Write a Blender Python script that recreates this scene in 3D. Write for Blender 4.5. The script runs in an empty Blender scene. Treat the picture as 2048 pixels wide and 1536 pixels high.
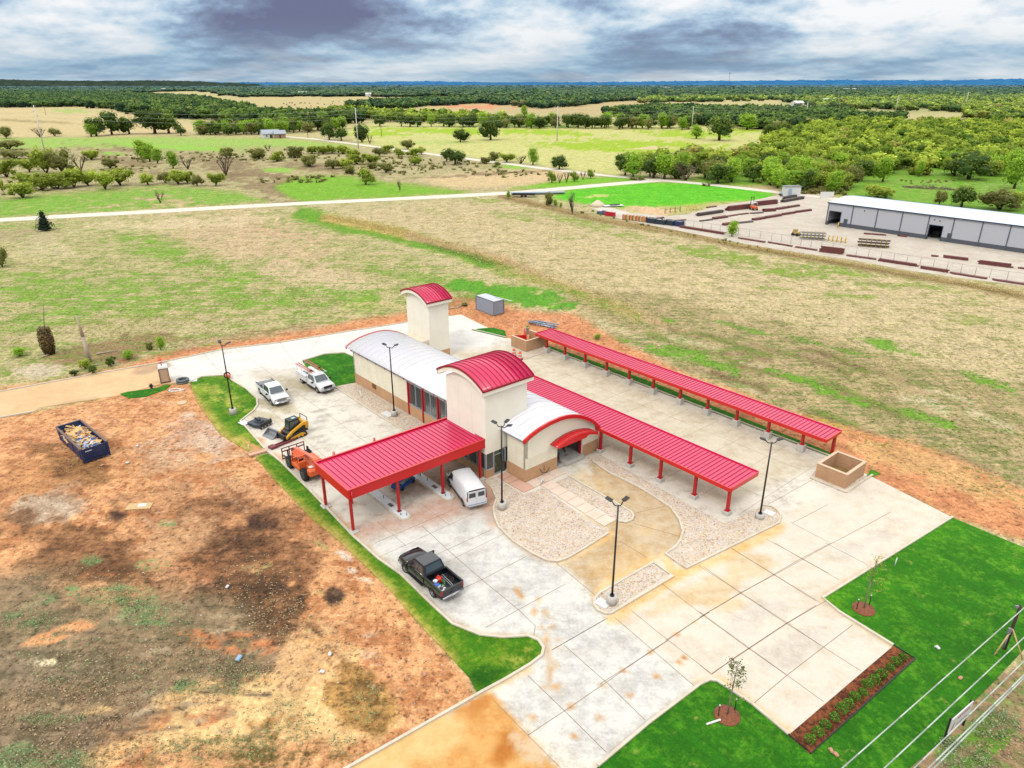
import bpy, bmesh, math, random
import numpy as np
from mathutils import Vector, Matrix, geometry
from math import sin, cos, pi, radians as R

# ------------------------------------------------------------------ camera model
CAM_H = 34.5
FPX, CX, CY, YH = 1420.0, 1024.0, 768.0, 164.0      # photo 2048 x 1536
TH = math.atan((CY - YH) / FPX)
ST, CT = sin(TH), cos(TH)

def G(px, py, z=0.0):
    """point of the plane at height z seen at photo position px,py"""
    a = (px - CX) / FPX; b = (CY - py) / FPX
    dy = CT + b * ST; dz = -ST + b * CT
    t = (z - CAM_H) / dz
    return Vector((a * t, dy * t, z))
def PXY(x, y, z=0.0):
    z = z - CAM_H
    d = y * CT - z * ST; u = y * ST + z * CT
    return CX + FPX * x / d, CY - FPX * u / d
ANG = R(-49.3)
AX = Vector((cos(ANG), sin(ANG), 0)); BX = Vector((-sin(ANG), cos(ANG), 0))
ORG = G(1050.6, 966.3)
def LW(a, b, z=0.0):
    return ORG + AX * a + BX * b + Vector((0, 0, z))
def hgt(px, py, ty):
    p = G(px, py); lo, hi = 0.0, 120.0
    for _ in range(40):
        m = (lo + hi) / 2
        if PXY(p.x, p.y, m)[1] > ty: lo = m
        else: hi = m
    return lo
def crop(ox, oy, s):
    return lambda x, y: (ox + x * s, oy + y * s)
C1 = crop(0, 130, .345); C2 = crop(600, 130, .345); C3 = crop(1200, 130, .414)
S5 = crop(1000, 900, .3125); S6 = crop(1400, 1086, .3164); S7 = crop(700, 1150, .3418)
K1 = crop(1040, 350, .17578); K2 = crop(1360, 370, .16602); K3 = crop(1640, 370, .19922)

rnd = random.Random(7)
scene = bpy.context.scene
COL = scene.collection

# ------------------------------------------------------------------ object helpers
def tag(o, label=None, cat=None, group=None, kind=None):
    if label: o['label'] = label
    if cat: o['category'] = cat
    if group: o['group'] = group
    if kind: o['kind'] = kind
    return o
def empty(name, loc=(0, 0, 0), rz=0.0, label=None, cat=None, group=None, scale=None):
    o = bpy.data.objects.new(name, None); COL.objects.link(o)
    o.empty_display_size = .3
    o.location = loc; o.rotation_euler = (0, 0, rz)
    if scale: o.scale = (scale, scale, scale) if isinstance(scale, (int, float)) else scale
    return tag(o, label, cat, group)
def copy_tree(o, parent=None):
    c = o.copy(); COL.objects.link(c)
    if parent: c.parent = parent
    for ch in list(o.children): copy_tree(ch, c)
    return c
def place(proto, used, loc, rz=0, scale=None, **kw):
    """first call moves the prototype itself, later ones copy it with all its parts"""
    o = proto if not used[0] else copy_tree(proto)
    used[0] = True
    o.location = loc; o.rotation_euler = (0, 0, rz)
    if scale is not None: o.scale = (scale,) * 3 if isinstance(scale, (int, float)) else scale
    return tag(o, **kw)

class MB:
    def __init__(s): s.bm = bmesh.new()
    def _mi(s, faces, mi, smooth=False):
        for f in faces: f.material_index = mi; f.smooth = smooth
    def box(s, c, d, rz=0, mi=0, bevel=0, ry=0, rx=0, seg=1):
        M = Matrix.Translation(c) @ Matrix.Rotation(rz, 4, 'Z') @ Matrix.Rotation(ry, 4, 'Y') @ Matrix.Rotation(rx, 4, 'X') @ Matrix.Diagonal((d[0], d[1], d[2], 1))
        r = bmesh.ops.create_cube(s.bm, size=1, matrix=M)
        vs = r['verts']
        fs = set(f for v in vs for f in v.link_faces)
        s._mi(fs, mi)
        if bevel:
            es = set(e for v in vs for e in v.link_edges)
            rr = bmesh.ops.bevel(s.bm, geom=list(es), offset=bevel, segments=seg, affect='EDGES', clamp_overlap=True)
            s._mi(rr['faces'], mi, seg > 1)
        return s
    def bb(s, x0, x1, y0, y1, z0, z1, mi=0, bevel=0, seg=1):
        return s.box(((x0+x1)/2, (y0+y1)/2, (z0+z1)/2), (abs(x1-x0), abs(y1-y0), abs(z1-z0)), mi=mi, bevel=bevel, seg=seg)
    def poly(s, pts, mi=0, smooth=False):
        f = s.bm.faces.new([s.bm.verts.new(p) for p in pts]); f.material_index = mi; f.smooth = smooth
        return s
    def rings(s, rings, mi=0, smooth=True, cap=True, closed=True):
        R_ = [[s.bm.verts.new(p) for p in r] for r in rings]
        n = len(R_[0])
        for i in range(len(R_) - 1):
            for j in range(n if closed else n - 1):
                k = (j + 1) % n
                f = s.bm.faces.new((R_[i][j], R_[i][k], R_[i+1][k], R_[i+1][j])); f.material_index = mi; f.smooth = smooth
        if cap and closed:
            for r, rev in ((R_[0], True), (R_[-1], False)):
                f = s.bm.faces.new(list(reversed(r)) if rev else r); f.material_index = mi
        return s
    def tube(s, p0, p1, r0, r1=None, n=8, mi=0, smooth=True, cap=True):
        p0 = Vector(p0); p1 = Vector(p1); r1 = r0 if r1 is None else r1
        d = (p1 - p0); 
        if d.length < 1e-6: return s
        d.normalize()
        u = d.orthogonal().normalized(); v = d.cross(u)
        rr = []
        for p, r in ((p0, r0), (p1, r1)):
            rr.append([p + (u * cos(2*pi*i/n) + v * sin(2*pi*i/n)) * r for i in range(n)])
        return s.rings(rr, mi, smooth, cap)
    def path(s, pts, r, n=6, mi=0):
        for a, b in zip(pts[:-1], pts[1:]): s.tube(a, b, r, r, n, mi)
        return s
    def lathe(s, prof, n=16, mi=0, c=(0, 0, 0), smooth=True):
        rr = [[(c[0] + r * cos(2*pi*i/n), c[1] + r * sin(2*pi*i/n), c[2] + z) for i in range(n)] for r, z in prof]
        return s.rings(rr, mi, smooth, True)
    def prism(s, pts, axis, t0, t1, mi=0):
        """closed outline pts (u,v) extruded along axis ('x': u=y v=z, 'y': u=x v=z, 'z': u=x v=y)"""
        def P(u, v, t): return {'x': (t, u, v), 'y': (u, t, v), 'z': (u, v, t)}[axis]
        a = [s.bm.verts.new(P(u, v, t0)) for u, v in pts]; b = [s.bm.verts.new(P(u, v, t1)) for u, v in pts]
        n = len(pts); fs = []
        for i in range(n):
            j = (i + 1) % n; fs.append(s.bm.faces.new((a[i], a[j], b[j], b[i])))
        tr = geometry.tessellate_polygon([[Vector((u, v, 0)) for u, v in pts]])
        for t in tr:
            for vs in (a, b):
                try: fs.append(s.bm.faces.new([vs[i] for i in t]))
                except ValueError: pass
        s._mi(fs, mi); bmesh.ops.recalc_face_normals(s.bm, faces=fs)
        return s
    def build(s, name, mats, parent=None, loc=None, rz=None):
        me = bpy.data.meshes.new(name); s.bm.normal_update(); s.bm.to_mesh(me); s.bm.free()
        for m in (mats if isinstance(mats, (list, tuple)) else [mats]): me.materials.append(m)
        o = bpy.data.objects.new(name, me); COL.objects.link(o)
        if parent: o.parent = parent
        if loc is not None: o.location = loc
        if rz is not None: o.rotation_euler = (0, 0, rz)
        return o

def np_mesh(name, V, F, mats, attrs=None, matidx=None, smooth=False):
    """V (n,3), F (m,k) arrays"""
    me = bpy.data.meshes.new(name)
    V = np.asarray(V, dtype=np.float32); F = np.asarray(F, dtype=np.int32)
    m, k = F.shape
    me.vertices.add(len(V)); me.vertices.foreach_set('co', V.ravel())
    me.loops.add(m * k); me.loops.foreach_set('vertex_index', F.ravel())
    me.polygons.add(m); me.polygons.foreach_set('loop_start', np.arange(0, m * k, k, dtype=np.int32))
    me.polygons.foreach_set('loop_total', np.full(m, k, dtype=np.int32))
    if matidx is not None: me.polygons.foreach_set('material_index', np.asarray(matidx, dtype=np.int32))
    me.polygons.foreach_set('use_smooth', np.full(m, smooth, dtype=bool))
    for mt in mats: me.materials.append(mt)
    for nm, (kind, arr) in (attrs or {}).items():
        at = me.attributes.new(nm, kind, 'POINT')
        arr = np.asarray(arr, dtype=np.float32)
        if kind == 'FLOAT_COLOR':
            if arr.shape[1] == 3: arr = np.hstack([arr, np.ones((len(arr), 1), np.float32)])
            at.data.foreach_set('color', arr.ravel())
        else: at.data.foreach_set('value', arr.ravel())
    me.update(calc_edges=True)
    return me
def link_mesh(name, me, parent=None):
    o = bpy.data.objects.new(name, me); COL.objects.link(o)
    if parent: o.parent = parent
    return o

# ------------------------------------------------------------------ colours and materials
KEXP = 1.78
def lin(c):
    c = c / 255.0
    return c / 12.92 if c <= .04045 else ((c + .055) / 1.055) ** 2.4
def ALB(r, g, b):
    return tuple(min(.85, lin(v) / KEXP) for v in (r, g, b))
def albn(arr):
    a = np.asarray(arr, float) / 255.0
    a = np.where(a <= .04045, a / 12.92, ((a + .055) / 1.055) ** 2.4)
    return np.minimum(.85, a / KEXP)

class NT:
    def __init__(s, name):
        s.m = bpy.data.materials.new(name); s.m.use_nodes = True
        s.t = s.m.node_tree; s.N = s.t.nodes; s.L = s.t.links
        s.bsdf = s.N['Principled BSDF']
    def new(s, typ, **kw):
        n = s.N.new(typ)
        for k, v in kw.items(): setattr(n, k, v)
        return n
    def l(s, a, b): s.L.new(a, b)
    def noise(s, scale, vec=None, detail=4, rough=.6, dist=0):
        n = s.new('ShaderNodeTexNoise'); n.inputs['Scale'].default_value = scale; n.inputs['Detail'].default_value = detail
        n.inputs['Roughness'].default_value = rough; n.inputs['Distortion'].default_value = dist
        if vec: s.l(vec, n.inputs['Vector'])
        return n.outputs['Fac']
    def math(s, op, a, b=None, c=None, clamp=False):
        n = s.new('ShaderNodeMath', operation=op, use_clamp=clamp)
        for i, v in enumerate((a, b, c)):
            if v is None: continue
            if isinstance(v, (int, float)): n.inputs[i].default_value = v
            else: s.l(v, n.inputs[i])
        return n.outputs[0]
    def mr(s, v, a, b, c=0., d=1., smooth=False):
        n = s.new('ShaderNodeMapRange')
        if smooth: n.interpolation_type = 'SMOOTHSTEP'
        s.l(v, n.inputs[0])
        for i, x in zip((1, 2, 3, 4), (a, b, c, d)): n.inputs[i].default_value = x
        return n.outputs[0]
    def mix(s, f, a, b, blend='MIX'):
        n = s.new('ShaderNodeMix', data_type='RGBA', blend_type=blend)
        for i, v in ((0, f), (6, a), (7, b)):
            if isinstance(v, (int, float)): n.inputs[i].default_value = v
            elif isinstance(v, tuple): n.inputs[i].default_value = (*v[:3], 1)
            else: s.l(v, n.inputs[i])
        return n.outputs[2]
    def scalec(s, col, f):
        """colour times a scalar socket"""
        n = s.new('ShaderNodeVectorMath', operation='SCALE')
        if isinstance(col, tuple): n.inputs[0].default_value = col[:3]
        else: s.l(col, n.inputs[0])
        s.l(f, n.inputs['Scale'])
        return n.outputs[0]
    def pos(s):
        return s.new('ShaderNodeNewGeometry').outputs['Position']
    def obj(s):
        return s.new('ShaderNodeTexCoord').outputs['Object']
    def map(s, vec, rot=(0, 0, 0), scale=(1, 1, 1), loc=(0, 0, 0)):
        n = s.new('ShaderNodeMapping'); s.l(vec, n.inputs[0]); n.inputs['Rotation'].default_value = rot
        n.inputs['Scale'].default_value = scale; n.inputs['Location'].default_value = loc
        return n.outputs[0]
    def bump(s, h, strength=.3, dist=.05):
        n = s.new('ShaderNodeBump'); n.inputs['Strength'].default_value = strength; n.inputs['Distance'].default_value = dist
        s.l(h, n.inputs['Height']); s.l(n.outputs[0], s.bsdf.inputs['Normal'])
    def attr(s, name):
        n = s.new('ShaderNodeAttribute', attribute_name=name); return n

MATS = {}
def M(name, rgb=None, rough=.6, metal=0., var=.12, scale=2.0, bump=0., spec=.5, coat=0., dirt=0.):
    if name in MATS: return MATS[name]
    t = NT(name); base = ALB(*rgb)
    v = t.obj()
    n = t.noise(scale, v, 5, .65)
    f = t.mr(n, .25, .75, 1 - var, 1 + var)
    c = t.scalec(base, f)
    if dirt:
        n2 = t.noise(scale * .35 + .3, v, 6, .7)
        c = t.mix(t.mr(n2, .5, .75, 0, dirt), c, ALB(150, 120, 90))
    t.l(c, t.bsdf.inputs['Base Color'])
    t.bsdf.inputs['Roughness'].default_value = rough; t.bsdf.inputs['Metallic'].default_value = metal
    t.bsdf.inputs['Specular IOR Level'].default_value = spec
    t.bsdf.inputs['Coat Weight'].default_value = coat
    if bump: t.bump(t.noise(scale * 6, v, 4), bump, .02)
    MATS[name] = t.m
    return t.m

WHITE = M('white_paint', (238, 240, 242), .25, var=.03, coat=.6)
BLACKP = M('black_paint', (14, 17, 26), .22, var=.1, coat=.5)
BLACK = M('black_plastic', (28, 28, 30), .5, var=.2)
DARK = M('dark_metal', (48, 46, 48), .5, .2)
GLASS = M('vehicle_glass', (42, 62, 72), .06, spec=1., var=.1)
CHROME = M('chrome', (205, 208, 214), .15, .9, var=.05)
TYRE = M('tyre_rubber', (34, 33, 33), .9, var=.2, scale=8)
RIM = M('alloy_rim', (190, 190, 195), .3, .6)
REDL = M('red_lamp', (190, 20, 25), .2)
LAMP = M('clear_lamp', (225, 228, 235), .1)
GREYM = M('grey_metal', (150, 152, 156), .45, .3, dirt=.2)
CONC = M('cast_concrete', (205, 200, 190), .85, var=.15, scale=3, bump=.2)
POLEM = M('bronze_pole_paint', (38, 30, 32), .4, .2)
WOODM = M('raw_timber', (215, 180, 125), .8, var=.2, scale=5)
PLAST = M('white_plastic', (232, 232, 228), .5, var=.05)
# ================================================================== ground design (evaluated at ground points)
_rs = np.random.RandomState(3); _lat = _rs.rand(256, 256)
def vn(x, y):
    xi = np.floor(x).astype(int); yi = np.floor(y).astype(int); fx = x - xi; fy = y - yi
    fx = fx*fx*(3-2*fx); fy = fy*fy*(3-2*fy); a = _lat
    g = lambda i, j: a[(xi+i) & 255, (yi+j) & 255]
    return (g(0,0)*(1-fx)+g(1,0)*fx)*(1-fy)+(g(0,1)*(1-fx)+g(1,1)*fx)*fy
def fbm(x, y, o=4):
    s = 0; a = .5; t = 0
    for i in range(o):
        s = s + a*vn(x*2**i+17*i, y*2**i+31*i); t += a; a *= .55
    return s/t
def sdist(px, py, poly):
    P = np.asarray(poly, float); n = len(P); d = np.full(px.shape, 1e9); ins = np.zeros(px.shape, bool)
    for i in range(n):
        ax, ay = P[i]; bx, by = P[(i+1) % n]; ex, ey = bx-ax, by-ay
        wx, wy = px-ax, py-ay
        t = np.clip((wx*ex+wy*ey)/(ex*ex+ey*ey+1e-9), 0, 1)
        d = np.minimum(d, (wx-ex*t)**2+(wy-ey*t)**2)
        c = ((ay > py) != (by > py)) & (px < (bx-ax)*(py-ay)/((by-ay) if by != ay else 1e-9)+ax)
        ins ^= c
    d = np.sqrt(d); return np.where(ins, d, -d)

class Field:
    """layers of albedo colour a, secondary colour b, density m of b"""
    def __init__(s, px, py, wx, wy):
        s.px, s.py = px, py; n = len(px)
        s.a = np.zeros((n, 3)); s.b = np.zeros((n, 3)); s.m = np.zeros(n); s.s = np.zeros(n)
        s.sc = np.clip((py-YH)/300, .05, 3)                     # warp shrinks with distance
        s.wx = (fbm(wx/9, wy/9)-.5); s.wy = (fbm(wx/9+50, wy/9+80)-.5)
        s.f1 = fbm(wx/22, wy/22+9); s.f2 = fbm(wx/3.5, wy/3.5, 3); s.f3 = fbm(wx/1.1, wy/1.1, 3)
    def put(s, k, a=None, b=None, m=None, st=None):
        k3 = k[:, None]
        if a is not None: s.a = s.a*(1-k3)+np.array(a, float)*k3
        if b is not None: s.b = s.b*(1-k3)+np.array(b, float)*k3
        if m is not None: s.m = s.m*(1-k)+m*k
        if st is not None: s.s = s.s*(1-k)+st*k
    def poly(s, P, soft=8, warp=30, **kw):
        P = np.asarray(P, float)
        lo = P.min(0)-soft*2-warp*2; hi = P.max(0)+soft*2+warp*2
        idx = np.where((s.px > lo[0]) & (s.px < hi[0]) & (s.py > lo[1]) & (s.py < hi[1]))[0]
        if not len(idx): return
        d = sdist(s.px[idx]+s.wx[idx]*warp*2, s.py[idx]+s.wy[idx]*warp*s.sc[idx], P)
        k = np.zeros(len(s.px)); k[idx] = np.clip(d/soft*.5+.5, 0, 1); s.put(k, **kw)
    def blob(s, x, y, rx, ry, rot=0, w=1.0, warp=1.0, hard=2.4, **kw):
        c, n = cos(R(rot)), sin(R(rot)); dx, dy = s.px-x, s.py-y
        u = (dx*c+dy*n)/rx; v = (-dx*n+dy*c)/ry
        r = np.sqrt(u*u+v*v)+(s.wx*1.6+(s.f2-.5)*1.5+(s.f3-.5)*1.2)*warp
        s.put(np.clip((1.1-r)*hard, 0, 1)*w, **kw)
    def line(s, pts, wd, soft=4, warp=6, **kw):
        d = np.full(s.px.shape, 1e9); px = s.px+s.wx*warp*2; py = s.py+s.wy*warp*s.sc
        for (ax, ay), (bx, by) in zip(pts[:-1], pts[1:]):
            ex, ey = bx-ax, by-ay; wx, wy = px-ax, py-ay
            t = np.clip((wx*ex+wy*ey)/(ex*ex+ey*ey+1e-9), 0, 1)
            d = np.minimum(d, np.hypot(wx-ex*t, wy-ey*t))
        s.put(np.clip((wd-d)/soft*.5+.5, 0, 1), **kw)

STRAW = (200, 184, 138); GRN = (128, 148, 66); GRNB = (96, 160, 40); RED = (220, 162, 118); BRN = (138, 98, 64)
SAND = (236, 198, 138); DEAD = (160, 140, 108)
def site_dirt(F):
    DL = [(-400, 900), (-200, 868), (68, 824), (235, 791), (317, 769), (380, 765), (395, 800), (440, 850), (512, 905), (560, 970), (620, 1034),
          (731, 1130), (784, 1183), (905, 1317), (939, 1355), (950, 1400), (700, 1536), (560, 1640), (-400, 1760)]
    F.poly(DL, 6, 8, a=(230, 172, 120), b=(184, 122, 78), m=.44, st=.6)
    B = F.blob
    B(110, 960, 150, 45, 10, a=(205, 150, 100)); B(60, 880, 120, 30, 0, a=(226, 165, 118))
    B(150, 935, 80, 26, 25, .75, a=(150, 108, 66), b=(120, 84, 52)); B(40, 1060, 80, 60, 0, .7, a=(176, 128, 90))
    B(110, 1018, 80, 34, -10, .9, a=(204, 184, 160), b=(176, 152, 126)); B(420, 880, 70, 30, 20, .8, a=(214, 190, 168), b=(200, 165, 140))
    B(340, 905, 60, 24, 0, .6, a=(205, 180, 155)); B(400, 955, 120, 30, 10, .5, a=(188, 148, 112))
    B(300, 1000, 170, 30, 5, .6, a=(190, 140, 100), b=(140, 98, 66))
    B(150, 1095, 150, 52, 6, .8, warp=1.5, a=(150, 106, 70), b=(104, 72, 48), m=.5); B(60, 1130, 110, 45, 0, .75, warp=1.5, a=(156, 112, 76), b=(104, 74, 50), m=.5)
    B(240, 1033, 32, 17, 0, 1, a=(84, 58, 44), b=(60, 44, 36)); B(190, 1150, 70, 20, -10, .8, a=(92, 68, 46))
    B(330, 1050, 100, 26, 10, .7, a=(158, 112, 78)); B(395, 1035, 34, 10, 0, .8, a=(128, 88, 60))
    B(520, 1105, 120, 55, 18, .8, warp=1.5, a=(170, 120, 82), b=(116, 82, 56), m=.5); B(470, 1140, 70, 60, 30, .8, warp=1.5, a=(150, 104, 70), b=(92, 66, 46), m=.5)
    B(540, 1220, 75, 62, 45, .85, warp=1.5, a=(142, 100, 66), b=(84, 62, 44), m=.55); B(600, 1060, 60, 30, 30, .5, a=(190, 136, 96))
    B(520, 1045, 22, 12, 0, 1, a=(78, 56, 46)); B(665, 1190, 22, 16, 0, 1, a=(92, 70, 54), b=(64, 50, 40))
    B(340, 1080, 70, 30, -20, .8, a=(222, 176, 130), b=(200, 150, 105)); B(340, 1180, 60, 40, 0, .7, a=(226, 160, 112))
    # weeds and dead grass, bottom left
    F.poly([(-400, 1230), (0, 1175), (130, 1180), (290, 1150), (420, 1180), (520, 1280), (560, 1330), (470, 1420), (330, 1430), (200, 1480), (100, 1640), (-400, 1760)],
           30, 60, a=(160, 134, 102), b=(120, 106, 78), m=.45, st=1)
    B(60, 1340, 260, 70, 0, .6, a=(150, 132, 108), b=(108, 98, 74)); B(130, 1460, 180, 50, -8, .7, a=(148, 126, 102), b=(104, 90, 66))
    for x, y, rx, ry in ((40, 1235, 50, 22), (205, 1195, 60, 22), (265, 1205, 40, 22), (110, 1440, 60, 10), (40, 1520, 60, 30), (140, 1525, 40, 25), (375, 1375, 30, 14),
                         (150, 1180, 30, 12), (440, 1380, 25, 10), (300, 1240, 60, 18), (90, 1200, 30, 14), (180, 1120, 20, 8), (330, 1045, 14, 6), (300, 1130, 24, 9)):
        B(x, y, rx, ry, 0, .8, b=(128, 158, 98), m=.55)
    B(100, 1275, 70, 14, -18, 1, a=(232, 170, 118), b=(216, 150, 100), m=.3); B(82, 1325, 28, 17, 0, 1, a=(226, 208, 168), m=.1)
    for x, y, rx, ry, r in ((420, 1395, 90, 30, -10), (560, 1385, 90, 34, 0), (240, 1500, 110, 20, -20), (330, 1470, 80, 24, -10), (600, 1450, 60, 30, 0), (200, 1420, 50, 10, -10), (460, 1460, 60, 24, 0), (640, 1340, 70, 60, 40), (700, 1440, 70, 40, -20)):
        B(x, y, rx, ry, r, .85, a=SAND, b=(220, 165, 105), m=.35)
    B(400, 1280, 60, 14, 20, .8, a=(214, 130, 80)); B(500, 1290, 50, 22, 0, .8, a=(212, 136, 88)); B(620, 1290, 50, 60, 45, .6, a=(214, 168, 122))
    B(725, 1400, 50, 44, 50, .85, a=(196, 148, 84), b=(112, 84, 44), m=.5); B(450, 1510, 150, 30, 0, .7, b=(120, 112, 64), m=.5); B(580, 1500, 90, 40, 0, .6, b=(110, 92, 50), m=.5)
    for x, y, rx, ry in ((692, 1114, 26, 10), (730, 1158, 30, 9), (705, 1142, 16, 6)): B(x, y, rx, ry, 25, .8, a=(242, 226, 212), m=.1)
    B(745, 1275, 18, 7, 10, .8, a=(200, 195, 180)); B(750, 1320, 25, 10, 30, .4, a=(205, 190, 170))
    for k in range(46):
        x = rnd.uniform(0, 520); y = rnd.uniform(1210, 1500); L_ = rnd.uniform(20, 80)
        F.line([(x, y), (x+L_, y-L_*rnd.uniform(.05, .35))], rnd.uniform(2, 5), 3, 14, a=rnd.choice([(196, 174, 140), (136, 116, 90), (110, 92, 70), (178, 156, 122)]))
    for k in range(30):
        x = rnd.uniform(430, 640); y = rnd.uniform(1080, 1290); L_ = rnd.uniform(10, 40)
        F.line([(x, y), (x+L_, y+L_*rnd.uniform(-.6, .9))], rnd.uniform(1.5, 4), 2, 10, a=rnd.choice([(206, 158, 112), (84, 62, 46), (116, 84, 58), (190, 168, 110)]))
    # wheel ruts
    for k in range(26):
        x = 560+rnd.uniform(-60, 330); y = 1180+(x-560)*1.0+rnd.uniform(-90, 60); L_ = rnd.uniform(30, 90)
        if x > 900: continue
        F.line([(x, y), (x+L_*.62, y+L_*.74)], rnd.uniform(.6, 1.6), 1.5, 6, a=(158, 104, 66))
    for k in range(22):
        x = rnd.uniform(120, 470); y = rnd.uniform(960, 1040); L_ = rnd.uniform(20, 60)
        F.line([(x, y), (x+L_*.8, y+L_*.6)], 1.5, 2, 10, a=rnd.choice([(130, 92, 64), (228, 190, 156), (150, 110, 80)]))
    for k in range(16):
        x = rnd.uniform(100, 440); y = rnd.uniform(790, 860); L_ = rnd.uniform(50, 130)
        F.line([(x, y), (x+L_, y+L_*rnd.uniform(.1, .5))], 1.2, 2, 20, a=rnd.choice([(236, 184, 146), (190, 128, 92)]))

def ground_layers(F):
    P, B, Ln = F.poly, F.blob, F.line; n = len(F.px); one = np.ones(n)
    F.put(one, a=STRAW, b=GRN, m=.36, st=.4)
    F.put(np.clip((300-F.py)/40, 0, 1), a=(206, 188, 138), b=(150, 168, 80), m=.38, st=.2)
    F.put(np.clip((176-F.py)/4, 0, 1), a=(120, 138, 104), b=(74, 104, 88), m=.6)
    # ---- far fields
    P([(-400, 255), (-400, 212), (200, 214), (330, 232), (420, 262), (250, 275), (0, 276)], 4, 12, a=(214, 192, 142), b=(176, 176, 100), m=.32)
    B(140, 222, 50, 5, 0, .7, b=(150, 195, 80), m=.7); B(70, 243, 90, 3, 3, .8, a=(170, 150, 105))
    P([(-400, 274), (0, 276), (300, 274), (560, 276), (720, 292), (640, 305), (380, 300), (0, 300), (-400, 300)], 4, 14, a=(200, 190, 130), b=(146, 190, 72), m=.62)
    P([(500, 190), (740, 186), (760, 205), (700, 222), (640, 228), (560, 238), (440, 205)], 4, 10, a=(206, 186, 134), b=(166, 168, 92), m=.36)
    B(600, 226, 70, 7, 0, .8, b=(160, 195, 60), m=.75)
    P([(860, 200), (1300, 196), (1320, 214), (1200, 228), (1000, 225), (860, 212)], 4, 10, a=(204, 180, 132), b=(160, 160, 94), m=.38)
    B(950, 214, 70, 4, 0, .95, a=(222, 150, 108), m=.1)
    P([(1560, 202), (1900, 200), (1960, 222), (1740, 232), (1560, 226)], 4, 10, a=(196, 184, 130), b=(130, 150, 80), m=.45)
    P([(740, 248), (1500, 250), (1560, 290), (1430, 300), (1250, 312), (1240, 352), (1000, 322), (860, 306), (720, 288), (690, 262)], 4, 12, a=(214, 206, 142), b=(178, 192, 70), m=.42, st=.2)
    for x, y, rx, ry in ((1180, 292, 110, 8), (1290, 288, 150, 7), (880, 262, 130, 5), (1000, 262, 120, 3), (1380, 268, 90, 6), (1260, 300, 90, 6), (1480, 262, 60, 4), (1120, 268, 80, 3), (760, 268, 60, 6), (1090, 262, 70, 3)):
        B(x, y, rx, ry, 2, .85, b=(160, 192, 30), m=.85)
    B(1300, 297, 50, 2.5, -2, .9, a=(222, 196, 150), m=.1); B(880, 285, 90, 4, 0, .6, b=(150, 190, 90), m=.6); B(1030, 252, 140, 3, 0, .8, b=(90, 130, 40), m=.8)
    # ---- scrub zone
    P([(-400, 300), (300, 296), (700, 296), (940, 318), (1240, 356), (1130, 372), (900, 392), (600, 404), (-400, 420)], 6, 16, a=(196, 178, 138), b=(142, 150, 78), m=.42, st=.5)
    for x, y, rx, ry, r in ((240, 322, 90, 14, 15), (470, 335, 110, 16, 12), (520, 372, 70, 16, 20), (260, 300, 60, 6, 12), (640, 335, 90, 10, 5), (540, 352, 90, 4, 3)): B(x, y, rx, ry, r, .75, a=(160, 134, 100), b=(120, 104, 72), m=.5)
    for x, y, rx, ry in ((225, 308, 26, 4), (350, 295, 120, 6), (560, 340, 36, 5), (1030, 334, 50, 5)): B(x, y, rx, ry, 3, .9, b=(150, 200, 70), m=.8)
    P([(-400, 432), (-400, 392), (0, 396), (150, 385), (330, 372), (480, 384), (530, 402), (400, 412), (0, 434)], 6, 12, a=(186, 180, 112), b=(122, 172, 50), m=.64, st=.4)
    P([(545, 372), (600, 354), (700, 352), (720, 358), (940, 384), (760, 396), (600, 403), (570, 388)], 5, 10, a=(172, 182, 84), b=(122, 178, 38), m=.7, st=.4)
    P([(830, 358), (960, 342), (1120, 338), (1150, 356), (1040, 372), (900, 376)], 5, 10, a=(216, 190, 142), b=(170, 165, 90), m=.22)
    B(960, 349, 120, 3, -3, .9, a=(150, 126, 92)); P([(1020, 378), (1150, 356), (1290, 352), (1290, 358), (1130, 374)], 3, 4, a=(170, 190, 90), b=(128, 190, 40), m=.75)
    # ---- right side beyond the warehouse
    P([(1240, 395), (1440, 345), (1700, 335), (2100, 320), (2900, 330), (2900, 560), (1680, 398)], 8, 20, a=(160, 170, 78), b=(108, 166, 36), m=.6, st=.2)
    P([(1440, 372), (1600, 372), (1700, 396), (1560, 392)], 4, 8, a=(205, 180, 140), b=(170, 170, 90), m=.35)
    B(1880, 372, 80, 10, 5, .5, a=(196, 184, 120)); B(1990, 375, 60, 12, 5, .6, a=(192, 182, 130)); B(1870, 346, 40, 4, 0, .8, a=(224, 200, 150))
    # ---- near field, left
    P([(-400, 452), (0, 448), (420, 424), (640, 416), (660, 450), (800, 500), (960, 560), (1010, 600), (900, 640), (560, 700), (317, 720), (0, 800), (-400, 900)], 6, 10, a=(196, 180, 132), b=(128, 148, 62), m=.44, st=1)
    B(490, 470, 190, 46, 12, .85, a=(208, 182, 142), b=(170, 146, 108), m=.35); B(545, 460, 60, 16, 8, .6, a=(204, 172, 134)); B(380, 445, 180, 14, -3, .8, a=(214, 196, 154), m=.22)
    B(640, 555, 130, 26, 12, .7, a=(212, 188, 150), m=.25); B(40, 470, 60, 16, 5, .7, a=(168, 150, 112), m=.3); B(95, 500, 60, 30, 20, .5, a=(206, 192, 150), m=.2)
    for x, y, rx, ry, r, w in ((290, 482, 90, 16, 8, .7), (345, 515, 120, 20, 18, .85), (60, 560, 110, 30, 4, .85), (170, 590, 190, 40, 4, .7), (420, 590, 170, 34, 8, .6), (560, 600, 150, 22, 4, .95), (700, 590, 90, 18, 4, .9),
                            (300, 620, 200, 22, 3, .5), (480, 545, 110, 18, 14, .55), (80, 640, 120, 24, 0, .7), (850, 560, 90, 18, 14, .7), (760, 540, 60, 12, 20, .5), (200, 545, 90, 10, 8, .5), (640, 650, 90, 8, -6, .4), (20, 452, 120, 5, -2, .8)):
        B(x, y, rx, ry, r, w, b=(124, 164, 50), m=.68, hard=1.2)
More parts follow.
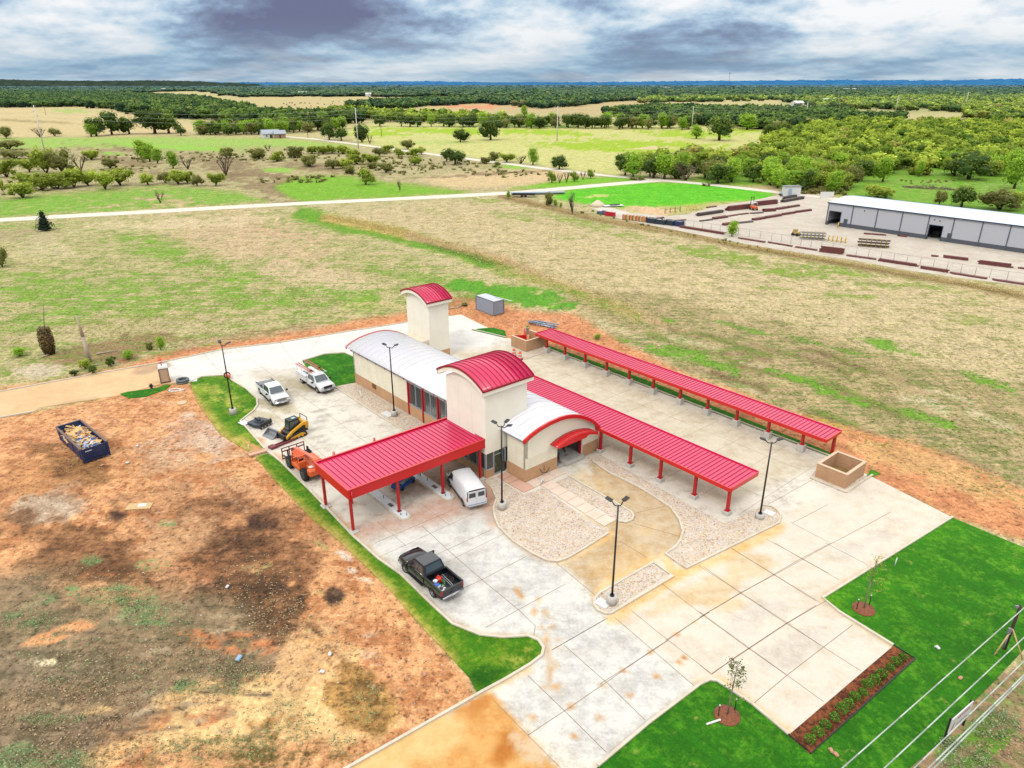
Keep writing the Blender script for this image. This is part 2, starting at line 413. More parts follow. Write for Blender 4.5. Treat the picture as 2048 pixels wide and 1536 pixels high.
    B(250, 655, 220, 16, -6, .6, a=(198, 178, 138), b=(160, 150, 90), m=.4); B(500, 672, 220, 9, -7, .9, a=(196, 170, 128), b=(150, 128, 86), m=.45); B(220, 700, 110, 22, -8, .8, a=(150, 118, 84), b=(120, 130, 60), m=.45)
    B(60, 745, 60, 14, -5, .9, a=(206, 190, 160), m=.15); B(110, 770, 120, 12, -12, .7, b=(100, 140, 40), m=.6); B(740, 610, 70, 8, 0, .6, a=(214, 190, 130))
    # ---- right field
    P([(670, 424), (900, 402), (1040, 396), (1180, 440), (1480, 492), (1800, 548), (2900, 720), (2900, 1200), (2048, 1010), (1700, 870), (1400, 760), (1250, 690), (1110, 610), (1010, 540), (860, 480), (760, 455)], 5, 10, a=(208, 188, 144), b=(150, 146, 88), m=.36, st=.9)
    for x, y, rx, ry, r, w in ((980, 402, 60, 8, 5, .8), (1030, 435, 70, 7, 8, .8), (1150, 440, 130, 12, 12, .7), (1250, 470, 120, 9, 10, .6), (1130, 474, 50, 5, 3, .7), (1410, 505, 110, 16, 8, .9), (1560, 540, 170, 18, 6, .95), (1700, 545, 120, 14, 10, .8), (1690, 590, 70, 10, 5, .8),
                               (1820, 570, 100, 12, 8, .6), (1540, 575, 40, 5, 8, .6), (1900, 600, 90, 12, 5, .6), (1980, 640, 100, 16, 5, .5), (880, 425, 60, 6, 5, .4), (1300, 455, 70, 5, 10, .6)):
        B(x, y, rx, ry, r, w, b=(136, 162, 58), m=.72, hard=1.0)
    P([(1110, 585), (1200, 580), (1340, 600), (1600, 660), (1900, 740), (2900, 960), (2900, 1260), (2048, 1010), (1800, 890), (1500, 800), (1300, 705), (1180, 640)], 10, 30, a=(188, 166, 122), b=(128, 132, 74), m=.44, st=1)
    for k in range(34):
        x = rnd.uniform(1120, 2000); f = (x-1100)/900; y = 590+f*190+rnd.uniform(0, 130)*(.4+f); L_ = rnd.uniform(60, 190)
        c = rnd.choice([(132, 108, 74), (206, 190, 152), (120, 134, 60), (150, 128, 92)])
        Ln([(x, y), (x+L_, y+L_*(.26+f*.12))], rnd.uniform(2, 6), 4, 18, a=c, b=(110, 140, 50), m=.35)
    for x, y, rx, ry, r in ((1330, 640, 26, 7, 5), (1240, 680, 40, 7, 10), (1310, 700, 60, 9, 15), (1420, 725, 90, 8, 20), (1600, 760, 80, 8, 18), (1700, 800, 90, 9, 18), (1860, 840, 70, 10, 18), (1960, 760, 60, 12, 18), (1500, 660, 60, 5, 15), (1650, 690, 80, 5, 15), (1800, 700, 80, 8, 15)):
        B(x, y, rx, ry, r, .9, b=(112, 160, 44), m=.75)
    # ---- ditch between the fields
    Ln([(600, 426), (680, 448), (800, 470), (900, 500), (1010, 535)], 13, 6, 10, b=(104, 160, 34), a=(150, 170, 70), m=.8)
    Ln([(650, 436), (740, 452), (820, 470)], 9, 5, 8, a=(204, 178, 108), b=(150, 140, 60), m=.4); Ln([(850, 486), (1010, 536)], 5, 3, 6, a=(92, 116, 36), b=(84, 128, 26), m=.9)
    Ln([(820, 470), (1000, 518), (1150, 580), (1330, 650)], 7, 4, 10, a=(196, 168, 124), b=(150, 130, 84), m=.3); Ln([(990, 535), (1120, 575), (1280, 640)], 10, 6, 14, b=(120, 150, 50), a=(190, 170, 110), m=.5)
    for x, y, rx, ry in ((1020, 588, 85, 20), (1080, 604, 60, 14), (960, 578, 60, 12)): B(x, y, rx, ry, 8, 1, b=GRNB, a=(120, 180, 40), m=.88)
    Ln([(1000, 392), (1100, 415), (1200, 440), (1350, 462), (1480, 494), (1700, 530), (1900, 566), (2300, 640)], 5, 4, 6, a=(156, 126, 88), b=(120, 120, 56), m=.4)
    # ---- bright green plot and yard apron
    P([(1150, 378), (1290, 366), (1400, 366), (1550, 386), (1525, 399), (1420, 406), (1340, 414), (1240, 416), (1175, 408), (1100, 395)], 3, 6, a=(116, 206, 34), b=(88, 186, 22), m=.55, st=0)
    P([(1330, 412), (1500, 400), (1430, 412), (1370, 424), (1330, 430), (1250, 424)], 4, 6, a=(196, 186, 116), b=(150, 176, 64), m=.4); B(1190, 393, 40, 3, -4, .8, a=(220, 200, 140), m=.1)
    B(1290, 422, 50, 8, 0, .9, a=(226, 190, 150), m=.15)
    # ---- red earth around the new pavement
    P([(-400, 800), (0, 776), (190, 742), (317, 712), (448, 688), (560, 668), (700, 646), (815, 628), (880, 606), (905, 596), (960, 600), (1050, 622), (1150, 632), (1250, 686), (1400, 760), (1560, 815), (1800, 880), (2048, 980), (2900, 1300), (2900, 1500),
       (2048, 1078), (1905, 1038), (1743, 960), (1640, 930), (1300, 780), (1088, 700), (900, 680), (560, 700), (317, 730), (0, 800), (-400, 860)], 6, 12, a=(220, 152, 104), b=(186, 122, 82), m=.35, st=.5)
    B(900, 608, 60, 12, 0, .8, a=(176, 126, 86), b=(150, 130, 70), m=.4); B(420, 694, 160, 5, -9, .8, a=(196, 126, 92)); B(1500, 812, 300, 20, 21, .6, a=(224, 172, 116)); B(1900, 950, 240, 34, 22, .9, a=(216, 170, 114), b=(180, 140, 84))
    B(1700, 860, 120, 8, 20, .5, b=(210, 170, 60), m=.6); B(1100, 640, 60, 12, 5, .8, a=(228, 168, 122)); B(1195, 676, 50, 9, 10, .8, a=(196, 140, 96))
    for k in range(12):
        x = rnd.uniform(1250, 1950); y = 745+(x-1200)*.36+rnd.uniform(-26, 40); L_ = rnd.uniform(60, 160)
        Ln([(x, y), (x+L_, y+L_*.42)], rnd.uniform(1, 2.2), 2, 8, a=rnd.choice([(180, 122, 76), (236, 190, 140)]))
    # ---- verge, bottom right corner
    P([(2100, 1290), (1990, 1360), (1950, 1400), (1890, 1480), (1790, 1560), (1700, 1700), (2900, 1760), (2900, 1200)], 8, 14, a=(164, 134, 102), b=(118, 140, 70), m=.42, st=.3)
    for x, y, rx, ry in ((1900, 1500, 50, 22), (1960, 1450, 40, 20), (2010, 1470, 40, 16), (1930, 1530, 60, 16)): B(x, y, rx, ry, -30, .8, b=(104, 150, 48), m=.75)
    B(1855, 1505, 14, 12, 0, 1, a=(226, 184, 130)); B(2010, 1340, 20, 12, 0, .8, a=(200, 190, 140))
    site_dirt(F)

LAWNB = (52, 128, 12)
def lawn_layers(F):
    n = len(F.px); F.put(np.ones(n), a=(86, 150, 28), b=(44, 112, 14), m=.62, st=0)
    F.put(np.clip((F.f1-.5)*4, 0, 1)*.6, a=(126, 184, 40), b=(78, 156, 18))
    F.put(np.clip((.48-F.f1)*5, 0, 1)*.55, a=(58, 132, 18), b=(34, 104, 10))
def strip_layers(F):
    n = len(F.px); F.put(np.ones(n), a=(116, 150, 34), b=(66, 124, 14), m=.6, st=0)
    F.put(np.clip((F.f2-.5)*4, 0, 1)*.6, a=(158, 166, 64), m=.4)
    for pts in ([(380, 790), (440, 862), (512, 905)], [(515, 925), (560, 985), (672, 1076), (784, 1184), (905, 1317)]):
        F.line(pts, 11, 8, 8, a=(196, 178, 96), b=(150, 148, 50), m=.45)
    for x, y, rx, ry in ((440, 790, 36, 14), (470, 812, 30, 8), (1040, 1330, 40, 14), (1060, 1300, 22, 8), (990, 1360, 20, 8), (700, 1110, 20, 12), (770, 1170, 20, 16)): F.blob(x, y, rx, ry, 20, .6, a=(190, 186, 90), m=.35)
    F.blob(505, 890, 36, 8, 30, .9, a=(226, 160, 112), m=.15); F.blob(968, 1350, 44, 28, -20, .8, a=(40, 104, 14), b=(30, 84, 8), m=.7)

CONC_A = (234, 226, 210); STAIN = (232, 176, 106)
def conc_layers(F):
    n = len(F.px); F.put(np.ones(n), a=CONC_A, b=(176, 164, 150), m=.3, st=.5); B = F.blob; P = F.poly
    # clean pale slabs of the front left drive and of the back drive
    P([(560, 680), (900, 625), (1010, 670), (900, 760), (700, 735), (330, 770), (318, 730)], 8, 6, a=(234, 230, 222), b=(206, 200, 190), m=.32)
    P([(740, 1085), (990, 1000), (1115, 1124), (1205, 1215), (1400, 1370), (1196, 1533), (1000, 1400), (1090, 1300), (900, 1240)], 20, 10, a=(230, 227, 219), b=(184, 179, 172), m=.4)
    # tan lanes
    P([(1085, 700), (1650, 925), (1450, 1010), (1200, 900), (900, 700)], 8, 6, a=(222, 210, 186), b=(192, 174, 146), m=.4)
    P([(500, 745), (640, 745), (680, 775), (560, 800)], 10, 8, a=(214, 204, 188), b=(180, 166, 140), m=.4)
    P([(1114, 1124), (1220, 1065), (1180, 925), (1275, 975), (1345, 1020), (1368, 1070), (1331, 1109), (1205, 1200)], 6, 6, a=(216, 196, 164), b=(190, 158, 112), m=.5)
    P([(1205, 1215), (1560, 1030), (1745, 955), (1905, 1035), (1645, 1197), (1786, 1292), (1577, 1470), (1400, 1365)], 6, 6, a=(232, 220, 202), b=(208, 192, 168), m=.34)
    # red dust under the entry canopy and by the nose of the gravel bed
    P([(690, 1060), (960, 955), (1000, 1010), (960, 1030), (800, 1060), (720, 1085)], 16, 12, a=(220, 196, 180), b=(198, 150, 122), m=.45)
    B(870, 930, 120, 40, -25, .8, a=(192, 160, 138), b=(168, 124, 98), m=.5); B(990, 1010, 16, 50, 0, .8, a=(214, 170, 140), m=.4)
    # soil covered street ends
    P([(-400, 900), (-400, 790), (0, 780), (191, 744), (317, 722), (352, 768), (317, 776), (0, 850)], 3, 4, a=(232, 198, 152), b=(216, 176, 128), m=.4, st=.6)
    B(300, 735, 36, 9, -5, .8, a=(180, 150, 126)); B(60, 800, 90, 20, -8, .5, a=(224, 182, 138)); B(120, 812, 60, 4, -12, .6, a=(190, 160, 130))
    P([(985, 1385), (1060, 1473), (1120, 1540), (1180, 1640), (300, 1760), (640, 1560), (944, 1398)], 3, 3, a=(228, 176, 106), b=(206, 142, 72), m=.45, st=.6)
    B(850, 1480, 110, 40, -25, .8, a=(240, 206, 146), b=(226, 180, 110)); B(960, 1410, 44, 24, -30, .8, a=(192, 116, 52)); B(1010, 1500, 24, 40, 30, .9, a=(196, 122, 50), b=(170, 100, 40)); B(1060, 1500, 22, 44, -38, .9, a=(222, 196, 160), m=.3)
    # ochre washes along kerbs
    ST_ = dict(a=(240, 210, 156), b=(230, 174, 96), m=.42)
    F.line([(1222, 1236), (1344, 1160), (1378, 1142), (1560, 1052)], 9, 7, 8, **ST_); F.line([(1300, 1120), (1218, 1165), (1196, 1192)], 9, 7, 8, **ST_)
    F.line([(1331, 1112), (1345, 1150), (1374, 1142)], 10, 7, 8, **ST_); F.line([(1120, 1128), (1168, 1104), (1222, 1070)], 6, 6, 8, **ST_)
    F.line([(1645, 1200), (1786, 1295)], 5, 5, 5, a=(230, 200, 150), m=.5); F.line([(1836, 1090), (1650, 1196)], 6, 6, 5, a=(230, 196, 146), b=(226, 168, 96), m=.5)
    F.line([(1577, 1466), (1500, 1404), (1440, 1358), (1400, 1366)], 6, 6, 5, **ST_); F.line([(960, 1388), (1060, 1335)], 5, 5, 4, **ST_); F.line([(1400, 1372), (1298, 1450), (1196, 1536)], 5, 4, 3, a=(206, 186, 156), m=.5)
    for pts in ([(620, 985), (655, 1018), (708, 1068), (760, 1118), (865, 1210), (908, 1246), (960, 1268), (1008, 1272), (1056, 1268), (1082, 1280), (1094, 1300)], [(1000, 1000), (997, 1020), (1000, 1056), (1026, 1085), (1065, 1110), (1110, 1128)]):
        F.line(pts, 4, 5, 4, a=(214, 196, 168), b=(206, 168, 120), m=.5)
    F.line([(1188, 925), (1220, 947), (1274, 973), (1342, 1016), (1366, 1050), (1360, 1084)], 4, 3, 3, a=(222, 180, 120), m=.5)
    for x, y, rx, ry, r in ((1420, 1180, 50, 22, -25), (1330, 1210, 60, 20, -30), (1500, 1130, 40, 18, 0), (1250, 1240, 30, 12, -30), (1200, 1050, 50, 26, -20), (1190, 970, 40, 18, 20), (1290, 1060, 40, 20, 0), (1240, 1120, 60, 26, -25), (1450, 1210, 30, 12, 0)): B(x, y, rx, ry, r, .5, a=(226, 196, 146), b=(206, 160, 96), m=.4)
    for x, y, rx, ry, r in ((930, 1040, 40, 20, -10), (1010, 1180, 60, 26, -20), (860, 1230, 50, 20, 10), (1200, 1300, 80, 30, -20), (1120, 1400, 60, 26, -30), (940, 1110, 50, 14, -20), (1250, 1370, 60, 22, -20), (1600, 1290, 60, 20, -20), (1500, 1240, 60, 22, -25), (1700, 1100, 70, 16, -25)): B(x, y, rx, ry, r, .3, a=(206, 200, 192), b=(170, 162, 152), m=.5)
    # tyre and mud prints of the drive
    for pts in ([(1012, 1160), (1060, 1210), (1085, 1250), (1100, 1300), (1102, 1350), (1080, 1400), (1055, 1450)], [(1075, 1190), (1102, 1240), (1112, 1270), (1115, 1310), (1108, 1345), (1112, 1390)]):
        for (ax, ay), (bx, by) in zip(pts[:-1], pts[1:]):
            for k in range(2):
                t = rnd.random()*.7; F.line([(ax+(bx-ax)*t, ay+(by-ay)*t), (ax+(bx-ax)*(t+.26), ay+(by-ay)*(t+.26))], 2.4, 3, 1, a=(218, 172, 108), b=(204, 146, 76), m=.5)
    for x, y in ((1313, 1355), (1258, 1395), (1252, 1340), (1145, 1474), (1202, 1375), (1200, 1432), (1260, 1338), (1143, 1414), (1362, 1319), (1305, 1305), (1352, 1272), (1398, 1241), (1365, 1318)): F.blob(x, y, 11, 3.5, -30, .75, warp=.4, a=(214, 160, 92), b=(196, 120, 44), m=.5)
    F.line([(1098, 1285), (1104, 1340), (1094, 1385)], 4, 4, 3, a=(206, 178, 140), m=.4)
    # grey wheel rubs in front of the machines
    for x, y in ((636, 822), (642, 842), (632, 858), (640, 885), (636, 873), (648, 832)): F.blob(x, y, 18, 3, -12, .6, a=(178, 172, 162), m=.3)
    for x, y, rx, ry in ((600, 770, 22, 6), (612, 777, 12, 4), (520, 830, 60, 10), (560, 815, 50, 10)): F.blob(x, y, rx, ry, 10, .6, a=(190, 176, 140), b=(150, 140, 100), m=.4)
    for x, y in ((470, 850), (520, 880), (560, 915), (610, 990), (640, 1010), (690, 1050)): F.blob(x, y, 24, 8, 40, .8, a=(226, 186, 146), b=(214, 150, 100), m=.5)
def gravel_layers(F):
    n = len(F.px); F.put(np.ones(n), a=(226, 206, 184), b=(190, 140, 104), m=.42, st=0)
    F.put(np.clip((F.f1-.5)*4, 0, 1)*.5, a=(232, 208, 170)); F.blob(1080, 1000, 60, 20, 20, .5, a=(214, 184, 168)); F.blob(760, 820, 60, 16, 35, .7, a=(222, 198, 158), b=(200, 156, 100))
def yard_layers(F):
    n = len(F.px); F.put(np.ones(n), a=(214, 204, 190), b=(192, 178, 160), m=.45, st=.4)
    F.put(np.clip((F.f1-.45)*4, 0, 1)*.6, a=(224, 214, 198)); F.blob(1220, 420, 50, 6, 8, .9, a=(236, 228, 216))

def surf_mat(name, W=3.0, K=3.2, s1=.35, s2=1.7, s3=7., amp=.5, rough=.95, bump=.4, bd=.06, stretch=True, specks=0, sod=0):
    t = NT(name); p = t.pos()
    n1 = t.noise(s1, p, 5, .62); n2 = t.noise(s2, p, 4, .65); n3 = t.noise(s3, p, 3, .6)
    if stretch:
        q = t.map(p, rot=(0, 0, -ANG), scale=(.12, 1.3, 1)); ns = t.noise(1.0, q, 4, .6)
    nc = t.math('ADD', t.math('MULTIPLY', n1, .4), t.math('ADD', t.math('MULTIPLY', n2, .35), t.math('MULTIPLY', n3, .25)))
    if stretch:
        nc = t.math('ADD', nc, t.math('MULTIPLY', t.math('MULTIPLY', t.math('SUBTRACT', ns, .5), t.attr('st').outputs['Fac']), .45))
    x = t.math('ADD', t.attr('mx').outputs['Fac'], t.math('MULTIPLY', t.math('SUBTRACT', nc, .5), W))
    fac = t.math('ADD', t.math('MULTIPLY', t.math('SUBTRACT', x, .5), K), .5, clamp=True)
    c = t.mix(fac, t.attr('ca').outputs['Color'], t.attr('cb').outputs['Color'])
    n4 = t.noise(s3*2.6, p, 2, .6); n5 = t.noise(s2*1.7, t.map(p, loc=(40, 3, 9)), 5, .75)
    br = t.math('ADD', 1.0, t.math('MULTIPLY', t.math('SUBTRACT', t.math('ADD', t.math('MULTIPLY', n3, .3), t.math('ADD', t.math('MULTIPLY', n4, .3), t.math('MULTIPLY', n5, .4))), .5), amp*2.6))
    br = t.math('MAXIMUM', br, .35)
    if specks:
        n6 = t.noise(s3*.75, t.map(p, loc=(7, 80, 2)), 3, .7)
        br = t.math('MULTIPLY', br, t.math('MULTIPLY', t.mr(n6, .54, .66, 1, 1-specks, True), t.mr(n6, .36, .44, 1+specks*.55, 1, True)))
        n7 = t.noise(s2*.5, t.map(p, loc=(70, 8, 2), rot=(0, 0, .6), scale=(1, .4, 1)), 6, .75, 1.2)
        br = t.math('MULTIPLY', br, t.mr(n7, .3, .7, 1+specks*.35, 1-specks*.45))
    if sod:
        bt = t.new('ShaderNodeTexBrick'); bt.inputs['Scale'].default_value = 1; bt.inputs['Brick Width'].default_value = 1.9; bt.inputs['Row Height'].default_value = .62; bt.inputs['Mortar Size'].default_value = .02
        t.l(t.map(p, rot=(0, 0, -ANG)), bt.inputs['Vector']); bt.inputs['Color1'].default_value = (.86, .86, .86, 1); bt.inputs['Color2'].default_value = (1.14, 1.14, 1.14, 1); bt.inputs['Mortar'].default_value = (.8, .8, .8, 1)
        c = t.mix(.8, c, bt.outputs['Color'], 'MULTIPLY')
        c = t.mix(t.mr(t.noise(.9, t.map(p, loc=(3, 3, 3)), 5, .7), .6, .74, 0, .55, True), c, ALB(176, 176, 84))
    if stretch:
        br = t.math('ADD', br, t.math('MULTIPLY', t.math('MULTIPLY', t.math('SUBTRACT', ns, .5), t.attr('st').outputs['Fac']), .5))
    t.l(t.scalec(c, br), t.bsdf.inputs['Base Color']); t.bsdf.inputs['Roughness'].default_value = rough; t.bsdf.inputs['Specular IOR Level'].default_value = .15
    if bump: t.bump(nc, bump, bd)
    return t.m
GROUND_M = surf_mat('ground_soil_and_grass', s1=.3, s2=1.15, s3=3.6, amp=.85, bump=.9, bd=.35, specks=.55)
GRASS_M = surf_mat('sod_grass', s1=.5, s2=2.5, s3=11, amp=.75, bump=.8, bd=.12, stretch=False, specks=.25, sod=1)
CONC_M = surf_mat('broom_finished_concrete', W=2.4, K=2.2, s1=.3, s2=1.1, s3=5, amp=.16, rough=.8, bump=.1, bd=.01)
YARD_M = surf_mat('yard_gravel_surface', W=2.5, K=2, s1=.2, s2=.9, s3=4, amp=.3, rough=.95, bump=.2)
def gravel_mat():
    t = NT('river_gravel'); p = t.pos()
    v = t.new('ShaderNodeTexVoronoi'); v.inputs['Scale'].default_value = 10; t.l(p, v.inputs['Vector'])
    sep = t.new('ShaderNodeSeparateColor'); t.l(v.outputs['Color'], sep.inputs[0])
    r = t.new('ShaderNodeValToRGB'); t.l(sep.outputs[0], r.inputs[0]); e = r.color_ramp.elements
    cols = [(0, (150, 110, 90)), (.1, (214, 166, 130)), (.26, (244, 224, 190)), (.42, (246, 214, 150)), (.58, (255, 250, 242)), (.78, (232, 212, 204)), (1, (255, 252, 248))]
    while len(e) < len(cols): e.new(.5)
    for el, (pp, c) in zip(e, cols): el.position = pp; el.color = (*ALB(*c), 1)
    c = t.mix(.3, r.outputs[0], t.attr('ca').outputs['Color'])
    c = t.scalec(c, t.mr(v.outputs['Distance'], 0, .09, 1.12, .8)); 
    n = t.noise(.8, p, 4); c = t.scalec(c, t.mr(n, .3, .7, .88, 1.1))
    t.l(c, t.bsdf.inputs['Base Color']); t.bsdf.inputs['Roughness'].default_value = .9
    t.bump(v.outputs['Distance'], .5, .03); return t.m
GRAVEL_M = gravel_mat()

def attrs_for(V, layers):
    x, y, z = V[:, 0], V[:, 1], V[:, 2]
    zz = z-CAM_H; d = y*CT-zz*ST; u = y*ST+zz*CT; d = np.maximum(d, 1)
    F = Field(CX+FPX*x/d, CY-FPX*u/d, x, y); layers(F)
    return {'ca': ('FLOAT_COLOR', albn(F.a)), 'cb': ('FLOAT_COLOR', albn(F.b)), 'mx': ('FLOAT', F.m), 'st': ('FLOAT', F.s)}
def world_poly(pts, z=0.0): return [G(x, y, z) for x, y in pts]
def sheet(name, pts, z, step, layers, mat, world=False, kind='structure', skirt=0.0):
    """triangulated sheet at height z with inner points every step metres, carrying surface attributes"""
    W = [Vector((p[0], p[1])) for p in pts] if world else [G(x, y, z).to_2d() for x, y in pts]
    B_ = []
    for i in range(len(W)):
        a, b = W[i], W[(i+1) % len(W)]; k = max(1, int((b-a).length/step))
        for j in range(k): B_.append(a.lerp(b, j/k))
    nb = len(B_); P = np.array([(p.x, p.y) for p in W]); lo, hi = P.min(0), P.max(0)
    gx, gy = np.meshgrid(np.arange(lo[0]+step*.4, hi[0], step), np.arange(lo[1]+step*.4, hi[1], step)); gx = gx.ravel(); gy = gy.ravel()
    rs = np.random.RandomState(1); gx = gx+rs.uniform(-.2, .2, len(gx))*step; gy = gy+rs.uniform(-.2, .2, len(gy))*step
    k = sdist(gx, gy, P) > step*.35
    pts_all = B_+[Vector((a, b)) for a, b in zip(gx[k], gy[k])]
    edges = [(i, (i+1) % nb) for i in range(nb)]
    vs, es, fs, *_ = geometry.delaunay_2d_cdt(pts_all, edges, [], 1, 1e-5)
    V = np.array([(v.x, v.y, z) for v in vs]); Fc = np.array([f for f in fs if len(f) == 3])
    p0, p1, p2 = V[Fc[:, 0]], V[Fc[:, 1]], V[Fc[:, 2]]
    flip = ((p1-p0)[:, 0]*(p2-p0)[:, 1]-(p1-p0)[:, 1]*(p2-p0)[:, 0]) < 0
    Fc[flip] = Fc[flip][:, ::-1]
    if skirt:
        n0 = len(V); V = np.vstack([V, np.array([(b.x, b.y, z-skirt) for b in B_])])
        tri = []
        for i in range(nb):
            j = (i+1) % nb
            tri += [(i, n0+i, n0+j), (i, n0+j, j)]
        Fc = np.vstack([Fc, np.array(tri)])
    me = np_mesh(name, V, Fc, [mat], attrs_for(V, layers))
    o = link_mesh(name, me)
    if kind: o['kind'] = kind
    return o

# ---------------- the ground, one sheet out to the horizon
def make_ground():
    xs = np.arange(-1300, 3360, 6.0)
    ys = np.concatenate([np.arange(1800, 1000, -5.), np.arange(1000, 420, -4.), np.arange(420, 260, -2.5), np.arange(260, 190, -1.6), np.arange(190, 168, -1.), [167, 166, 165.3, 164.8, 164.5]])
    X, Y = np.meshgrid(xs, ys); px, py = X.ravel(), Y.ravel()
    a = (px-CX)/FPX; b = (CY-py)/FPX; dy = CT+b*ST; dz = -ST+b*CT; t = -CAM_H/dz
    V = np.stack([a*t, dy*t, np.zeros_like(t)], 1); nx, ny = len(xs), len(ys)
    i, j = np.meshgrid(np.arange(ny-1), np.arange(nx-1), indexing='ij'); q = (i*nx+j).ravel()
    Fc = np.stack([q, q+1, q+nx+1, q+nx], 1)
    F = Field(px, py, V[:, 0], V[:, 1]); ground_layers(F)
    me = np_mesh('ground', V, Fc, [GROUND_M], {'ca': ('FLOAT_COLOR', albn(F.a)), 'cb': ('FLOAT_COLOR', albn(F.b)), 'mx': ('FLOAT', F.m), 'st': ('FLOAT', F.s)})
    tag(link_mesh('ground', me), kind='structure')
make_ground()

# ---------------- paved lot, lawns, gravel beds
LOT = [(-420, 905), (-200, 822), (0, 784), (191, 748.5), (317, 726.6), (448, 699), (560, 685.6), (680, 666), (815, 645), (898, 632), (923, 629), (949.5, 642.5), (973, 654), (1012, 675), (1085, 693),
       (1660, 912), (1743, 953), (1905, 1035), (1645, 1197), (1678, 1225), (1786, 1292), (1577, 1470), (1504, 1409), (1435, 1363), (1419, 1361), (1400, 1370), (1298, 1447), (1196, 1533), (1060, 1650), (500, 1650),
       (700, 1535), (968, 1383), (1007, 1362), (1059, 1331), (1084, 1312), (1087, 1297), (1077, 1282), (1056, 1273), (1007, 1276), (960, 1271), (905, 1249), (864, 1211), (802, 1150), (757, 1119), (705, 1072), (658, 1022), (620, 982),
       (560, 923), (533, 902), (489, 852), (481, 843), (508, 822), (515, 811), (514, 798), (492, 778), (465, 762), (451, 751), (404, 754), (380, 765), (350, 766), (317, 769), (235, 791), (79, 815), (68, 824), (0, 836), (-200, 875)]
sheet('concrete_pavement', LOT, .03, .4, conc_layers, CONC_M, skirt=.03)
LAWN = [(1905, 1035), (2300, 1200), (2300, 1200), (2060, 1285), (1990, 1360), (1945, 1405), (1885, 1480), (1790, 1560), (1650, 1720), (1000, 1720), (1196, 1534), (1298, 1448), (1400, 1371), (1419, 1362), (1435, 1364), (1504, 1410), (1577, 1471), (1621, 1509), (1830, 1319), (1787, 1292), (1678, 1224), (1645, 1196)]
LAWN = [p for i, p in enumerate(LAWN) if i == 0 or p != LAWN[i-1]]
sheet('front_lawn', LAWN, .05, .6, lawn_layers, GRASS_M, kind='structure', skirt=.05)
sheet('lawn_strip', [(380, 765), (404, 754), (451, 751), (465, 762), (492, 778), (514, 798), (515, 811), (508, 822), (481, 843), (489, 852), (531, 900), (500, 905), (440, 868), (395, 805)], .06, .5, strip_layers, GRASS_M, skirt=.06)
sheet('lawn_strip', [(511, 914), (536, 907), (560, 923), (620, 982), (658, 1022), (705, 1072), (757, 1119), (802, 1150), (864, 1211), (905, 1249), (960, 1271), (1007, 1276), (1056, 1273), (1077, 1282), (1087, 1297), (1084, 1312), (1059, 1331), (1007, 1362), (967, 1384), (954, 1384), (939, 1355),
       (905, 1317), (837, 1246), (784, 1184), (731, 1131), (672, 1076), (620, 1034), (560, 970)], .06, .5, strip_layers, GRASS_M, skirt=.06)
sheet('lawn_island', [(605, 722), (650, 708.5), (689, 706), (707, 714), (711, 764), (673, 772), (640, 752), (615, 737)], .12, .6, lawn_layers, GRASS_M, skirt=.12)
sheet('lawn_wedge', [(944, 659.5), (958, 657), (985, 655), (1010, 661), (1013, 675.5)], .1, .6, lawn_layers, GRASS_M, skirt=.1)
sheet('lawn_strip', [(1089, 688), (1085, 693.5), (1660, 913), (1672, 909), (1300, 762)], .08, .6, lawn_layers, GRASS_M, skirt=.08)
sheet('lawn_wedge', [(1733, 952), (1743, 953), (1762, 947), (1742, 938)], .08, .6, lawn_layers, GRASS_M, skirt=.08)
sheet('lawn_wedge', [(240, 787), (256, 783), (312, 776), (330, 770), (342, 769), (330, 779), (290, 793), (258, 796)], .08, .6, lawn_layers, GRASS_M, skirt=.08)
GB = [
 [(673, 772), (711, 765), (890, 872), (880, 905), (811, 865), (740, 819)],
 [(969, 962), (985, 979), (993, 999), (987, 1018), (990, 1036), (997, 1054), (1026, 1083), (1065, 1108), (1094, 1122), (1114, 1124), (1134, 1118), (1165, 1100), (1217, 1067), (1085, 976), (1048, 989), (989, 955)],
 [(1112, 963.5), (1137, 953), (1262, 1025), (1267, 1033), (1264, 1041), (1250, 1045.5), (1234, 1042), (1200, 1023)],
 [(1175, 915), (1200, 909), (1381, 1011), (1450, 1047), (1525, 1012), (1543, 1014), (1555, 1022), (1562, 1033), (1557, 1047), (1372, 1138), (1331, 1109), (1350, 1096), (1360, 1083), (1366, 1065), (1359, 1041), (1341, 1016), (1312, 997), (1272, 972), (1219, 947), (1188, 925)],
 [(1306, 1126.6), (1344, 1153), (1222, 1228), (1210, 1228), (1196, 1222), (1188, 1211), (1189, 1199), (1200, 1187)],
 [(1620, 956), (1634, 935), (1733, 953), (1743, 951), (1700, 983), (1690, 985)],
 [(1012, 696), (1053, 712), (1090, 696), (1104, 700), (1050, 718), (1008, 706)]]
for g_ in GB: sheet('gravel_bed', g_, .1, .5, gravel_layers, GRAVEL_M, skirt=.1)

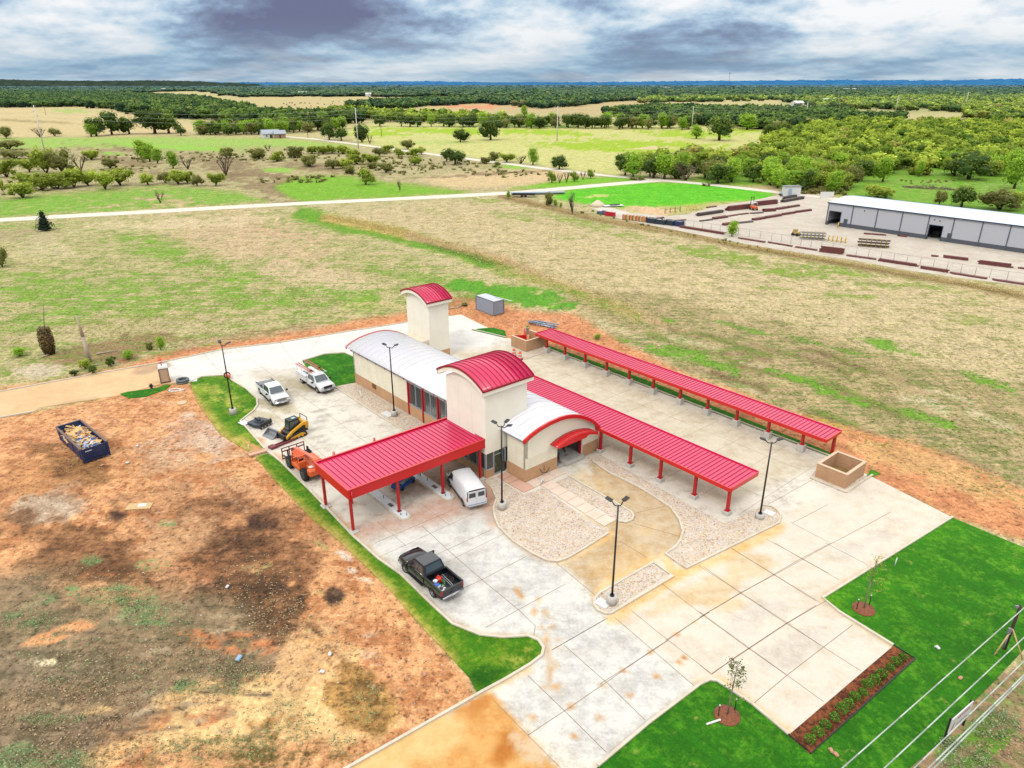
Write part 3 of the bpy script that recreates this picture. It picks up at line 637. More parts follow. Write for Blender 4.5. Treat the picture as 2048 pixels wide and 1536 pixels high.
# kerbs
KERB = M('kerb_concrete', (224, 212, 190), .85, var=.12, scale=1.5, dirt=.35)
def strip_mesh(pts, half, z0, z1, name, mat, closed=False, world=False, kind='structure'):
    W = [Vector((p[0], p[1], 0)) for p in pts] if world else [G(x, y) for x, y in pts]
    n = len(W); V = []; Fc = []
    for i in range(n):
        a = W[(i-1) % n] if (i > 0 or closed) else W[i]; b = W[(i+1) % n] if (i < n-1 or closed) else W[i]
        d = (b-a).normalized(); nrm = Vector((-d.y, d.x, 0))
        if (i > 0 or closed) and (i < n-1 or closed):
            d1 = (W[i]-a).normalized(); k = max(.5, abs(nrm.dot(Vector((-d1.y, d1.x, 0))))); nrm = nrm/k
        for s_ in (-1, 1):
            p = W[i]+nrm*half*s_; V += [(p.x, p.y, z0), (p.x, p.y, z1)]
    m = n if closed else n-1
    for i in range(m):
        a = i*4; b = ((i+1) % n)*4
        Fc += [(a+1, a+3, b+3, b+1), (a, a+1, b+1, b), (a+3, a+2, b+2, b+3)]
    if not closed: Fc += [(0, 2, 3, 1), ((n-1)*4, (n-1)*4+1, (n-1)*4+3, (n-1)*4+2)]
    me = np_mesh(name, V, Fc, [mat]); o = link_mesh(name, me)
    if kind: o['kind'] = kind
    return o
KB = [([(350, 766), (380, 765), (404, 754), (451, 751), (465, 762), (492, 778), (514, 798), (515, 811), (508, 822), (481, 843), (489, 852), (533, 902), (560, 923), (620, 982), (658, 1022), (705, 1072), (757, 1119), (802, 1150), (864, 1211), (905, 1249), (960, 1271), (1007, 1276), (1056, 1273), (1077, 1282), (1087, 1297), (1084, 1312), (1059, 1331), (1007, 1362), (968, 1383), (700, 1535), (560, 1610)], 0),
      ([(1196, 1533), (1298, 1447), (1400, 1370), (1419, 1361), (1435, 1363), (1504, 1409), (1577, 1470)], 0),
      ([(1905, 1035), (1645, 1197), (1678, 1225), (1786, 1292)], 0),
      ([(-200, 822), (0, 784), (191, 748.5), (317, 726.6), (448, 699), (560, 685.6), (680, 666), (815, 645), (898, 632)], 0),
      ([(605, 722), (650, 708.5), (689, 706), (707, 714)], 0), ([(944, 659.5), (1012, 675.5)], 0), ([(1085, 694), (1660, 913)], 0),
      ([(985, 979), (993, 999), (987, 1018), (990, 1036), (997, 1054), (1026, 1083), (1065, 1108), (1094, 1122), (1114, 1124), (1134, 1118), (1165, 1100), (1217, 1067)], 0),
      ([(1137, 953), (1262, 1025), (1267, 1033), (1264, 1041), (1250, 1045.5), (1234, 1042)], 0),
      ([(1525, 1012), (1543, 1014), (1555, 1022), (1562, 1033), (1557, 1047), (1372, 1138), (1331, 1109), (1350, 1096), (1360, 1083), (1366, 1065), (1359, 1041), (1341, 1016), (1312, 997), (1272, 972), (1219, 947), (1188, 925)], 0),
      ([(1306, 1126.6), (1344, 1153), (1222, 1228), (1210, 1228), (1196, 1222), (1188, 1211), (1189, 1199), (1200, 1187)], 1),
      ([(669, 774), (740, 821), (811, 866)], 0), ([(1620, 956), (1690, 985), (1745, 951)], 0), ([(-200, 875), (0, 836), (68, 824)], 0)]
for i, (p, c) in enumerate(KB): strip_mesh(p, .09, 0, .155, 'kerb', KERB, bool(c))

# saw-cut joints of the paving
JM = M('joint_sealant', (146, 120, 96), .9, var=.25)
def joints():
    S2 = crop(400, 660, .19531)
    L_ = [[S5(360, 725), S5(620, 940)], [S5(735, 1075), S5(1240, 1510)], [S5(330, 1282), S5(690, 1078)],
          [S5(1040, 860), S5(1300, 1060), S5(1590, 1272), S5(1830, 1440)], [S5(840, 1030), S5(1070, 1215), S5(1350, 1432)], [S5(1270, 740), S5(1540, 915), S5(1840, 1110), S5(2048, 1250)], [S5(1480, 632), S5(1760, 802), S5(2048, 978)], [S5(1700, 570), S5(1945, 702), S5(2100, 790)], [S5(1860, 465), S5(2100, 590)],
          [S5(640, 1500), S5(980, 1285), S5(1300, 1060), S5(1540, 915), S5(1760, 800), S5(2048, 640), S5(2500, 400)], [S5(1355, 1432), S5(1600, 1270), S5(1840, 1110), S5(2048, 988), S5(2300, 845)],
          [S5(840, 412), S5(1060, 360)], [S5(850, 470), S5(1155, 556)], [S5(760, 580), S5(940, 690)], [S5(1715, 350), S5(2020, 180)], [S5(1870, 470), S5(2100, 350)], [S5(1060, 1220), S5(1340, 1040)],
          [S6(0, 470), S6(260, 318), S6(640, 100), S6(830, 0)], [S6(220, 725), S6(545, 510), S6(735, 395)], [S6(340, 1015), S6(550, 838), S6(780, 660), S6(965, 520)], [S6(0, 440), S6(310, 665), S6(550, 838), S6(780, 1005)], [S6(20, 150), S6(260, 320), S6(545, 510), S6(780, 660), S6(1015, 810)],
          [S6(200, 35), S6(470, 205), S6(735, 370)], [S6(470, 0), S6(640, 100), S6(880, 235)], [S6(790, 0), S6(1060, 140)], [S6(0, 775), S6(75, 835)], [S6(75, 832), S6(220, 725)],
          [(842.7, 1051), (895, 1100), (964, 1160), S7(985, 205), S7(1085, 300), S7(1075, 352)], [(971, 1256), S7(985, 205), (1130, 1169)], [(749, 1087), (857, 1041), (905, 1021)], [(866, 1113), (898, 1098), (983, 1060)], [(881, 1198), (964, 1160), (1053, 1113)], [S7(1185, 440), S7(1490, 262)], [S7(1250, 410), S7(1500, 630), S7(1725, 850)], [S7(1040, 940), S7(1255, 797), S7(1500, 630), S7(1770, 440), S7(1860, 385)], [S7(1040, 590), S7(1255, 797), S7(1500, 1040)], [S7(840, 735), S7(1040, 940), S7(1230, 1129)],
          [(525, 736), (736, 888)], [(536.7, 818), (652, 916)], [S2(280, 440), S2(1050, 325)], [S2(-200, 500), S2(280, 440)], [S2(690, 980), S2(870, 915)], [S2(1420, 968), S2(1750, 880)], [S2(1100, 1062), S2(1440, 965)], [S2(1130, 850), S2(1400, 775)], [S2(1640, 1115), S2(2048, 1000)],
          [(525, 736), (470, 697)], [(585, 720), (560, 686)], [(447, 752), (408, 708)], [(610, 723), (640, 673)]]
    # straight lines of the canopied lanes, in the building's own frame
    for b in (14.6, 18.2, 21.8): L_.append([PXY(*LW(a, b).to_2d()) for a in (-23, 0, 15.5)])
    for a in range(-20, 17, 4): L_.append([PXY(*LW(a, b).to_2d()) for b in (10.6, 18, 25)])
    for b in (-13.8, -9.4, -4.9): L_.append([PXY(*LW(a, b).to_2d()) for a in (-3.5, 1.0)])
    L_.append([PXY(*LW(.9, b).to_2d()) for b in (-17.5, -4.5)]); L_.append([PXY(*LW(4.9, b).to_2d()) for b in (-17.5, -3.0)])
    for k, l in enumerate(L_):
        o = strip_mesh(l, .02 if k < 36 else .014, .031, .0345, 'pavement_joint', JM)
joints()
# joined walk slabs beside the wash
TILE = M('walk_slab', (238, 214, 194), .8, var=.1, scale=1, dirt=.3)
TILEP = M('walk_slab_pink', (224, 178, 154), .8, var=.12, scale=1)
def walkway():
    def slab(a0, a1, b0, b1, m):
        MB().bb(a0+.02, a1-.02, b0+.02, b1-.02, 0, .115).build('walk_slab', m, loc=ORG, rz=ANG)['kind'] = 'structure'
    pts = [(.05, 1.35), (1.35, 2.65)]
    for i in range(4): slab(.05, 1.25, -1.3+i*1.35+.0, -1.3+(i+1)*1.35, TILEP if i < 1 else TILE)
    for i in range(3): slab(-2.6+i*.9, -2.6+(i+1)*.9-.03, -1.35, -.06, TILEP)
    for i in range(7): slab(1.28+i*1.2, 1.28+(i+1)*1.2, .72-i*.07, 2.15-i*.07, TILE)
walkway()
# ================================================================== camera, sky, sun
def setup():
    cam = bpy.data.cameras.new('camera'); co = bpy.data.objects.new('camera', cam); COL.objects.link(co)
    co.location = (0, 0, CAM_H); co.rotation_euler = (pi/2-TH, 0, 0)
    cam.sensor_width = 36; cam.lens = FPX/2048*36; cam.clip_start = .5; cam.clip_end = 200000
    scene.camera = co
    el, az = R(50), R(-150)
    sun = bpy.data.lights.new('sun', 'SUN'); sun.energy = 1.9; sun.angle = R(14); sun.color = (1, .96, .9)
    so = bpy.data.objects.new('sun', sun); COL.objects.link(so)
    d = Vector((cos(el)*sin(az), cos(el)*cos(az), sin(el)))            # towards the sun
    so.rotation_euler = (-d).to_track_quat('-Z', 'Y').to_euler()
    w = bpy.data.worlds.new('World'); scene.world = w; w.use_nodes = True
    t = w.node_tree; N, L = t.nodes, t.links; bg = N['Background']; bg.inputs[1].default_value = .1
    class T(NT):
        def __init__(s): s.t = t; s.N = N; s.L = L
    q = T()
    sky = q.new('ShaderNodeTexSky', sky_type='NISHITA'); sky.sun_disc = False; sky.sun_elevation = el; sky.sun_rotation = az; sky.altitude = 200; sky.dust_density = 2
    D = N.new('ShaderNodeTexCoord').outputs['Generated']
    sx = q.new('ShaderNodeSeparateXYZ'); L.new(D, sx.inputs[0]); z = q.math('MAXIMUM', sx.outputs[2], 0.0)
    lz = q.math('MULTIPLY', q.math('LOGARITHM', q.math('ADD', z, .035), math.e), 2.5)
    cv = q.new('ShaderNodeCombineXYZ'); L.new(q.math('MULTIPLY', sx.outputs[0], 9.5), cv.inputs[0]); L.new(q.math('MULTIPLY', sx.outputs[1], 9.5), cv.inputs[1]); L.new(lz, cv.inputs[2])
    p = q.map(cv.outputs[0], loc=(2.3, 1.1, 4.4)); ph = q.map(p, loc=(0, 0, .16))
    n1 = q.noise(.55, p, 7, .56, .1); n1b = q.noise(.55, ph, 7, .56, .1); n2 = q.noise(3.0, p, 6, .6, .2); n3 = q.noise(.26, q.map(p, loc=(9, 2, 0)), 3, .5)
    li = q.math('MULTIPLY', q.math('SUBTRACT', n1, n1b), -1.1)
    c = q.math('ADD', q.math('ADD', q.math('MULTIPLY', n1, .72), q.math('ADD', q.math('MULTIPLY', n2, .12), q.math('MULTIPLY_ADD', n3, .5, -.17))), li)
    r = q.new('ShaderNodeValToRGB'); L.new(c, r.inputs[0]); e = r.color_ramp.elements
    def dl(*c): return tuple(lin(x) for x in c)+(1,)
    stops = [(.34, (108, 114, 148)), (.41, (128, 142, 172)), (.46, (150, 174, 204)), (.505, (182, 208, 230)), (.55, (216, 230, 242)), (.62, (252, 253, 255))]
    while len(e) < len(stops): e.new(.5)
    for el_, (pp, cc) in zip(e, stops): el_.position = pp; el_.color = dl(*cc)
    # haze towards the horizon, with soft bands of pale blue
    hz = q.mr(z, 0, .075, 1, 0, True)
    hb = q.mix(q.mr(q.noise(.5, q.map(p, loc=(1, 1, 0)), 5, .6), .42, .62, 0, 1, True), dl(138, 176, 202)[:3], dl(216, 226, 232)[:3])
    col = q.mix(q.math('MULTIPLY', hz, .66), r.outputs[0], hb)
    # overcast dome: brighter overhead, as a cloud deck is
    up = q.mr(z, .125, .38, 1.0, 3.75, True)
    col = q.mix(q.mr(z, .13, .3, 0, .85, True), col, (.60, .585, .56)); col = q.scalec(col, q.math('MULTIPLY', up, 10.0))
    mixs = q.mix(.93, sky.outputs[0], col)
    L.new(mixs, bg.inputs[0])
    scene.render.engine = 'CYCLES'
    scene.view_settings.view_transform = 'Standard'; scene.view_settings.look = 'None'; scene.view_settings.exposure = 0; scene.view_settings.gamma = 1
    scene.cycles.max_bounces = 6; scene.cycles.diffuse_bounces = 2; scene.cycles.transparent_max_bounces = 12
setup()

# ================================================================== roads, yard
ROAD = surf_mat('crushed_limestone_road', W=2, K=2, s1=.3, s2=1, s3=4, amp=.2, bump=.1)
def road(name, pts, half, z=.02):
    P = [G(x, y).to_2d() for x, y in pts]; Lf, Rt = [], []
    for i in range(len(P)):
        a = P[max(0, i-1)]; b = P[min(len(P)-1, i+1)]; d = (b-a).normalized(); n = Vector((-d.y, d.x))
        w = half*rnd.uniform(.92, 1.08); Lf.append(P[i]+n*w); Rt.append(P[i]-n*w)
    def lay(F): n = len(F.px); F.put(np.ones(n), a=(236, 230, 214), b=(210, 200, 180), m=.35, st=.2)
    return sheet(name, Lf+Rt[::-1], z, 3.0, lay, ROAD, world=True)
road('gravel_road', [(-500, 468), (-200, 453), (0, 440), (150, 431.5), (300, 423.5), (450, 415), (600, 407), (750, 400), (900, 392.5), (1040, 385), (1150, 375), (1250, 366), (1330, 359.5)], 3.3)
road('gravel_road', [(480, 262), (560, 272.5), (620, 277), (725, 290), (800, 300), (860, 308), (930, 317), (1000, 325.5), (1100, 338.5), (1200, 350), (1285, 358), (1400, 367), (1480, 376), (1560, 385), (1640, 394), (1720, 404), (1900, 430), (2300, 500)], 2.7, .026)
YARD = [(1185, 417), (1215, 413), (1260, 425), (1335, 432), (1372, 429), (1440, 410), (1500, 402), (1560, 389), (1600, 386), (1660, 396), (1700, 404), (2600, 540), (2600, 690), (2048, 572), (1900, 553), (1800, 538), (1700, 519), (1560, 500), (1475, 485), (1350, 460), (1245, 439)]
sheet('gravel_yard', YARD, .015, 1.6, yard_layers, YARD_M)

# ================================================================== wash building
def ribbed(name, base, rib, rough=.35, metal=0.0): pass
REDROOF = M('red_metal_roofing', (226, 14, 90), .34, .0, var=.13, scale=.35, coat=.1)
REDRIB = M('red_roof_seams', (168, 10, 38), .45, var=.05)
REDTRIM = M('red_trim', (224, 14, 22), .35, var=.05, coat=.2)
REDDK = M('red_steel_column', (196, 16, 26), .4, var=.06)
REDPANEL = M('red_fascia_panel', (232, 14, 20), .4, var=.05)
CREAM = M('cream_stucco', (268, 260, 240), .9, var=.05, scale=.7, bump=.06)
def masonry(name, c1, c2, mort, sx=.4, sz=.2, mix_=.5):
    t = NT(name); v = t.obj()
    # blocks wrap every wall: use x+y as the running direction
    s = t.new('ShaderNodeSeparateXYZ'); t.l(v, s.inputs[0]); cx = t.new('ShaderNodeCombineXYZ')
    t.l(t.math('ADD', s.outputs[0], s.outputs[1]), cx.inputs[0]); t.l(s.outputs[2], cx.inputs[1])
    b = t.new('ShaderNodeTexBrick'); t.l(cx.outputs[0], b.inputs['Vector']); b.inputs['Scale'].default_value = 1
    b.inputs['Brick Width'].default_value = sx; b.inputs['Row Height'].default_value = sz; b.inputs['Mortar Size'].default_value = .012
    b.inputs['Color1'].default_value = (*ALB(*c1), 1); b.inputs['Color2'].default_value = (*ALB(*c2), 1); b.inputs['Mortar'].default_value = (*ALB(*mort), 1)
    c = t.scalec(b.outputs['Color'], t.mr(t.noise(.9, v, 5), .3, .7, .92, 1.08)); t.l(c, t.bsdf.inputs['Base Color']); t.bsdf.inputs['Roughness'].default_value = .9
    t.bump(b.outputs['Fac'], .2, -.01); return t.m
CMU = masonry('cream_block', (266, 256, 232), (260, 250, 222), (246, 234, 206))
BRICK = masonry('tan_block_base', (216, 166, 120), (204, 154, 110), (226, 188, 148), .2, .2)
BRICKW = masonry('tan_brick', (206, 158, 116), (186, 138, 100), (216, 180, 142), .3, .1)
def vstripes(name, rgb, step=.3, dark=.9, axis=None, rough=.6):
    t = NT(name); v = t.obj(); s = t.new('ShaderNodeSeparateXYZ'); t.l(v, s.inputs[0])
    u = t.math('ADD', s.outputs[0], s.outputs[1]); f = t.math('FRACT', t.math('DIVIDE', u, step))
    m = t.mr(f, 0, .16, dark, 1.0); t.l(t.scalec(ALB(*rgb), m), t.bsdf.inputs['Base Color']); t.bsdf.inputs['Roughness'].default_value = rough
    t.bump(m, .25, .02); return t.m
FASCIA = vstripes('red_ribbed_fascia', (226, 12, 18), .18, .72, rough=.4)
GABLE = vstripes('cream_ribbed_panel', (268, 260, 236), .22, .92)
WGLASS = M('window_glass', (70, 84, 84), .05, spec=1., var=.25, scale=.7)
FRAME = M('aluminium_frame', (196, 200, 206), .35, .4)
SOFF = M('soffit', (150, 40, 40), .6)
def poly_mat():
    t = NT('polycarbonate_roof'); v = t.obj()
    n = t.noise(.22, v, 4, .6, .8)
    c = t.mix(t.mr(n, .4, .62), ALB(262, 258, 268), ALB(255, 255, 255))
    s = t.new('ShaderNodeSeparateXYZ'); t.l(v, s.inputs[0]); f = t.math('FRACT', t.math('DIVIDE', s.outputs[1], .16))
    c = t.scalec(c, t.mr(f, .0, .2, .95, 1.))
    t.l(c, t.bsdf.inputs['Base Color']); t.bsdf.inputs['Roughness'].default_value = .28; t.bsdf.inputs['Specular IOR Level'].default_value = .6
    tr = t.new('ShaderNodeBsdfTranslucent'); tr.inputs[0].default_value = (.9, .9, .93, 1); ms = t.new('ShaderNodeMixShader'); ms.inputs[0].default_value = .1
    t.l(t.bsdf.outputs[0], ms.inputs[1]); t.l(tr.outputs[0], ms.inputs[2]); t.l(ms.outputs[0], t.N['Material Output'].inputs[0]); return t.m
POLY = poly_mat()
def clear_glass():
    t = NT('storefront_glass'); t.bsdf.inputs['Base Color'].default_value = (.7, .76, .76, 1); t.bsdf.inputs['Roughness'].default_value = .03; t.bsdf.inputs['Specular IOR Level'].default_value = .8
    tr = t.new('ShaderNodeBsdfTransparent'); tr.inputs[0].default_value = (.88, .93, .93, 1); ms = t.new('ShaderNodeMixShader'); ms.inputs[0].default_value = .93
    t.l(t.bsdf.outputs[0], ms.inputs[1]); t.l(tr.outputs[0], ms.inputs[2]); t.l(ms.outputs[0], t.N['Material Output'].inputs[0]); return t.m
CGLASS = clear_glass()
INWALL = M('inside_wall_panel', (236, 228, 208), .7, var=.06)

PROF = [(-.58, 4.74), (.3, 5.13), (1.38, 5.45), (2.6, 5.64), (3.98, 5.69), (4.9, 5.6), (5.74, 5.4), (6.7, 5.05), (7.58, 4.58), (8.3, 4.12), (8.95, 3.55), (9.5, 2.98), (10.0, 2.42)]
def prof_z(b):
    for (b0, z0), (b1, z1) in zip(PROF[:-1], PROF[1:]):
        if b0 <= b <= b1: return z0+(z1-z0)*(b-b0)/(b1-b0)
    return PROF[-1][1]
def arc_pts(x0, z0, x1, z1, rise, n=20):
    out = []
    for i in range(n+1):
        t = i/n; out.append((x0+(x1-x0)*t, z0+(z1-z0)*t+rise*(1-(2*t-1)**2)))
    return out
def wash_building():
    root = empty('car_wash_building', ORG, ANG, 'long cream car wash building with vaulted translucent roof and two red-roofed towers', 'building')
    A0 = -31.85
    # masonry, left wall with three glazed bays
    MB().bb(A0, -9.0, 0, .3, 0, 1.35).build('base_course', BRICK, root); MB().bb(-2.6, 0, 0, .3, 0, 1.35).build('base_course', BRICK, root)
    MB().bb(A0, -19.7, .02, .28, 1.35, 4.3).build('wall', CMU, root); MB().bb(-2.6, -.02, .02, .28, 1.35, 4.34).build('wall', CMU, root)
    MB().bb(A0+.25, -.3, 9.6, 9.85, 0, 2.2).build('wall', INWALL, root)
    # far gable and near gable with doorway
    def gable(a0, a1, hole=True):
        top = [(b, prof_z(b)-.1) for b in (9.8, 9.5, 8.95, 8.3, 7.58, 6.7, 5.74, 4.9, 3.98, 2.6, 1.38, .3, 0.02)]
        if hole: pts = [(0.02, 1.35), (4.1, 1.35), (4.1, 3.05), (7.5, 3.05), (7.5, 1.35), (9.8, 1.35)]+top
        else: pts = [(0.02, 1.35), (9.8, 1.35)]+top
        return pts
    MB().prism(gable(0, 0), 'x', -.3, -.02).build('gable_wall', GABLE, root)
    MB().bb(-.02, -.012, 0, 4.1, 1.35, 2.5).build('gable_block', CMU, root); MB().bb(-.02, -.01, 7.5, 9.8, 1.35, 2.3).build('gable_block', CMU, root)
    MB().bb(-.28, .0, 0.3, 4.1, 0, 1.35).build('base_course', BRICK, root); MB().bb(-.28, .0, 7.5, 9.85, 0, 1.35).build('base_course', BRICK, root)
    MB().prism(gable(0, 0, False), 'x', A0, A0+.25).bb(A0, A0+.25, .3, 9.8, 0, 1.35).build('gable_wall', CMU, root)
    # floor, pit and conveyor kerb inside
    MB().bb(A0+.3, -.35, .3, 9.6, .02, .12).bb(-6, .35, 5.0, 7.45, .12, .5).bb(-8, .1, 4.12, 4.95, .12, .17).build('tunnel_floor', CONC, root)
    MB().bb(A0+.3, -8.8, 9.3, 9.55, .3, 3.0).build('inner_panel', INWALL, root)
    # vaulted roof with ribs
    m = MB(); a0, a1 = A0-.5, .32
    m.rings([[(a, b, z) for b, z in PROF]+[(a, b, z-.06) for b, z in reversed(PROF)] for a in (a0, a1)], 0, True, True)
    m.build('vault_roof', POLY, root)
    for i in range(29):
        a = a0+.6+i*1.12
        if a > a1-.2: break
        MB().rings([[(a+d, b, z+.03) for b, z in PROF]+[(a+d, b, z-.0) for b, z in reversed(PROF)] for d in (-.035, .035)], 0, False, True).build('roof_rib', PLAST, root)
    for a, w in ((a1+.06, .1), (a0-.06, .07)):
        MB().rings([[(a+d, b, z+.07) for b, z in PROF]+[(a+d, b, z-.3) for b, z in reversed(PROF)] for d in (-w, w)], 0, False, True).build('gable_trim', REDTRIM, root)
    # eave beam, dark clerestory gap and red posts under the left eave
    MB().bb(A0, -9.0, -.28, .25, 4.3, 4.42).bb(-2.5, .1, -.28, .25, 4.34, 4.42).build('eave_gutter', FRAME, root)
    MB().bb(A0, -9, .05, .2, 4.42, 4.95).bb(-2.5, 0, .05, .2, 4.42, 4.95).build('clerestory', GLASS, root)
    for i in range(12): MB().bb(A0+.1+i*1.95, A0+.22+i*1.95, -.32, -.1, 4.25, 4.8).build('eave_bracket', REDDK, root)
    # glazed bays
    xs = [-19.6, -16.75, -13.9, -11.1, -9.0]
    for i, x in enumerate(xs[:-1]):
        MB().bb(x-.09, x+.09, -.12, .22, 0.02, 4.3, bevel=.02).build('bay_column', REDDK, root)
        MB().bb(x+.12, x+.24, .06, .2, 1.4, 4.3).build('bay_column', REDDK, root)
        x1 = xs[i+1]
        fr = MB()
        fr.bb(x+.09, x1-.09, -.03, .14, 1.351, 1.45).bb(x+.09, x1-.09, 0, .12, 3.95, 4.3).bb((x+x1)/2-.04, (x+x1)/2+.04, 0, .1, 1.45, 3.95)
        f = fr.build('window', FRAME, root)
        MB().poly([(x+.1, .05, 1.45), (x1-.1, .05, 1.45), (x1-.1, .05, 3.95), (x+.1, .05, 3.95)]).build('pane', CGLASS, f)
    MB().tube((-19.4, 3.2, 3.3), (-15.5, 3.2, 3.3), .06).tube((-19.2, 3, .1), (-19.2, 3, 3.3), .06).tube((-16, 3, .1), (-16, 3, 3.3), .06).build('wash_arch', REDDK, root)
    MB().box((-17.3, 5.5, 1.3), (1.8, 1.2, 2.4), bevel=.1).box((-17.6, 4.6, .9), (.8, .5, 1.6), bevel=.05).build('wash_equipment', DARK, root)
    BRU = M('maroon_brush', (120, 36, 36), .9, var=.3, scale=6); MB().tube((-16.2, 5.6, .2), (-16.2, 5.6, 2.5), .4, n=12).build('wash_brush', BRU, root); MB().tube((-18.4, 4.9, .2), (-18.4, 4.9, 2.3), .3, n=12).build('wash_brush', BRU, root)
    MB().bb(-27.55, -26.75, -.06, -.001, .75, 1.3).build('wall_vent', M('brown_vent', (120, 84, 54), .8), root)
    # outlet details at the near gable
    MB().box((-1.2, 4.65, .72), (.9, .55, 1.05), bevel=.08).box((-.75, 4.9, .8), (.3, .25, .7), bevel=.03).build('wash_motor', DARK, root)
    MB().bb(-.3, .02, 7.42, 7.56, .02, 3.05).build('door_jamb', PLAST, root); MB().bb(-.34, .0, 7.34, 7.42, .02, 3.05).build('door_jamb', REDDK, root)
    MB().box((-2.0, 6.9, 1.0), (1.0, .5, .5), bevel=.05).tube((-1.2, 6.4, .55), (-2.4, 7.2, .55), .05).build('wash_nozzle_unit', M('brown_machine', (126, 88, 62), .7), root)
    MB().bb(-.9, -.6, 5.9, 6.3, .5, .506).build('floor_drain', M('drain_grate', (150, 145, 140), .6), root)
    aw = MB(); arc = arc_pts(3.1, 3.04, 8.5, 2.94, .56, 16)
    aw.rings([[(a, b, z) for b, z in arc]+[(a, b, z-.05) for b, z in reversed(arc)] for a in (.0, 1.12)], 0, True, True)
    for a in (.35, .7, 1.0): aw.rings([[(a+d, b, z+.05) for b, z in arc]+[(a+d, b, z) for b, z in reversed(arc)] for d in (-.02, .02)], 0, False)
    fa = [(b, z) for b, z in arc]
    low = [(b, max(3.03-.02*(b-3.1), 0) if b < 6.9 else z-.22) for b, z in reversed(fa)]
    aw.prism([(b, z+.02) for b, z in fa]+low[1:-1] if False else [(b, z+.02) for b, z in fa]+[(b, z-.001*i-.03) for i, (b, z) in enumerate(low)], 'x', 1.1, 1.16)
    aw.build('door_awning', REDTRIM, root)
    # near tower
    def tower(a0, a1, b0, b1, zc, z0, ra0, ra1, rb0, rb1, ze0, ze1, rise, nrib):
        tb = MB().prism([(b0, z0), (b1, z0), (b1, zc), (b0, zc)], 'x', a0, a1)
        arc2 = arc_pts(a0, zc-.02, a1, zc-.02, rise*.86, 16)
        tb.prism(arc2, 'y', b0, b1)
        t_ = tb.build('tower', CREAM, root)
        arc = arc_pts(ra0, ze0, ra1, ze1, rise, 24)
        fb = MB(); inner = [(a*.985+.015*(ra0+ra1)/2, z-.5) for a, z in arc]
        for bb0, bb1 in ((rb0+.02, rb0+.3), (rb1-.3, rb1-.02)): fb.prism(arc+list(reversed(inner)), 'y', bb0, bb1)
        fb.bb(ra1-.16, ra1-.02, rb0+.02, rb1-.02, ze1-.45, ze1-.02).bb(ra0+.02, ra0+.16, rb0+.02, rb1-.02, ze0-.45, ze0-.02)
        fb.build('tower_fascia', CREAM, t_)
        m = MB(); m.rings([[(a, b, z+.07) for a, z in arc]+[(a, b, z) for a, z in reversed(arc)] for b in (rb0, rb1)], 0, True, True)
        for i in range(nrib+1):
            b = rb0+(rb1-rb0)*i/nrib; m.rings([[(a, b+d, z+.14) for a, z in arc]+[(a, b+d, z+.06) for a, z in reversed(arc)] for d in (-.03, .03)], 1, False, True)
        m.rings([[(a, b, z+.1) for a, z in arc]+[(a, b, z-.08) for a, z in reversed(arc)] for b in (rb0-.05, rb0)], 1, False, True)
        m.bb(ra1-.01, ra1+.05, rb0, rb1, ze1-.08, ze1+.12, mi=1).build('tower_roof', [REDROOF, REDRIB], t_)
        for k in (1, 2): MB().bb(a0+.001+(a1-a0)*k/3-.012, a0+(a1-a0)*k/3+.012, b0-.004, b0-.001, z0, zc-.3).build('control_joint', M('joint_line', (240, 231, 208), .9), t_)  # faint score lines in a tone close to the stucco
        return t_
    tower(-8.95, -2.95, -2.3, 2.75, 8.8, 2.72, -9.78, -2.62, -2.75, 3.35, 9.2, 9.16, 1.15, 11)
    tower(-36.8, -31.52, 11.2, 14.32, 8.05, 1.25, -37.3, -31.1, 10.65, 14.7, 8.62, 8.26, .95, 9)
    MB().bb(-36.82, -31.5, 11.18, 14.34, 0, 1.25).build('base_course', BRICK, root)
    MB().bb(-36.0, -31.9, 9.8, 11.18, 0, 3.0).build('link_wall', CMU, root)
    # shop front at the foot of the near tower
    MB().bb(-8.93, -2.97, -2.28, -2.0, 0, .84).bb(-3.25, -2.97, -2.0, -1.35, 0, .84).bb(-2.62, -2.4, -.05, .3, 0, 1.35).build('base_course', BRICK, root)
    MB().bb(-8.93, -2.99, -.2, 0.0, 0, 2.72).bb(-8.93, -8.7, -2.0, -.2, 0, 2.72).build('inner_panel', M('dim_interior', (96, 96, 90), .8), root)
    for a0, a1 in ((-8.8, -7.3), (-7.25, -5.8), (-5.7, -4.4), (-4.3, -3.15)):
        f = MB().bb(a0, a1, -2.26, -2.14, .845, .95).bb(a0, a1, -2.26, -2.14, 2.6, 2.71).bb(a0, a0+.07, -2.26, -2.14, .95, 2.6).bb(a1-.07, a1, -2.26, -2.14, .95, 2.6).build('window', FRAME, root)
        MB().bb(a0+.07, a1-.07, -2.21, -2.19, .95, 2.6).build('pane', WGLASS, f)
    f = MB().bb(-3.1, -2.98, -2.2, -1.35, .845, .93).bb(-3.1, -2.98, -2.2, -1.35, 2.6, 2.71).bb(-3.1, -2.98, -1.42, -1.35, .93, 2.6).bb(-3.12, -2.97, -2.27, -2.18, .845, 2.71).build('window', FRAME, root)
    MB().bb(-3.06, -3.03, -2.18, -1.42, .93, 2.6).build('pane', WGLASS, f)
    dr = MB().bb(-3.1, -2.98, -1.33, -1.26, .05, 2.71).bb(-3.1, -2.98, -.36, -.29, .05, 2.71).bb(-3.1, -2.98, -1.26, -.36, 2.12, 2.2).bb(-3.1, -2.98, -1.26, -.36, 2.63, 2.71).bb(-3.1, -2.98, -1.26, -.36, .05, .2).build('door', FRAME, root)
    MB().bb(-3.06, -3.02, -1.26, -.36, .2, 2.12).bb(-3.06, -3.02, -1.26, -.36, 2.2, 2.63).build('pane', M('green_tinted_glass', (44, 74, 58), .05, spec=1.), dr)
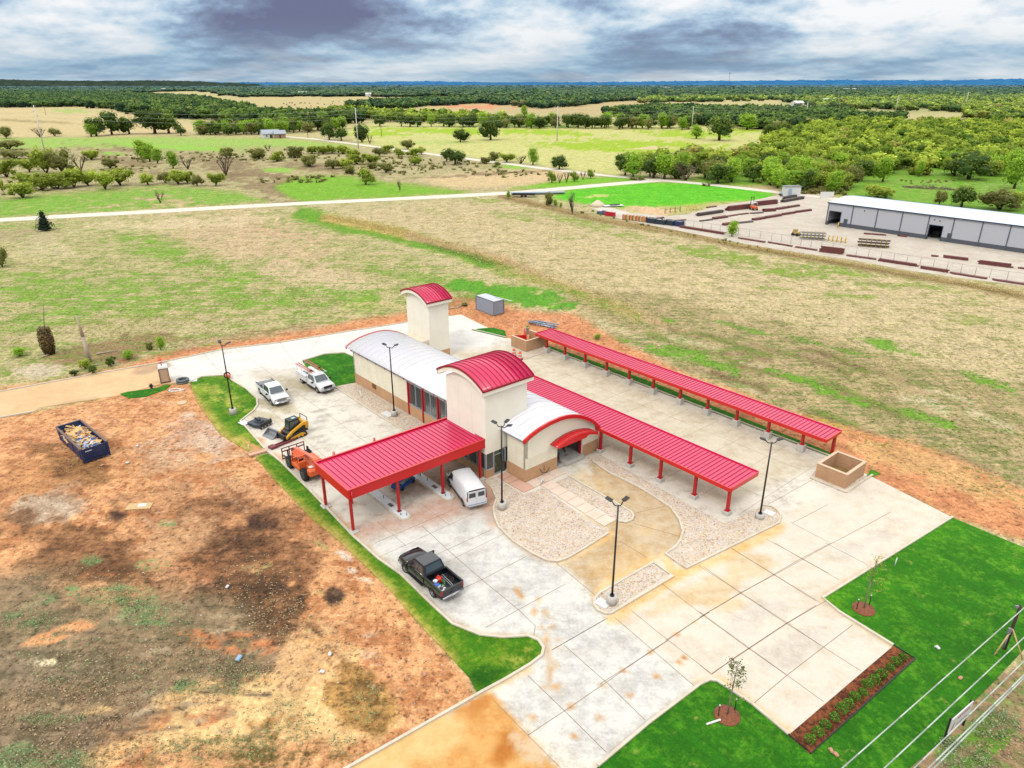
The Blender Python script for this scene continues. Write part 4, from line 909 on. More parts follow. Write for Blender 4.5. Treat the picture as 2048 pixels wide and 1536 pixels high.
    MB().tube((-2.94, -1.15, .95), (-2.94, -1.15, 1.3), .025).build('door_handle', CHROME, dr)
    f = MB().bb(-2.96, -2.6, -.28, -.2, 1.3, 2.71).build('window', FRAME, root); MB().bb(-2.9, -2.66, -.3, -.281, 1.35, 2.65).build('pane', WGLASS, f)
    MB().bb(-8.95, -2.95, -2.3, 2.75, 2.6, 2.715).build('tower_soffit', CREAM, root)
    # loose wall conduit and hydrant stubs on the near gable
    MB().path([(.12, 1.7, .95), (.3, 1.9, .55), (.4, 2.3, .45), (.3, 2.8, .75)], .035).tube((.1, 2.3, .5), (.1, 2.3, 1.1), .02).build('wall_conduit', BLACK, root)
    return root
WASH = wash_building()

def flat_roof_mesh(a0, a1, b0, b1, z_lo, z_hi, thick, step, along='a', rib_h=.05):
    """standing seam deck: seams run along b (from z_lo at b0 to z_hi at b1) or along a"""
    m = MB()
    zf = lambda b: z_lo+(z_hi-z_lo)*(b-b0)/(b1-b0)
    m.rings([[(a, b0, zf(b0)), (a, b1, zf(b1)), (a, b1, zf(b1)-thick), (a, b0, zf(b0)-thick)] for a in (a0, a1)], 0, False, True)
    if along == 'b':
        n = int((a1-a0)/step)
        for i in range(n+1):
            a = a0+(a1-a0)*i/n; w = .02
            m.rings([[(a+d, b0, zf(b0)+rib_h), (a+d, b1, zf(b1)+rib_h), (a+d, b1, zf(b1)), (a+d, b0, zf(b0))] for d in (-w, w)], 1, False, True)
    else:
        n = int((b1-b0)/step)
        for i in range(n+1):
            b = b0+(b1-b0)*i/n; w = .02
            m.rings([[(a, b-w, zf(b)+rib_h), (a, b+w, zf(b)+rib_h), (a, b+w, zf(b)), (a, b-w, zf(b))] for a in (a0, a1)], 1, False, True)
    return m
def entry_canopy():
    root = empty('entry_canopy', LW(-3.4, -9.2), ANG-R(.9), 'wide red ribbed pay-lane canopy standing before the near tower', 'canopy')
    # local frame centred on the front column line: a' = a+3.4, b' = b+9.2
    flat_roof_mesh(-5.75, .16, -7.0, 6.9, 4.06, 4.06, .05, .44, 'a').build('roof', [REDROOF, REDRIB], root)
    f = MB(); zt, zb = 4.16, 3.28
    f.bb(.16, .24, -7.08, 6.98, zb, zt).bb(-5.83, -5.75, -7.08, 6.98, zb, zt).bb(-5.75, .16, -7.08, -7.0, zb, zt).bb(-5.75, .16, 6.9, 6.98, zb, zt)
    f.build('fascia', FASCIA, root)
    MB().bb(.13, .3, -7.14, 7.04, zt-.02, zt+.06).bb(-5.89, -5.72, -7.14, 7.04, zt-.02, zt+.06).bb(-5.72, .13, -7.14, -6.98, zt-.02, zt+.06).bb(-5.72, .13, 6.88, 7.04, zt-.02, zt+.06).build('edge_trim', REDTRIM, root)
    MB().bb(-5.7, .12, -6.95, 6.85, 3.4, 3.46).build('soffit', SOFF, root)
    for b in (-6.85, -2.4, 2.2, 6.45):
        for a in (0.0, -5.0):
            c = MB().bb(a-.11, a+.11, b-.11, b+.11, .05, 3.4, bevel=.02).build('column', REDDK, root)
            MB().bb(a-.4, a+.4, b-.4, b+.4, 0, .16, bevel=.05).bb(a-.2, a+.2, b-.2, b+.2, .16, .19).build('footing', CONC, c) if abs(b) > 6 else MB().bb(a-.19, a+.19, b-.19, b+.19, .0, .2).build('base_plate', REDDK, c)
    MB().path([(.3, -6.8, 4.0), (.32, -6.8, 2.9)], .06, 8).build('downspout', REDTRIM, root)
entry_canopy()
ISL = M('island_concrete', (240, 242, 244), .6, var=.05, dirt=.08)
def islands():
    for b, lab in ((-11.65, 'outer long white concrete pay island under the red entry canopy'), (-6.95, 'inner long white concrete pay island next to the parked van')):
        r = empty('pay_island', LW(-2.5, b), ANG, lab, 'traffic island', 'pay islands under the entry canopy')
        def out(w, x0, x1):
            p = [(x0, -w), (x1, -w)]
            for i in range(1, 12): t = -pi/2+pi*i/12; p.append((x1+cos(t)*w, sin(t)*w))
            return p+[(x1, w), (x0, w)]
        MB().prism(out(.56, -9, -.1), 'z', .03, .13).build('island_kerb', KERB, r)
        MB().prism(out(.42, -8.95, -.1), 'z', .13, .2).build('island_top', ISL, r)
        MB().bb(-2.55, -1.9, -.2, .15, .2, .206).build('access_cover', M('brown_steel_cover', (110, 96, 80), .6, var=.3), r)
        MB().tube((-3.6, .1, .2), (-3.6, .1, .5), .03).tube((.1, .15, .2), (.1, .15, .5), .03).tube((-.3, -.2, .2), (-.3, -.2, .42), .03).build('conduit_stub', DARK, r)
    for k, (a, b) in enumerate(((-12.0, -13.1), (-12.0, -8.8))):
        o = MB().tube((0, 0, 0), (0, 0, 3.0), .11, n=12).build('clearance_post', REDTRIM, loc=LW(a, b))
        tag(o, ('red steel post showing above the canopy beside the orange telehandler', 'red steel post showing above the canopy near the gravel strip')[k], 'post', 'red posts behind the entry canopy')
islands()

def vac_canopy(name, label, a0, a1, bf, bb_, zf_, zb_, cols, cb, foot_h, foot_w, group):
    root = empty(name, LW(a0, bf), ANG, label, 'canopy', group)
    L_ = a1-a0; W_ = bb_-bf
    flat_roof_mesh(0, L_, 0, W_, zf_, zb_, .06, .42, 'b').build('roof', [REDROOF, REDRIB], root)
    MB().bb(-.04, L_+.04, -.1, -.001, zf_-.3, zf_+.07).build('fascia', REDTRIM, root)
    MB().bb(-.04, L_+.04, W_+.001, W_+.09, zb_-.2, zb_+.1).build('fascia', REDROOF, root)
    MB().bb(L_+.001, L_+.08, -.05, W_, min(zf_, zb_)-.2, max(zf_, zb_)+.07).build('end_trim', REDTRIM, root); MB().bb(-.08, -.001, -.05, W_, min(zf_, zb_)-.2, max(zf_, zb_)+.07).build('end_trim', REDTRIM, root)
    MB().bb(.1, L_-.1, .35, .5, zf_-.25, zf_-.07).build('purlin', REDDK, root); MB().bb(.1, L_-.1, W_*.7, W_*.7+.15, zf_-.25, zf_-.07).build('purlin', REDDK, root)
    for a in cols:
        x = a-a0; y = cb-bf; hf = foot_h
        c = MB().bb(x-.12, x+.12, y-.14, y+.14, hf, zf_-.3, bevel=.015).bb(x-.1, x+.1, y, W_-.2, zf_-.42, zf_-.26).bb(x-.22, x+.22, y-.22, y+.22, hf, hf+.05).bb(x-.17, x+.17, y-.2, y+.2, zf_-.42, zf_-.3).build('column', REDDK, root)
        MB().bb(x-foot_w, x+foot_w, y-foot_w, y+foot_w, -.0, hf, bevel=.03).build('footing', CONC, c)
    return root
vac_canopy('vacuum_canopy', 'shorter red ribbed canopy running beside the wash building wall', -16.0, 15.6, 9.42, 13.45, 2.82, 2.95, [-8.0, -3.8, .44, 4.35, 8.0, 11.86, 15.3], 9.75, .42, .3, 'red vacuum canopies')
vac_canopy('vacuum_canopy', 'long red ribbed canopy along the far kerb and red earth strip', -25.75, 16.15, 24.88, 27.72, 2.45, 2.5, [-24.0, -20.45, -16.7, -12.95, -9.2, -5.42, -1.5, 2.25, 6.0, 9.8, 13.58], 25.35, .8, .34, 'red vacuum canopies')
MB().bb(-.13, .13, -.13, .13, 0, 2.3).build('canopy_end_column', REDDK, bpy.data.objects['vacuum_canopy.001'], loc=(15.9+25.75, 27.2-24.88, 0))

# masonry enclosures
def enclosure(label, a0, a1, b0, b1, h, gates=False, notch=False):
    r = empty('trash_enclosure', LW((a0+a1)/2, (b0+b1)/2), ANG, label, 'enclosure', 'tan brick trash enclosures')
    x, y = (a1-a0)/2, (b1-b0)/2; t = .22
    w = MB().bb(x-t, x, -y, y, 0, h).bb(-x, x-t, -y, -y+t, 0, h).bb(-x, x-t, y-t, y, 0, h)
    if not gates: w.bb(-x, -x+t, -y+t, y-t, 0, h)
    w.build('wall', BRICKW, r)
    c = MB().bb(x-t-.03, x+.03, -y-.03, y+.03, h, h+.05).bb(-x, x-t-.03, -y-.03, -y+t+.03, h, h+.05).bb(-x, x-t-.03, y-t-.03, y+.03, h, h+.05)
    if not gates: c.bb(-x-.03, -x+t+.03, -y+t+.03, y-t-.03, h, h+.05)
    c.build('coping', M('coping_stone', (226, 196, 164), .8), r)
    if gates:
        MB().box((-x+.55, -y+1.2, h*.5), (.06, 1.9, h*.92), rz=-.6).build('gate', REDTRIM, r); MB().box((-x-.1, y-.9, h*.55), (.06, 1.8, h*1.05), rz=1.0).build('gate', REDTRIM, r)
    else: MB().bb(-x+t, x-t, -y+t, y-t, .02, .12).build('floor_soil', M('damp_soil', (150, 120, 70), .9, var=.3), r)
enclosure('tan brick enclosure with open red gates beside the long canopy far end', -29.2, -25.95, 23.3, 27.0, 1.62, True)
enclosure('square tan brick enclosure open on top at the near end of the long canopy', 17.1, 20.0, 21.5, 25.3, 1.5)

# light poles
def light_pole(px, py, topy, heads, label, fh=.75, rz=0):
    h = hgt(px, py, topy); r = empty('light_pole', G(px, py), rz, label, 'lamp post', 'black lot light poles')
    MB().lathe([(.38, 0), (.38, fh-.04), (.34, fh)], 20).build('concrete_footing', CONC, r)
    MB().tube((0, 0, fh), (0, 0, h), .085, .06, 10).tube((0, 0, fh), (0, 0, fh+.1), .17, .17, 10).build('pole', POLEM, r)
    for az in heads:
        d = Vector((cos(az), sin(az), 0)); e = d*.55+Vector((0, 0, h+.02))
        arm = MB().path([(0, 0, h-.1), d*.3+Vector((0, 0, h-.12)), d*.5+Vector((0, 0, h+.12))], .04).build('lamp_arm', POLEM, r)
        M_ = MB().box(d*.72+Vector((0, 0, h+.2)), (.5, .34, .1), rz=az, bevel=.03, ry=-.25).box(d*.72+Vector((0, 0, h+.135)), (.36, .26, .03), rz=az, ry=-.25, mi=1); M_.build('lamp_head', [BLACK, LAMP], arm)
light_pole(467, 829, 690, (.3, 2.2), 'black light pole on the grass strip beside the white pickup')
light_pole(789, 833, 694, (0.2, 2.6), 'black light pole on the gravel strip by the long wash wall')
light_pole(1004, 1019, 852, (-.4, .9, 2.6), 'black light pole with three heads before the vaulted wash entrance')
light_pole(1223, 1208, 1010, (.7, 2.5), 'nearest black light pole on the small gravel island')
light_pole(1519, 1037, 884, (.2, 2.9), 'black light pole on gravel at the near end of the vacuum canopies', .5)
# ================================================================== vehicles
def sect(x, hw_b, hw_m, hw_t, zb, zm, zt):
    """rounded body section at station x (y across, z up)"""
    r = .06
    return [(x, -hw_b, zb), (x, -hw_m, (zb+zm)/2), (x, -hw_m, zm), (x, -hw_t-.0, zt-r), (x, -hw_t+r*1.5, zt), (x, 0, zt+.015),
            (x, hw_t-r*1.5, zt), (x, hw_t, zt-r), (x, hw_m, zm), (x, hw_m, (zb+zm)/2), (x, hw_b, zb)]
def wheel(parent, x, y, r, w, side, steer=0.0):
    e = MB(); n = 20
    def ring(rr, yy): return [(cos(2*pi*i/n)*rr, yy, sin(2*pi*i/n)*rr) for i in range(n)]
    e.rings([ring(r*.62, -w/2), ring(r*.93, -w/2), ring(r, -w*.32), ring(r, w*.32), ring(r*.93, w/2), ring(r*.62, w/2)], 0, True, True)
    t = e.build('wheel', TYRE, parent, (x, y, r), steer)
    m = MB(); s = side
    m.rings([ring(r*.62, s*w*.5), ring(r*.58, s*(w*.5+.012)), ring(r*.5, s*w*.36)], 0, True, True)
    for k in range(6):
        a = 2*pi*k/6; m.box((cos(a)*r*.3, s*(w*.5+.0), sin(a)*r*.3), (r*.58, .035, .075), ry=-a)
    m.tube((0, s*w*.4, 0), (0, s*(w*.5+.04), 0), r*.15, n=10)
    m.build('rim', RIM, t)
    return t
def cab(parent, xb0, xb1, xt0, xt1, wb, wt, zb, zt, paint, glass=GLASS, name='cab', split=(0.5,), rear_glass=True, side=True):
    """tapered greenhouse with inset glass panels; front is +x"""
    B_ = [(xb0, -wb, zb), (xb1, -wb, zb), (xb1, wb, zb), (xb0, wb, zb)]; T_ = [(xt0, -wt, zt), (xt1, -wt, zt), (xt1, wt, zt), (xt0, wt, zt)]
    xm = (xt0+xt1)/2
    m = MB(); mid = [tuple(Vector(b).lerp(Vector(t), .86)) for b, t in zip(B_, T_)]
    top = [(xm+(x-xm)*.93, y*.9, z+.045) for x, y, z in T_]
    m.rings([B_, mid, [(xm+(x-xm)*.985, y*.975, z+.015) for x, y, z in T_], top], 0, False, True)
    c = m.build(name, paint, parent)
    def panel(p00, p10, p11, p01, u0, u1, v0, v1, off, nm='window', mat=glass):
        p00, p10, p11, p01 = map(Vector, (p00, p10, p11, p01))
        def P(u, v): return p00.lerp(p10, u).lerp(p01.lerp(p11, u), v)
        nrm = (p10-p00).cross(p01-p00).normalized()*off
        MB().poly([P(u0, v0)+nrm, P(u1, v0)+nrm, P(u1, v1)+nrm, P(u0, v1)+nrm]).build(nm, mat, c)
    panel(B_[1], B_[2], T_[2], T_[1], .06, .94, .08, .9, .012, 'windshield')
    if rear_glass: panel(B_[3], B_[0], T_[0], T_[3], .1, .9, .2, .88, .012, 'rear_window')
    if side:
        sp = [0.06]+list(split)+[.94]
        for a, b in zip(sp[:-1], sp[1:]):
            panel(B_[0], B_[1], T_[1], T_[0], a+.015, b-.015, .1, .9, .012, 'side_window')
            panel(B_[2], B_[3], T_[3], T_[2], 1-b+.015, 1-a-.015, .1, .9, .012, 'side_window')
    return c
def arch(parent, x, hw, r, paint=BLACK):
    for s in (-1, 1):
        m = MB(); n = 14
        o = [(x+cos(pi*i/n)*(r*1.17), s*(hw+.012), r+sin(pi*i/n)*r*1.17) for i in range(n+1)]
        m.poly([p for p in o] if s < 0 else o[::-1]).build('wheel_arch', paint, parent)
def pickup(kind, loc, rz, label):
    P_ = {'white': WHITE, 'black': BLACKP, 'utility': WHITE}[kind]
    Ln = {'white': 6.2, 'black': 5.85, 'utility': 6.2}[kind]; hw = 1.0; r = .41 if kind != 'black' else .39
    wb = {'white': 3.95, 'black': 3.65, 'utility': 3.98}[kind]
    root = empty('pickup_truck' if kind != 'utility' else 'service_truck', loc, rz, label, 'pickup truck' if kind != 'utility' else 'service truck')
    xf = Ln/2-.02; xr = -Ln/2+.05; fx = wb/2+.12; rx = -wb/2+.12; zb = .5; zs = 1.12
    x_cow = xf-1.38; x_cab = x_cow-(2.35 if kind == 'white' else 2.2)
    # front clip
    m = MB()
    m.rings([sect(xf, hw-.14, hw-.07, hw-.2, zb-.05, .9, 1.02), sect(xf-.12, hw-.05, hw-.02, hw-.12, zb-.08, .95, 1.13), sect(xf-.8, hw-.02, hw, hw-.1, zb-.08, .98, 1.2), sect(x_cow, hw-.02, hw, hw-.06, zb-.08, 1.02, 1.24)], 0, True, True)
    m.build('hood', P_, root)
    m = MB(); m.rings([sect(x_cow, hw-.02, hw, hw-.04, zb-.08, 1.02, 1.22), sect(x_cab, hw-.02, hw, hw-.04, zb-.08, 1.02, 1.2)], 0, True, True); m.build('body', P_, root)
    cab(root, x_cab, x_cow+.12, x_cab+.28, x_cow-.68, hw-.08, hw-.24, 1.19, 1.86, P_, split=(.5,) if kind == 'white' else (.42,))
    for s in (-1, 1):
        for q in ((x_cow-.15, x_cow-1.15), (x_cow-1.2, x_cab+.08)):
            d = MB().bb(q[1], q[0], s*(hw-.012), s*(hw+.014), zb+.05, 1.1, bevel=.01).build('door', P_, root)
            MB().bb(q[1]+.08, q[1]+.24, s*(hw+.014), s*(hw+.04), .96, 1.0).build('door_handle', CHROME if kind == 'white' else BLACK, d)
        MB().bb(x_cab+.1, x_cow-.1, s*(hw-.05), s*(hw+.12), .36, .42).build('running_board', BLACK, root)
        mm = MB().box((x_cow-.2, s*(hw+.2), 1.28), (.14, .24, .26), bevel=.04, seg=2).tube((x_cow-.2, s*(hw-.05), 1.22), (x_cow-.2, s*(hw+.15), 1.24), .03); mm.build('wing_mirror', BLACK, root)
        MB().box((xf-.06, s*(hw-.27), .93), (.12, .3, .17), bevel=.03).build('headlight', LAMP, root)
    # grille, bumpers, plate
    g = MB().box((xf+.0, 0, .88), (.07, 1.1, .34), bevel=.02).build('grille', DARK if kind != 'white' else CHROME, root)
    if kind == 'white':
        for z in (.8, .9, 1.0): MB().box((xf+.03, 0, z), (.03, 1.06, .03)).build('grille_bar', DARK, g)
    MB().box((xf+.06, 0, .55), (.2, 1.86, .22), bevel=.05, seg=2).build('front_bumper', CHROME if kind == 'white' else BLACK if kind == 'black' else GREYM, root)
    MB().box((xf+.165, 0, .58), (.01, .32, .14)).build('number_plate', PLAST, root)
    MB().box((xf-.0, 0, .38), (.1, 1.6, .14), bevel=.03).build('air_dam', BLACK, root)
    MB().box((xr-.06, 0, .58), (.2, 1.84, .18), bevel=.04, seg=2).build('rear_bumper', CHROME if kind != 'utility' else GREYM, root)
    MB().bb(xr+.2, xf-.3, -.72, .72, .38, .5).build('chassis', BLACK, root)
    if kind != 'utility':
        zt = 1.22; L0, L1 = xr, x_cab-.03
        m = MB()
        for s in (-1, 1): m.bb(L0, L1, s*(hw-.1), s*hw, zb-.04, zt, bevel=.03, seg=2)
        m.bb(L1-.07, L1, -hw+.1, hw-.1, .62, zt-.02); m.build('bed', P_, root)
        MB().bb(L0+.07, L1-.07, -hw+.1, hw-.1, .66, .72).build('bed_floor', DARK, root)
        tg = MB().bb(L0-.02, L0+.06, -hw+.1, hw-.1, .64, zt-.01, bevel=.02).build('tailgate', P_, root)
        MB().bb(L0-.035, L0-.02, -.12, .12, 1.0, 1.06).build('tailgate_handle', BLACK, tg)
        MB().bb(L0, L1, -hw-.005, -hw+.11, zt, zt+.025).bb(L0, L1, hw-.11, hw+.005, zt, zt+.025).build('bed_rail', BLACK, root)
        for s in (-1, 1): MB().box((L0+.02, s*(hw-.07), .98), (.1, .13, .4), bevel=.02).build('tail_light', REDL, root)
        if kind == 'white': MB().box((L1-.45, 0, 1.2), (.55, 1.5, .3), bevel=.03).build('tool_box', GREYM, root)
        MB().box((L0-.17, .0, .64), (.01, .3, .14)).build('number_plate', PLAST, root)
    else:
        L0, L1 = xr-.1, x_cab-.08
        for s in (-1, 1):
            b = MB().bb(L0, L1, s*(hw-.42), s*(hw+.04), .62, 1.46, bevel=.03).build('tool_locker', WHITE, root)
            for q in ((L0+.05, L0+.8), (L0+.85, L1-.75), (L1-.7, L1-.05)): MB().bb(q[0], q[1], s*(hw+.04), s*(hw+.055), .9 if q[0] == L0+.85 else .7, 1.4).build('locker_door', PLAST, b)
        MB().bb(L0, L1, -.6, .6, .66, .72).bb(L1-.06, L1, -.6, .6, .72, 1.4).build('bed_floor', GREYM, root)
        MB().bb(L0-.02, L0+.04, -.6, .6, .7, 1.1).build('tailgate', WHITE, root)
        rk = MB()
        for s in (-1, 1):
            for x in (L0+.15, (L0+L1)/2, L1-.1): rk.tube((x, s*.9, 1.46), (x, s*.9, 2.1), .03)
            rk.tube((L0-.3, s*.9, 2.1), (x_cow-.4, s*.9, 2.1), .035)
        for x in (L0+.1, L1, x_cow-.5): rk.tube((x, -.9, 2.1), (x, .9, 2.1), .03)
        rk.build('ladder_rack', WHITE, root)
        for s in (-1, 1): MB().box((L0-.0, s*(hw-.2), .85), (.06, .12, .3)).build('tail_light', REDL, root)
        MB().bb(x_cow-.1-1.5, x_cow-.1-.9, hw+.015, hw+.02, .75, .9).build('door_emblem', BLACK, root)
        ORL = M('orange_fibreglass', (240, 90, 60), .4)
        for k, (y, x0, x1) in enumerate(((.62, L0-.5, x_cow-1.2), (-.62, L0-.35, x_cow-.9))):
            ld = MB()
            for s in (-.19, .19): ld.bb(x0, x1, y+s-.02, y+s+.02, 2.15, 2.24, mi=0)
            for i in range(int((x1-x0)/.3)): ld.bb(x0+.1+i*.3, x0+.14+i*.3, y-.17, y+.17, 2.17, 2.21, mi=1)
            for i in range(2): ld.box((x1-.5-i*.0, y, 2.28), (.35, .3, .1), mi=2)
            o = ld.build('ladder', [ORL, GREYM, M('yellow_tape', (236, 206, 60), .5)])
            o.location = loc; o.rotation_euler = (0, 0, rz)
            tag(o, ('orange fibreglass ladder on the service truck rack, further from the white pickup', 'orange fibreglass ladder on the service truck rack, nearer the white pickup')[1-k], 'ladder', 'ladders on the service truck')
    for s in (-1, 1):
        wheel(root, fx, s*(hw-.14), r, .27, s, .22 if kind == 'black' else 0); wheel(root, rx, s*(hw-.14), r, .27, s)
    arch(root, fx, hw-.0, r); arch(root, rx, hw-.0, r)
    return root
def between(fw, rw, hw, side, wb_off=.12):
    """root position and heading from the two near-side wheel contact pixels (front, rear)"""
    f = G(*fw); r_ = G(*rw); d = (f-r_).normalized(); left = Vector((-d.y, d.x, 0)); c = (f+r_)/2-left*side*(hw-.02)-d*wb_off
    return c, math.atan2(d.y, d.x)
c, a = between((543, 811), (520.5, 789), 1.0, -1); pickup('white', c, a, 'white crew cab pickup truck with open bed, parked nearest the grass strip')
c, a = between((635.5, 787), (604, 767), 1.0, -1); SVC = pickup('utility', c, a, 'white service truck with side lockers and ladder rack beside the lawn island')
c, a = between((810.5, 1146), (865, 1195), 1.0, 1); BLK = pickup('black', c, a, 'black pickup truck with tools in its open bed, parked along the grass strip')
def bed_load():
    def at(x, y, z=.72):
        return BLK.matrix_basis @ Vector((x, y, z))
    rz = a
    def it(name, o, x, y, label, cat, z=.72, r=0):
        o.location = at(x, y, z); o.rotation_euler = (0, 0, rz+r); tag(o, label, cat)
    bpy.context.view_layer.update()
    it('bucket', MB().lathe([(.14, 0), (.17, .36), (.18, .38), (.16, .38), (.155, .1)], 16).build('bucket', WHITE), -1.45, .5, 'white plastic bucket in the black pickup bed', 'bucket')
    it('fuel_can', MB().box((0, 0, .2), (.45, .36, .4), bevel=.06, seg=2).tube((.12, 0, .4), (.12, 0, .48), .05).tube((-.12, -.0, .46), (.08, 0, .46), .025).build('fuel_can', M('red_plastic', (226, 40, 36), .4)), -1.3, .08, 'red fuel can in the black pickup bed next to the bucket', 'fuel can')
    it('crate', MB().box((0, 0, .14), (.5, .4, .28), bevel=.03).box((0, 0, .29), (.42, .32, .05), mi=1).build('crate', [PLAST, M('blue_plastic', (36, 100, 200), .4)]), -1.8, .62, 'white and blue box in the black pickup bed', 'box', .72, .2)
    it('hose_coil', MB().path([(cos(t*.6)*(.3), sin(t*.6)*.22, .05+.012*t) for t in range(22)], .022, 6).build('hose_coil', M('green_hose', (50, 150, 70), .5)), -1.75, .15, 'coiled green hose in the black pickup bed', 'hose')
    it('tool_tray', MB().box((0, 0, .06), (.7, .5, .1), bevel=.02).box((.1, .1, .16), (.2, .14, .1), mi=1).box((-.2, -.1, .15), (.16, .2, .08), mi=1).box((.15, -.12, .16), (.12, .2, .12), mi=2).build('tool_tray', [PLAST, DARK, GREYM]), -2.3, .4, 'pale tray of tools near the black pickup tailgate', 'tool tray', .72, .15)
    it('steel_pipe', MB().tube((-.9, 0, .08), (.6, 0, .5), .03).tube((-.9, .1, .06), (.6, .12, .42), .025).build('steel_pipe', GREYM), -1.9, -.3, 'grey steel pipes leaning in the black pickup bed', 'pipes', .72, .1)
    it('coil', MB().path([(cos(t*.5)*.32, sin(t*.5)*.32, .04+.004*t) for t in range(40)], .02, 6).build('cable_coil', BLACK), -1.8, -.55, 'black cable coil in the black pickup bed', 'cable')
bed_load()

def van(loc, rz):
    root = empty('cargo_van', loc, rz, 'white cargo van parked under the edge of the red entry canopy', 'van')
    hw = 1.0; m = MB()
    def st(x, hb, ht, zt, zb=.42): return [(x, -hb, zb), (x, -hb-.01, .8), (x, -hb, 1.15), (x, -ht, zt-.18), (x, -ht+.16, zt-.02), (x, 0, zt+.02), (x, ht-.16, zt-.02), (x, ht, zt-.18), (x, hb, 1.15), (x, hb+.01, .8), (x, hb, zb)]
    m.rings([st(-2.72, .94, .84, 2.02), st(-2.5, .99, .88, 2.08), st(-1, 1.0, .9, 2.1), st(.9, 1.0, .9, 2.09), st(1.25, 1.0, .87, 2.0), st(1.72, .99, .8, 1.5), st(1.95, .98, .86, 1.24), st(2.6, .95, .8, 1.08), st(2.76, .86, .7, .96)], 0, True, True)
    b = m.build('body', WHITE, root)
    MB().poly([(1.80, -.74, 1.42), (1.80, .74, 1.42), (1.32, .7, 1.94), (1.32, -.7, 1.94)]).build('windshield', GLASS, root)
    bpy.data.objects[root.children[-1].name].location = (.055, 0, .03)
    for s in (-1, 1):
        MB().poly([(1.72, s*.99, 1.2), (.75, s*1.02, 1.2), (.75, s*.93, 1.85), (1.25, s*.92, 1.85)]).build('side_window', GLASS, root)
        MB().box((1.35, s*1.14, 1.3), (.16, .2, .28), bevel=.04).build('wing_mirror', BLACK, root)
        MB().bb(-1.2, 1.2, s*.98, s*1.04, .4, .5).build('sill', BLACK, root)
        MB().box((2.72, s*.68, .86), (.1, .3, .18)).build('headlight', LAMP, root)
        MB().box((-2.735, s*.9, 1.15), (.05, .1, .34)).build('tail_light', REDL, root)
        d = MB().box((-2.735, s*.43, 1.2), (.03, .8, 1.3), bevel=.01).build('rear_door', WHITE, root)
        MB().box((-2.76, s*.42, 1.5), (.02, .6, .44), bevel=.004).build('rear_window', GLASS, d)
    MB().box((-2.745, 0, 1.96), (.05, 1.5, .1), bevel=.01).box((-2.745, .86, 1.62), (.04, .06, .6)).box((-2.745, -.86, 1.62), (.04, .06, .6)).build('rear_seal', DARK, root)
    MB().box((-2.77, 0, 1.94), (.03, .3, .05)).build('brake_lamp', REDL, root)
    MB().box((-2.76, -.42, .98), (.02, .36, .18)).build('number_plate', PLAST, root)
    MB().box((-2.85, 0, .52), (.22, 1.8, .16), bevel=.03).build('rear_bumper', CHROME, root); MB().box((2.78, 0, .55), (.2, 1.8, .2), bevel=.05).build('front_bumper', CHROME, root)
    MB().box((2.76, 0, .84), (.06, .9, .2)).build('grille', DARK, root)
    for x in (1.85, -1.75):
        for s in (-1, 1): wheel(root, x, s*.86, .37, .25, s)
        arch(root, x, 1.005, .37)
c, a = between((897.5, 972), (925, 1011.5), 1.0, 1); van(c, a)

# ------------------------------------------------ machines
ORG_M = M('orange_machine_paint', (240, 104, 40), .45, var=.1, dirt=.25)
ORG_B = M('faded_orange_boom', (240, 128, 96), .5, var=.1)
YEL = M('yellow_machine_paint', (240, 176, 24), .4, var=.08, dirt=.15)
MAR = M('maroon_steel', (130, 44, 50), .6, var=.2, dirt=.2)
def big_wheel(parent, x, y, r, w, s):
    m = MB(); n = 24
    def ring(rr, yy): return [(cos(2*pi*i/n)*rr, yy, sin(2*pi*i/n)*rr) for i in range(n)]
    m.rings([ring(r*.5, -w/2), ring(r*.9, -w/2), ring(r*.95, -w*.3), ring(r*.95, w*.3), ring(r*.9, w/2), ring(r*.5, w/2)], 0, True, True)
    for i in range(16):
        a = 2*pi*i/16
        for sg in (-1, 1): m.box((cos(a)*r*.97, sg*w*.22, sin(a)*r*.97), (.09, w*.45, .1), ry=-a, rz=0)
    t = m.build('wheel', TYRE, parent, (x, y, r))
    h = MB(); h.rings([ring(r*.5, s*w*.5), ring(r*.44, s*w*.52), ring(r*.3, s*w*.3)], 0, True, True).tube((0, s*w*.2, 0), (0, s*w*.5, 0), r*.18, n=12); h.build('rim', RIM, t)
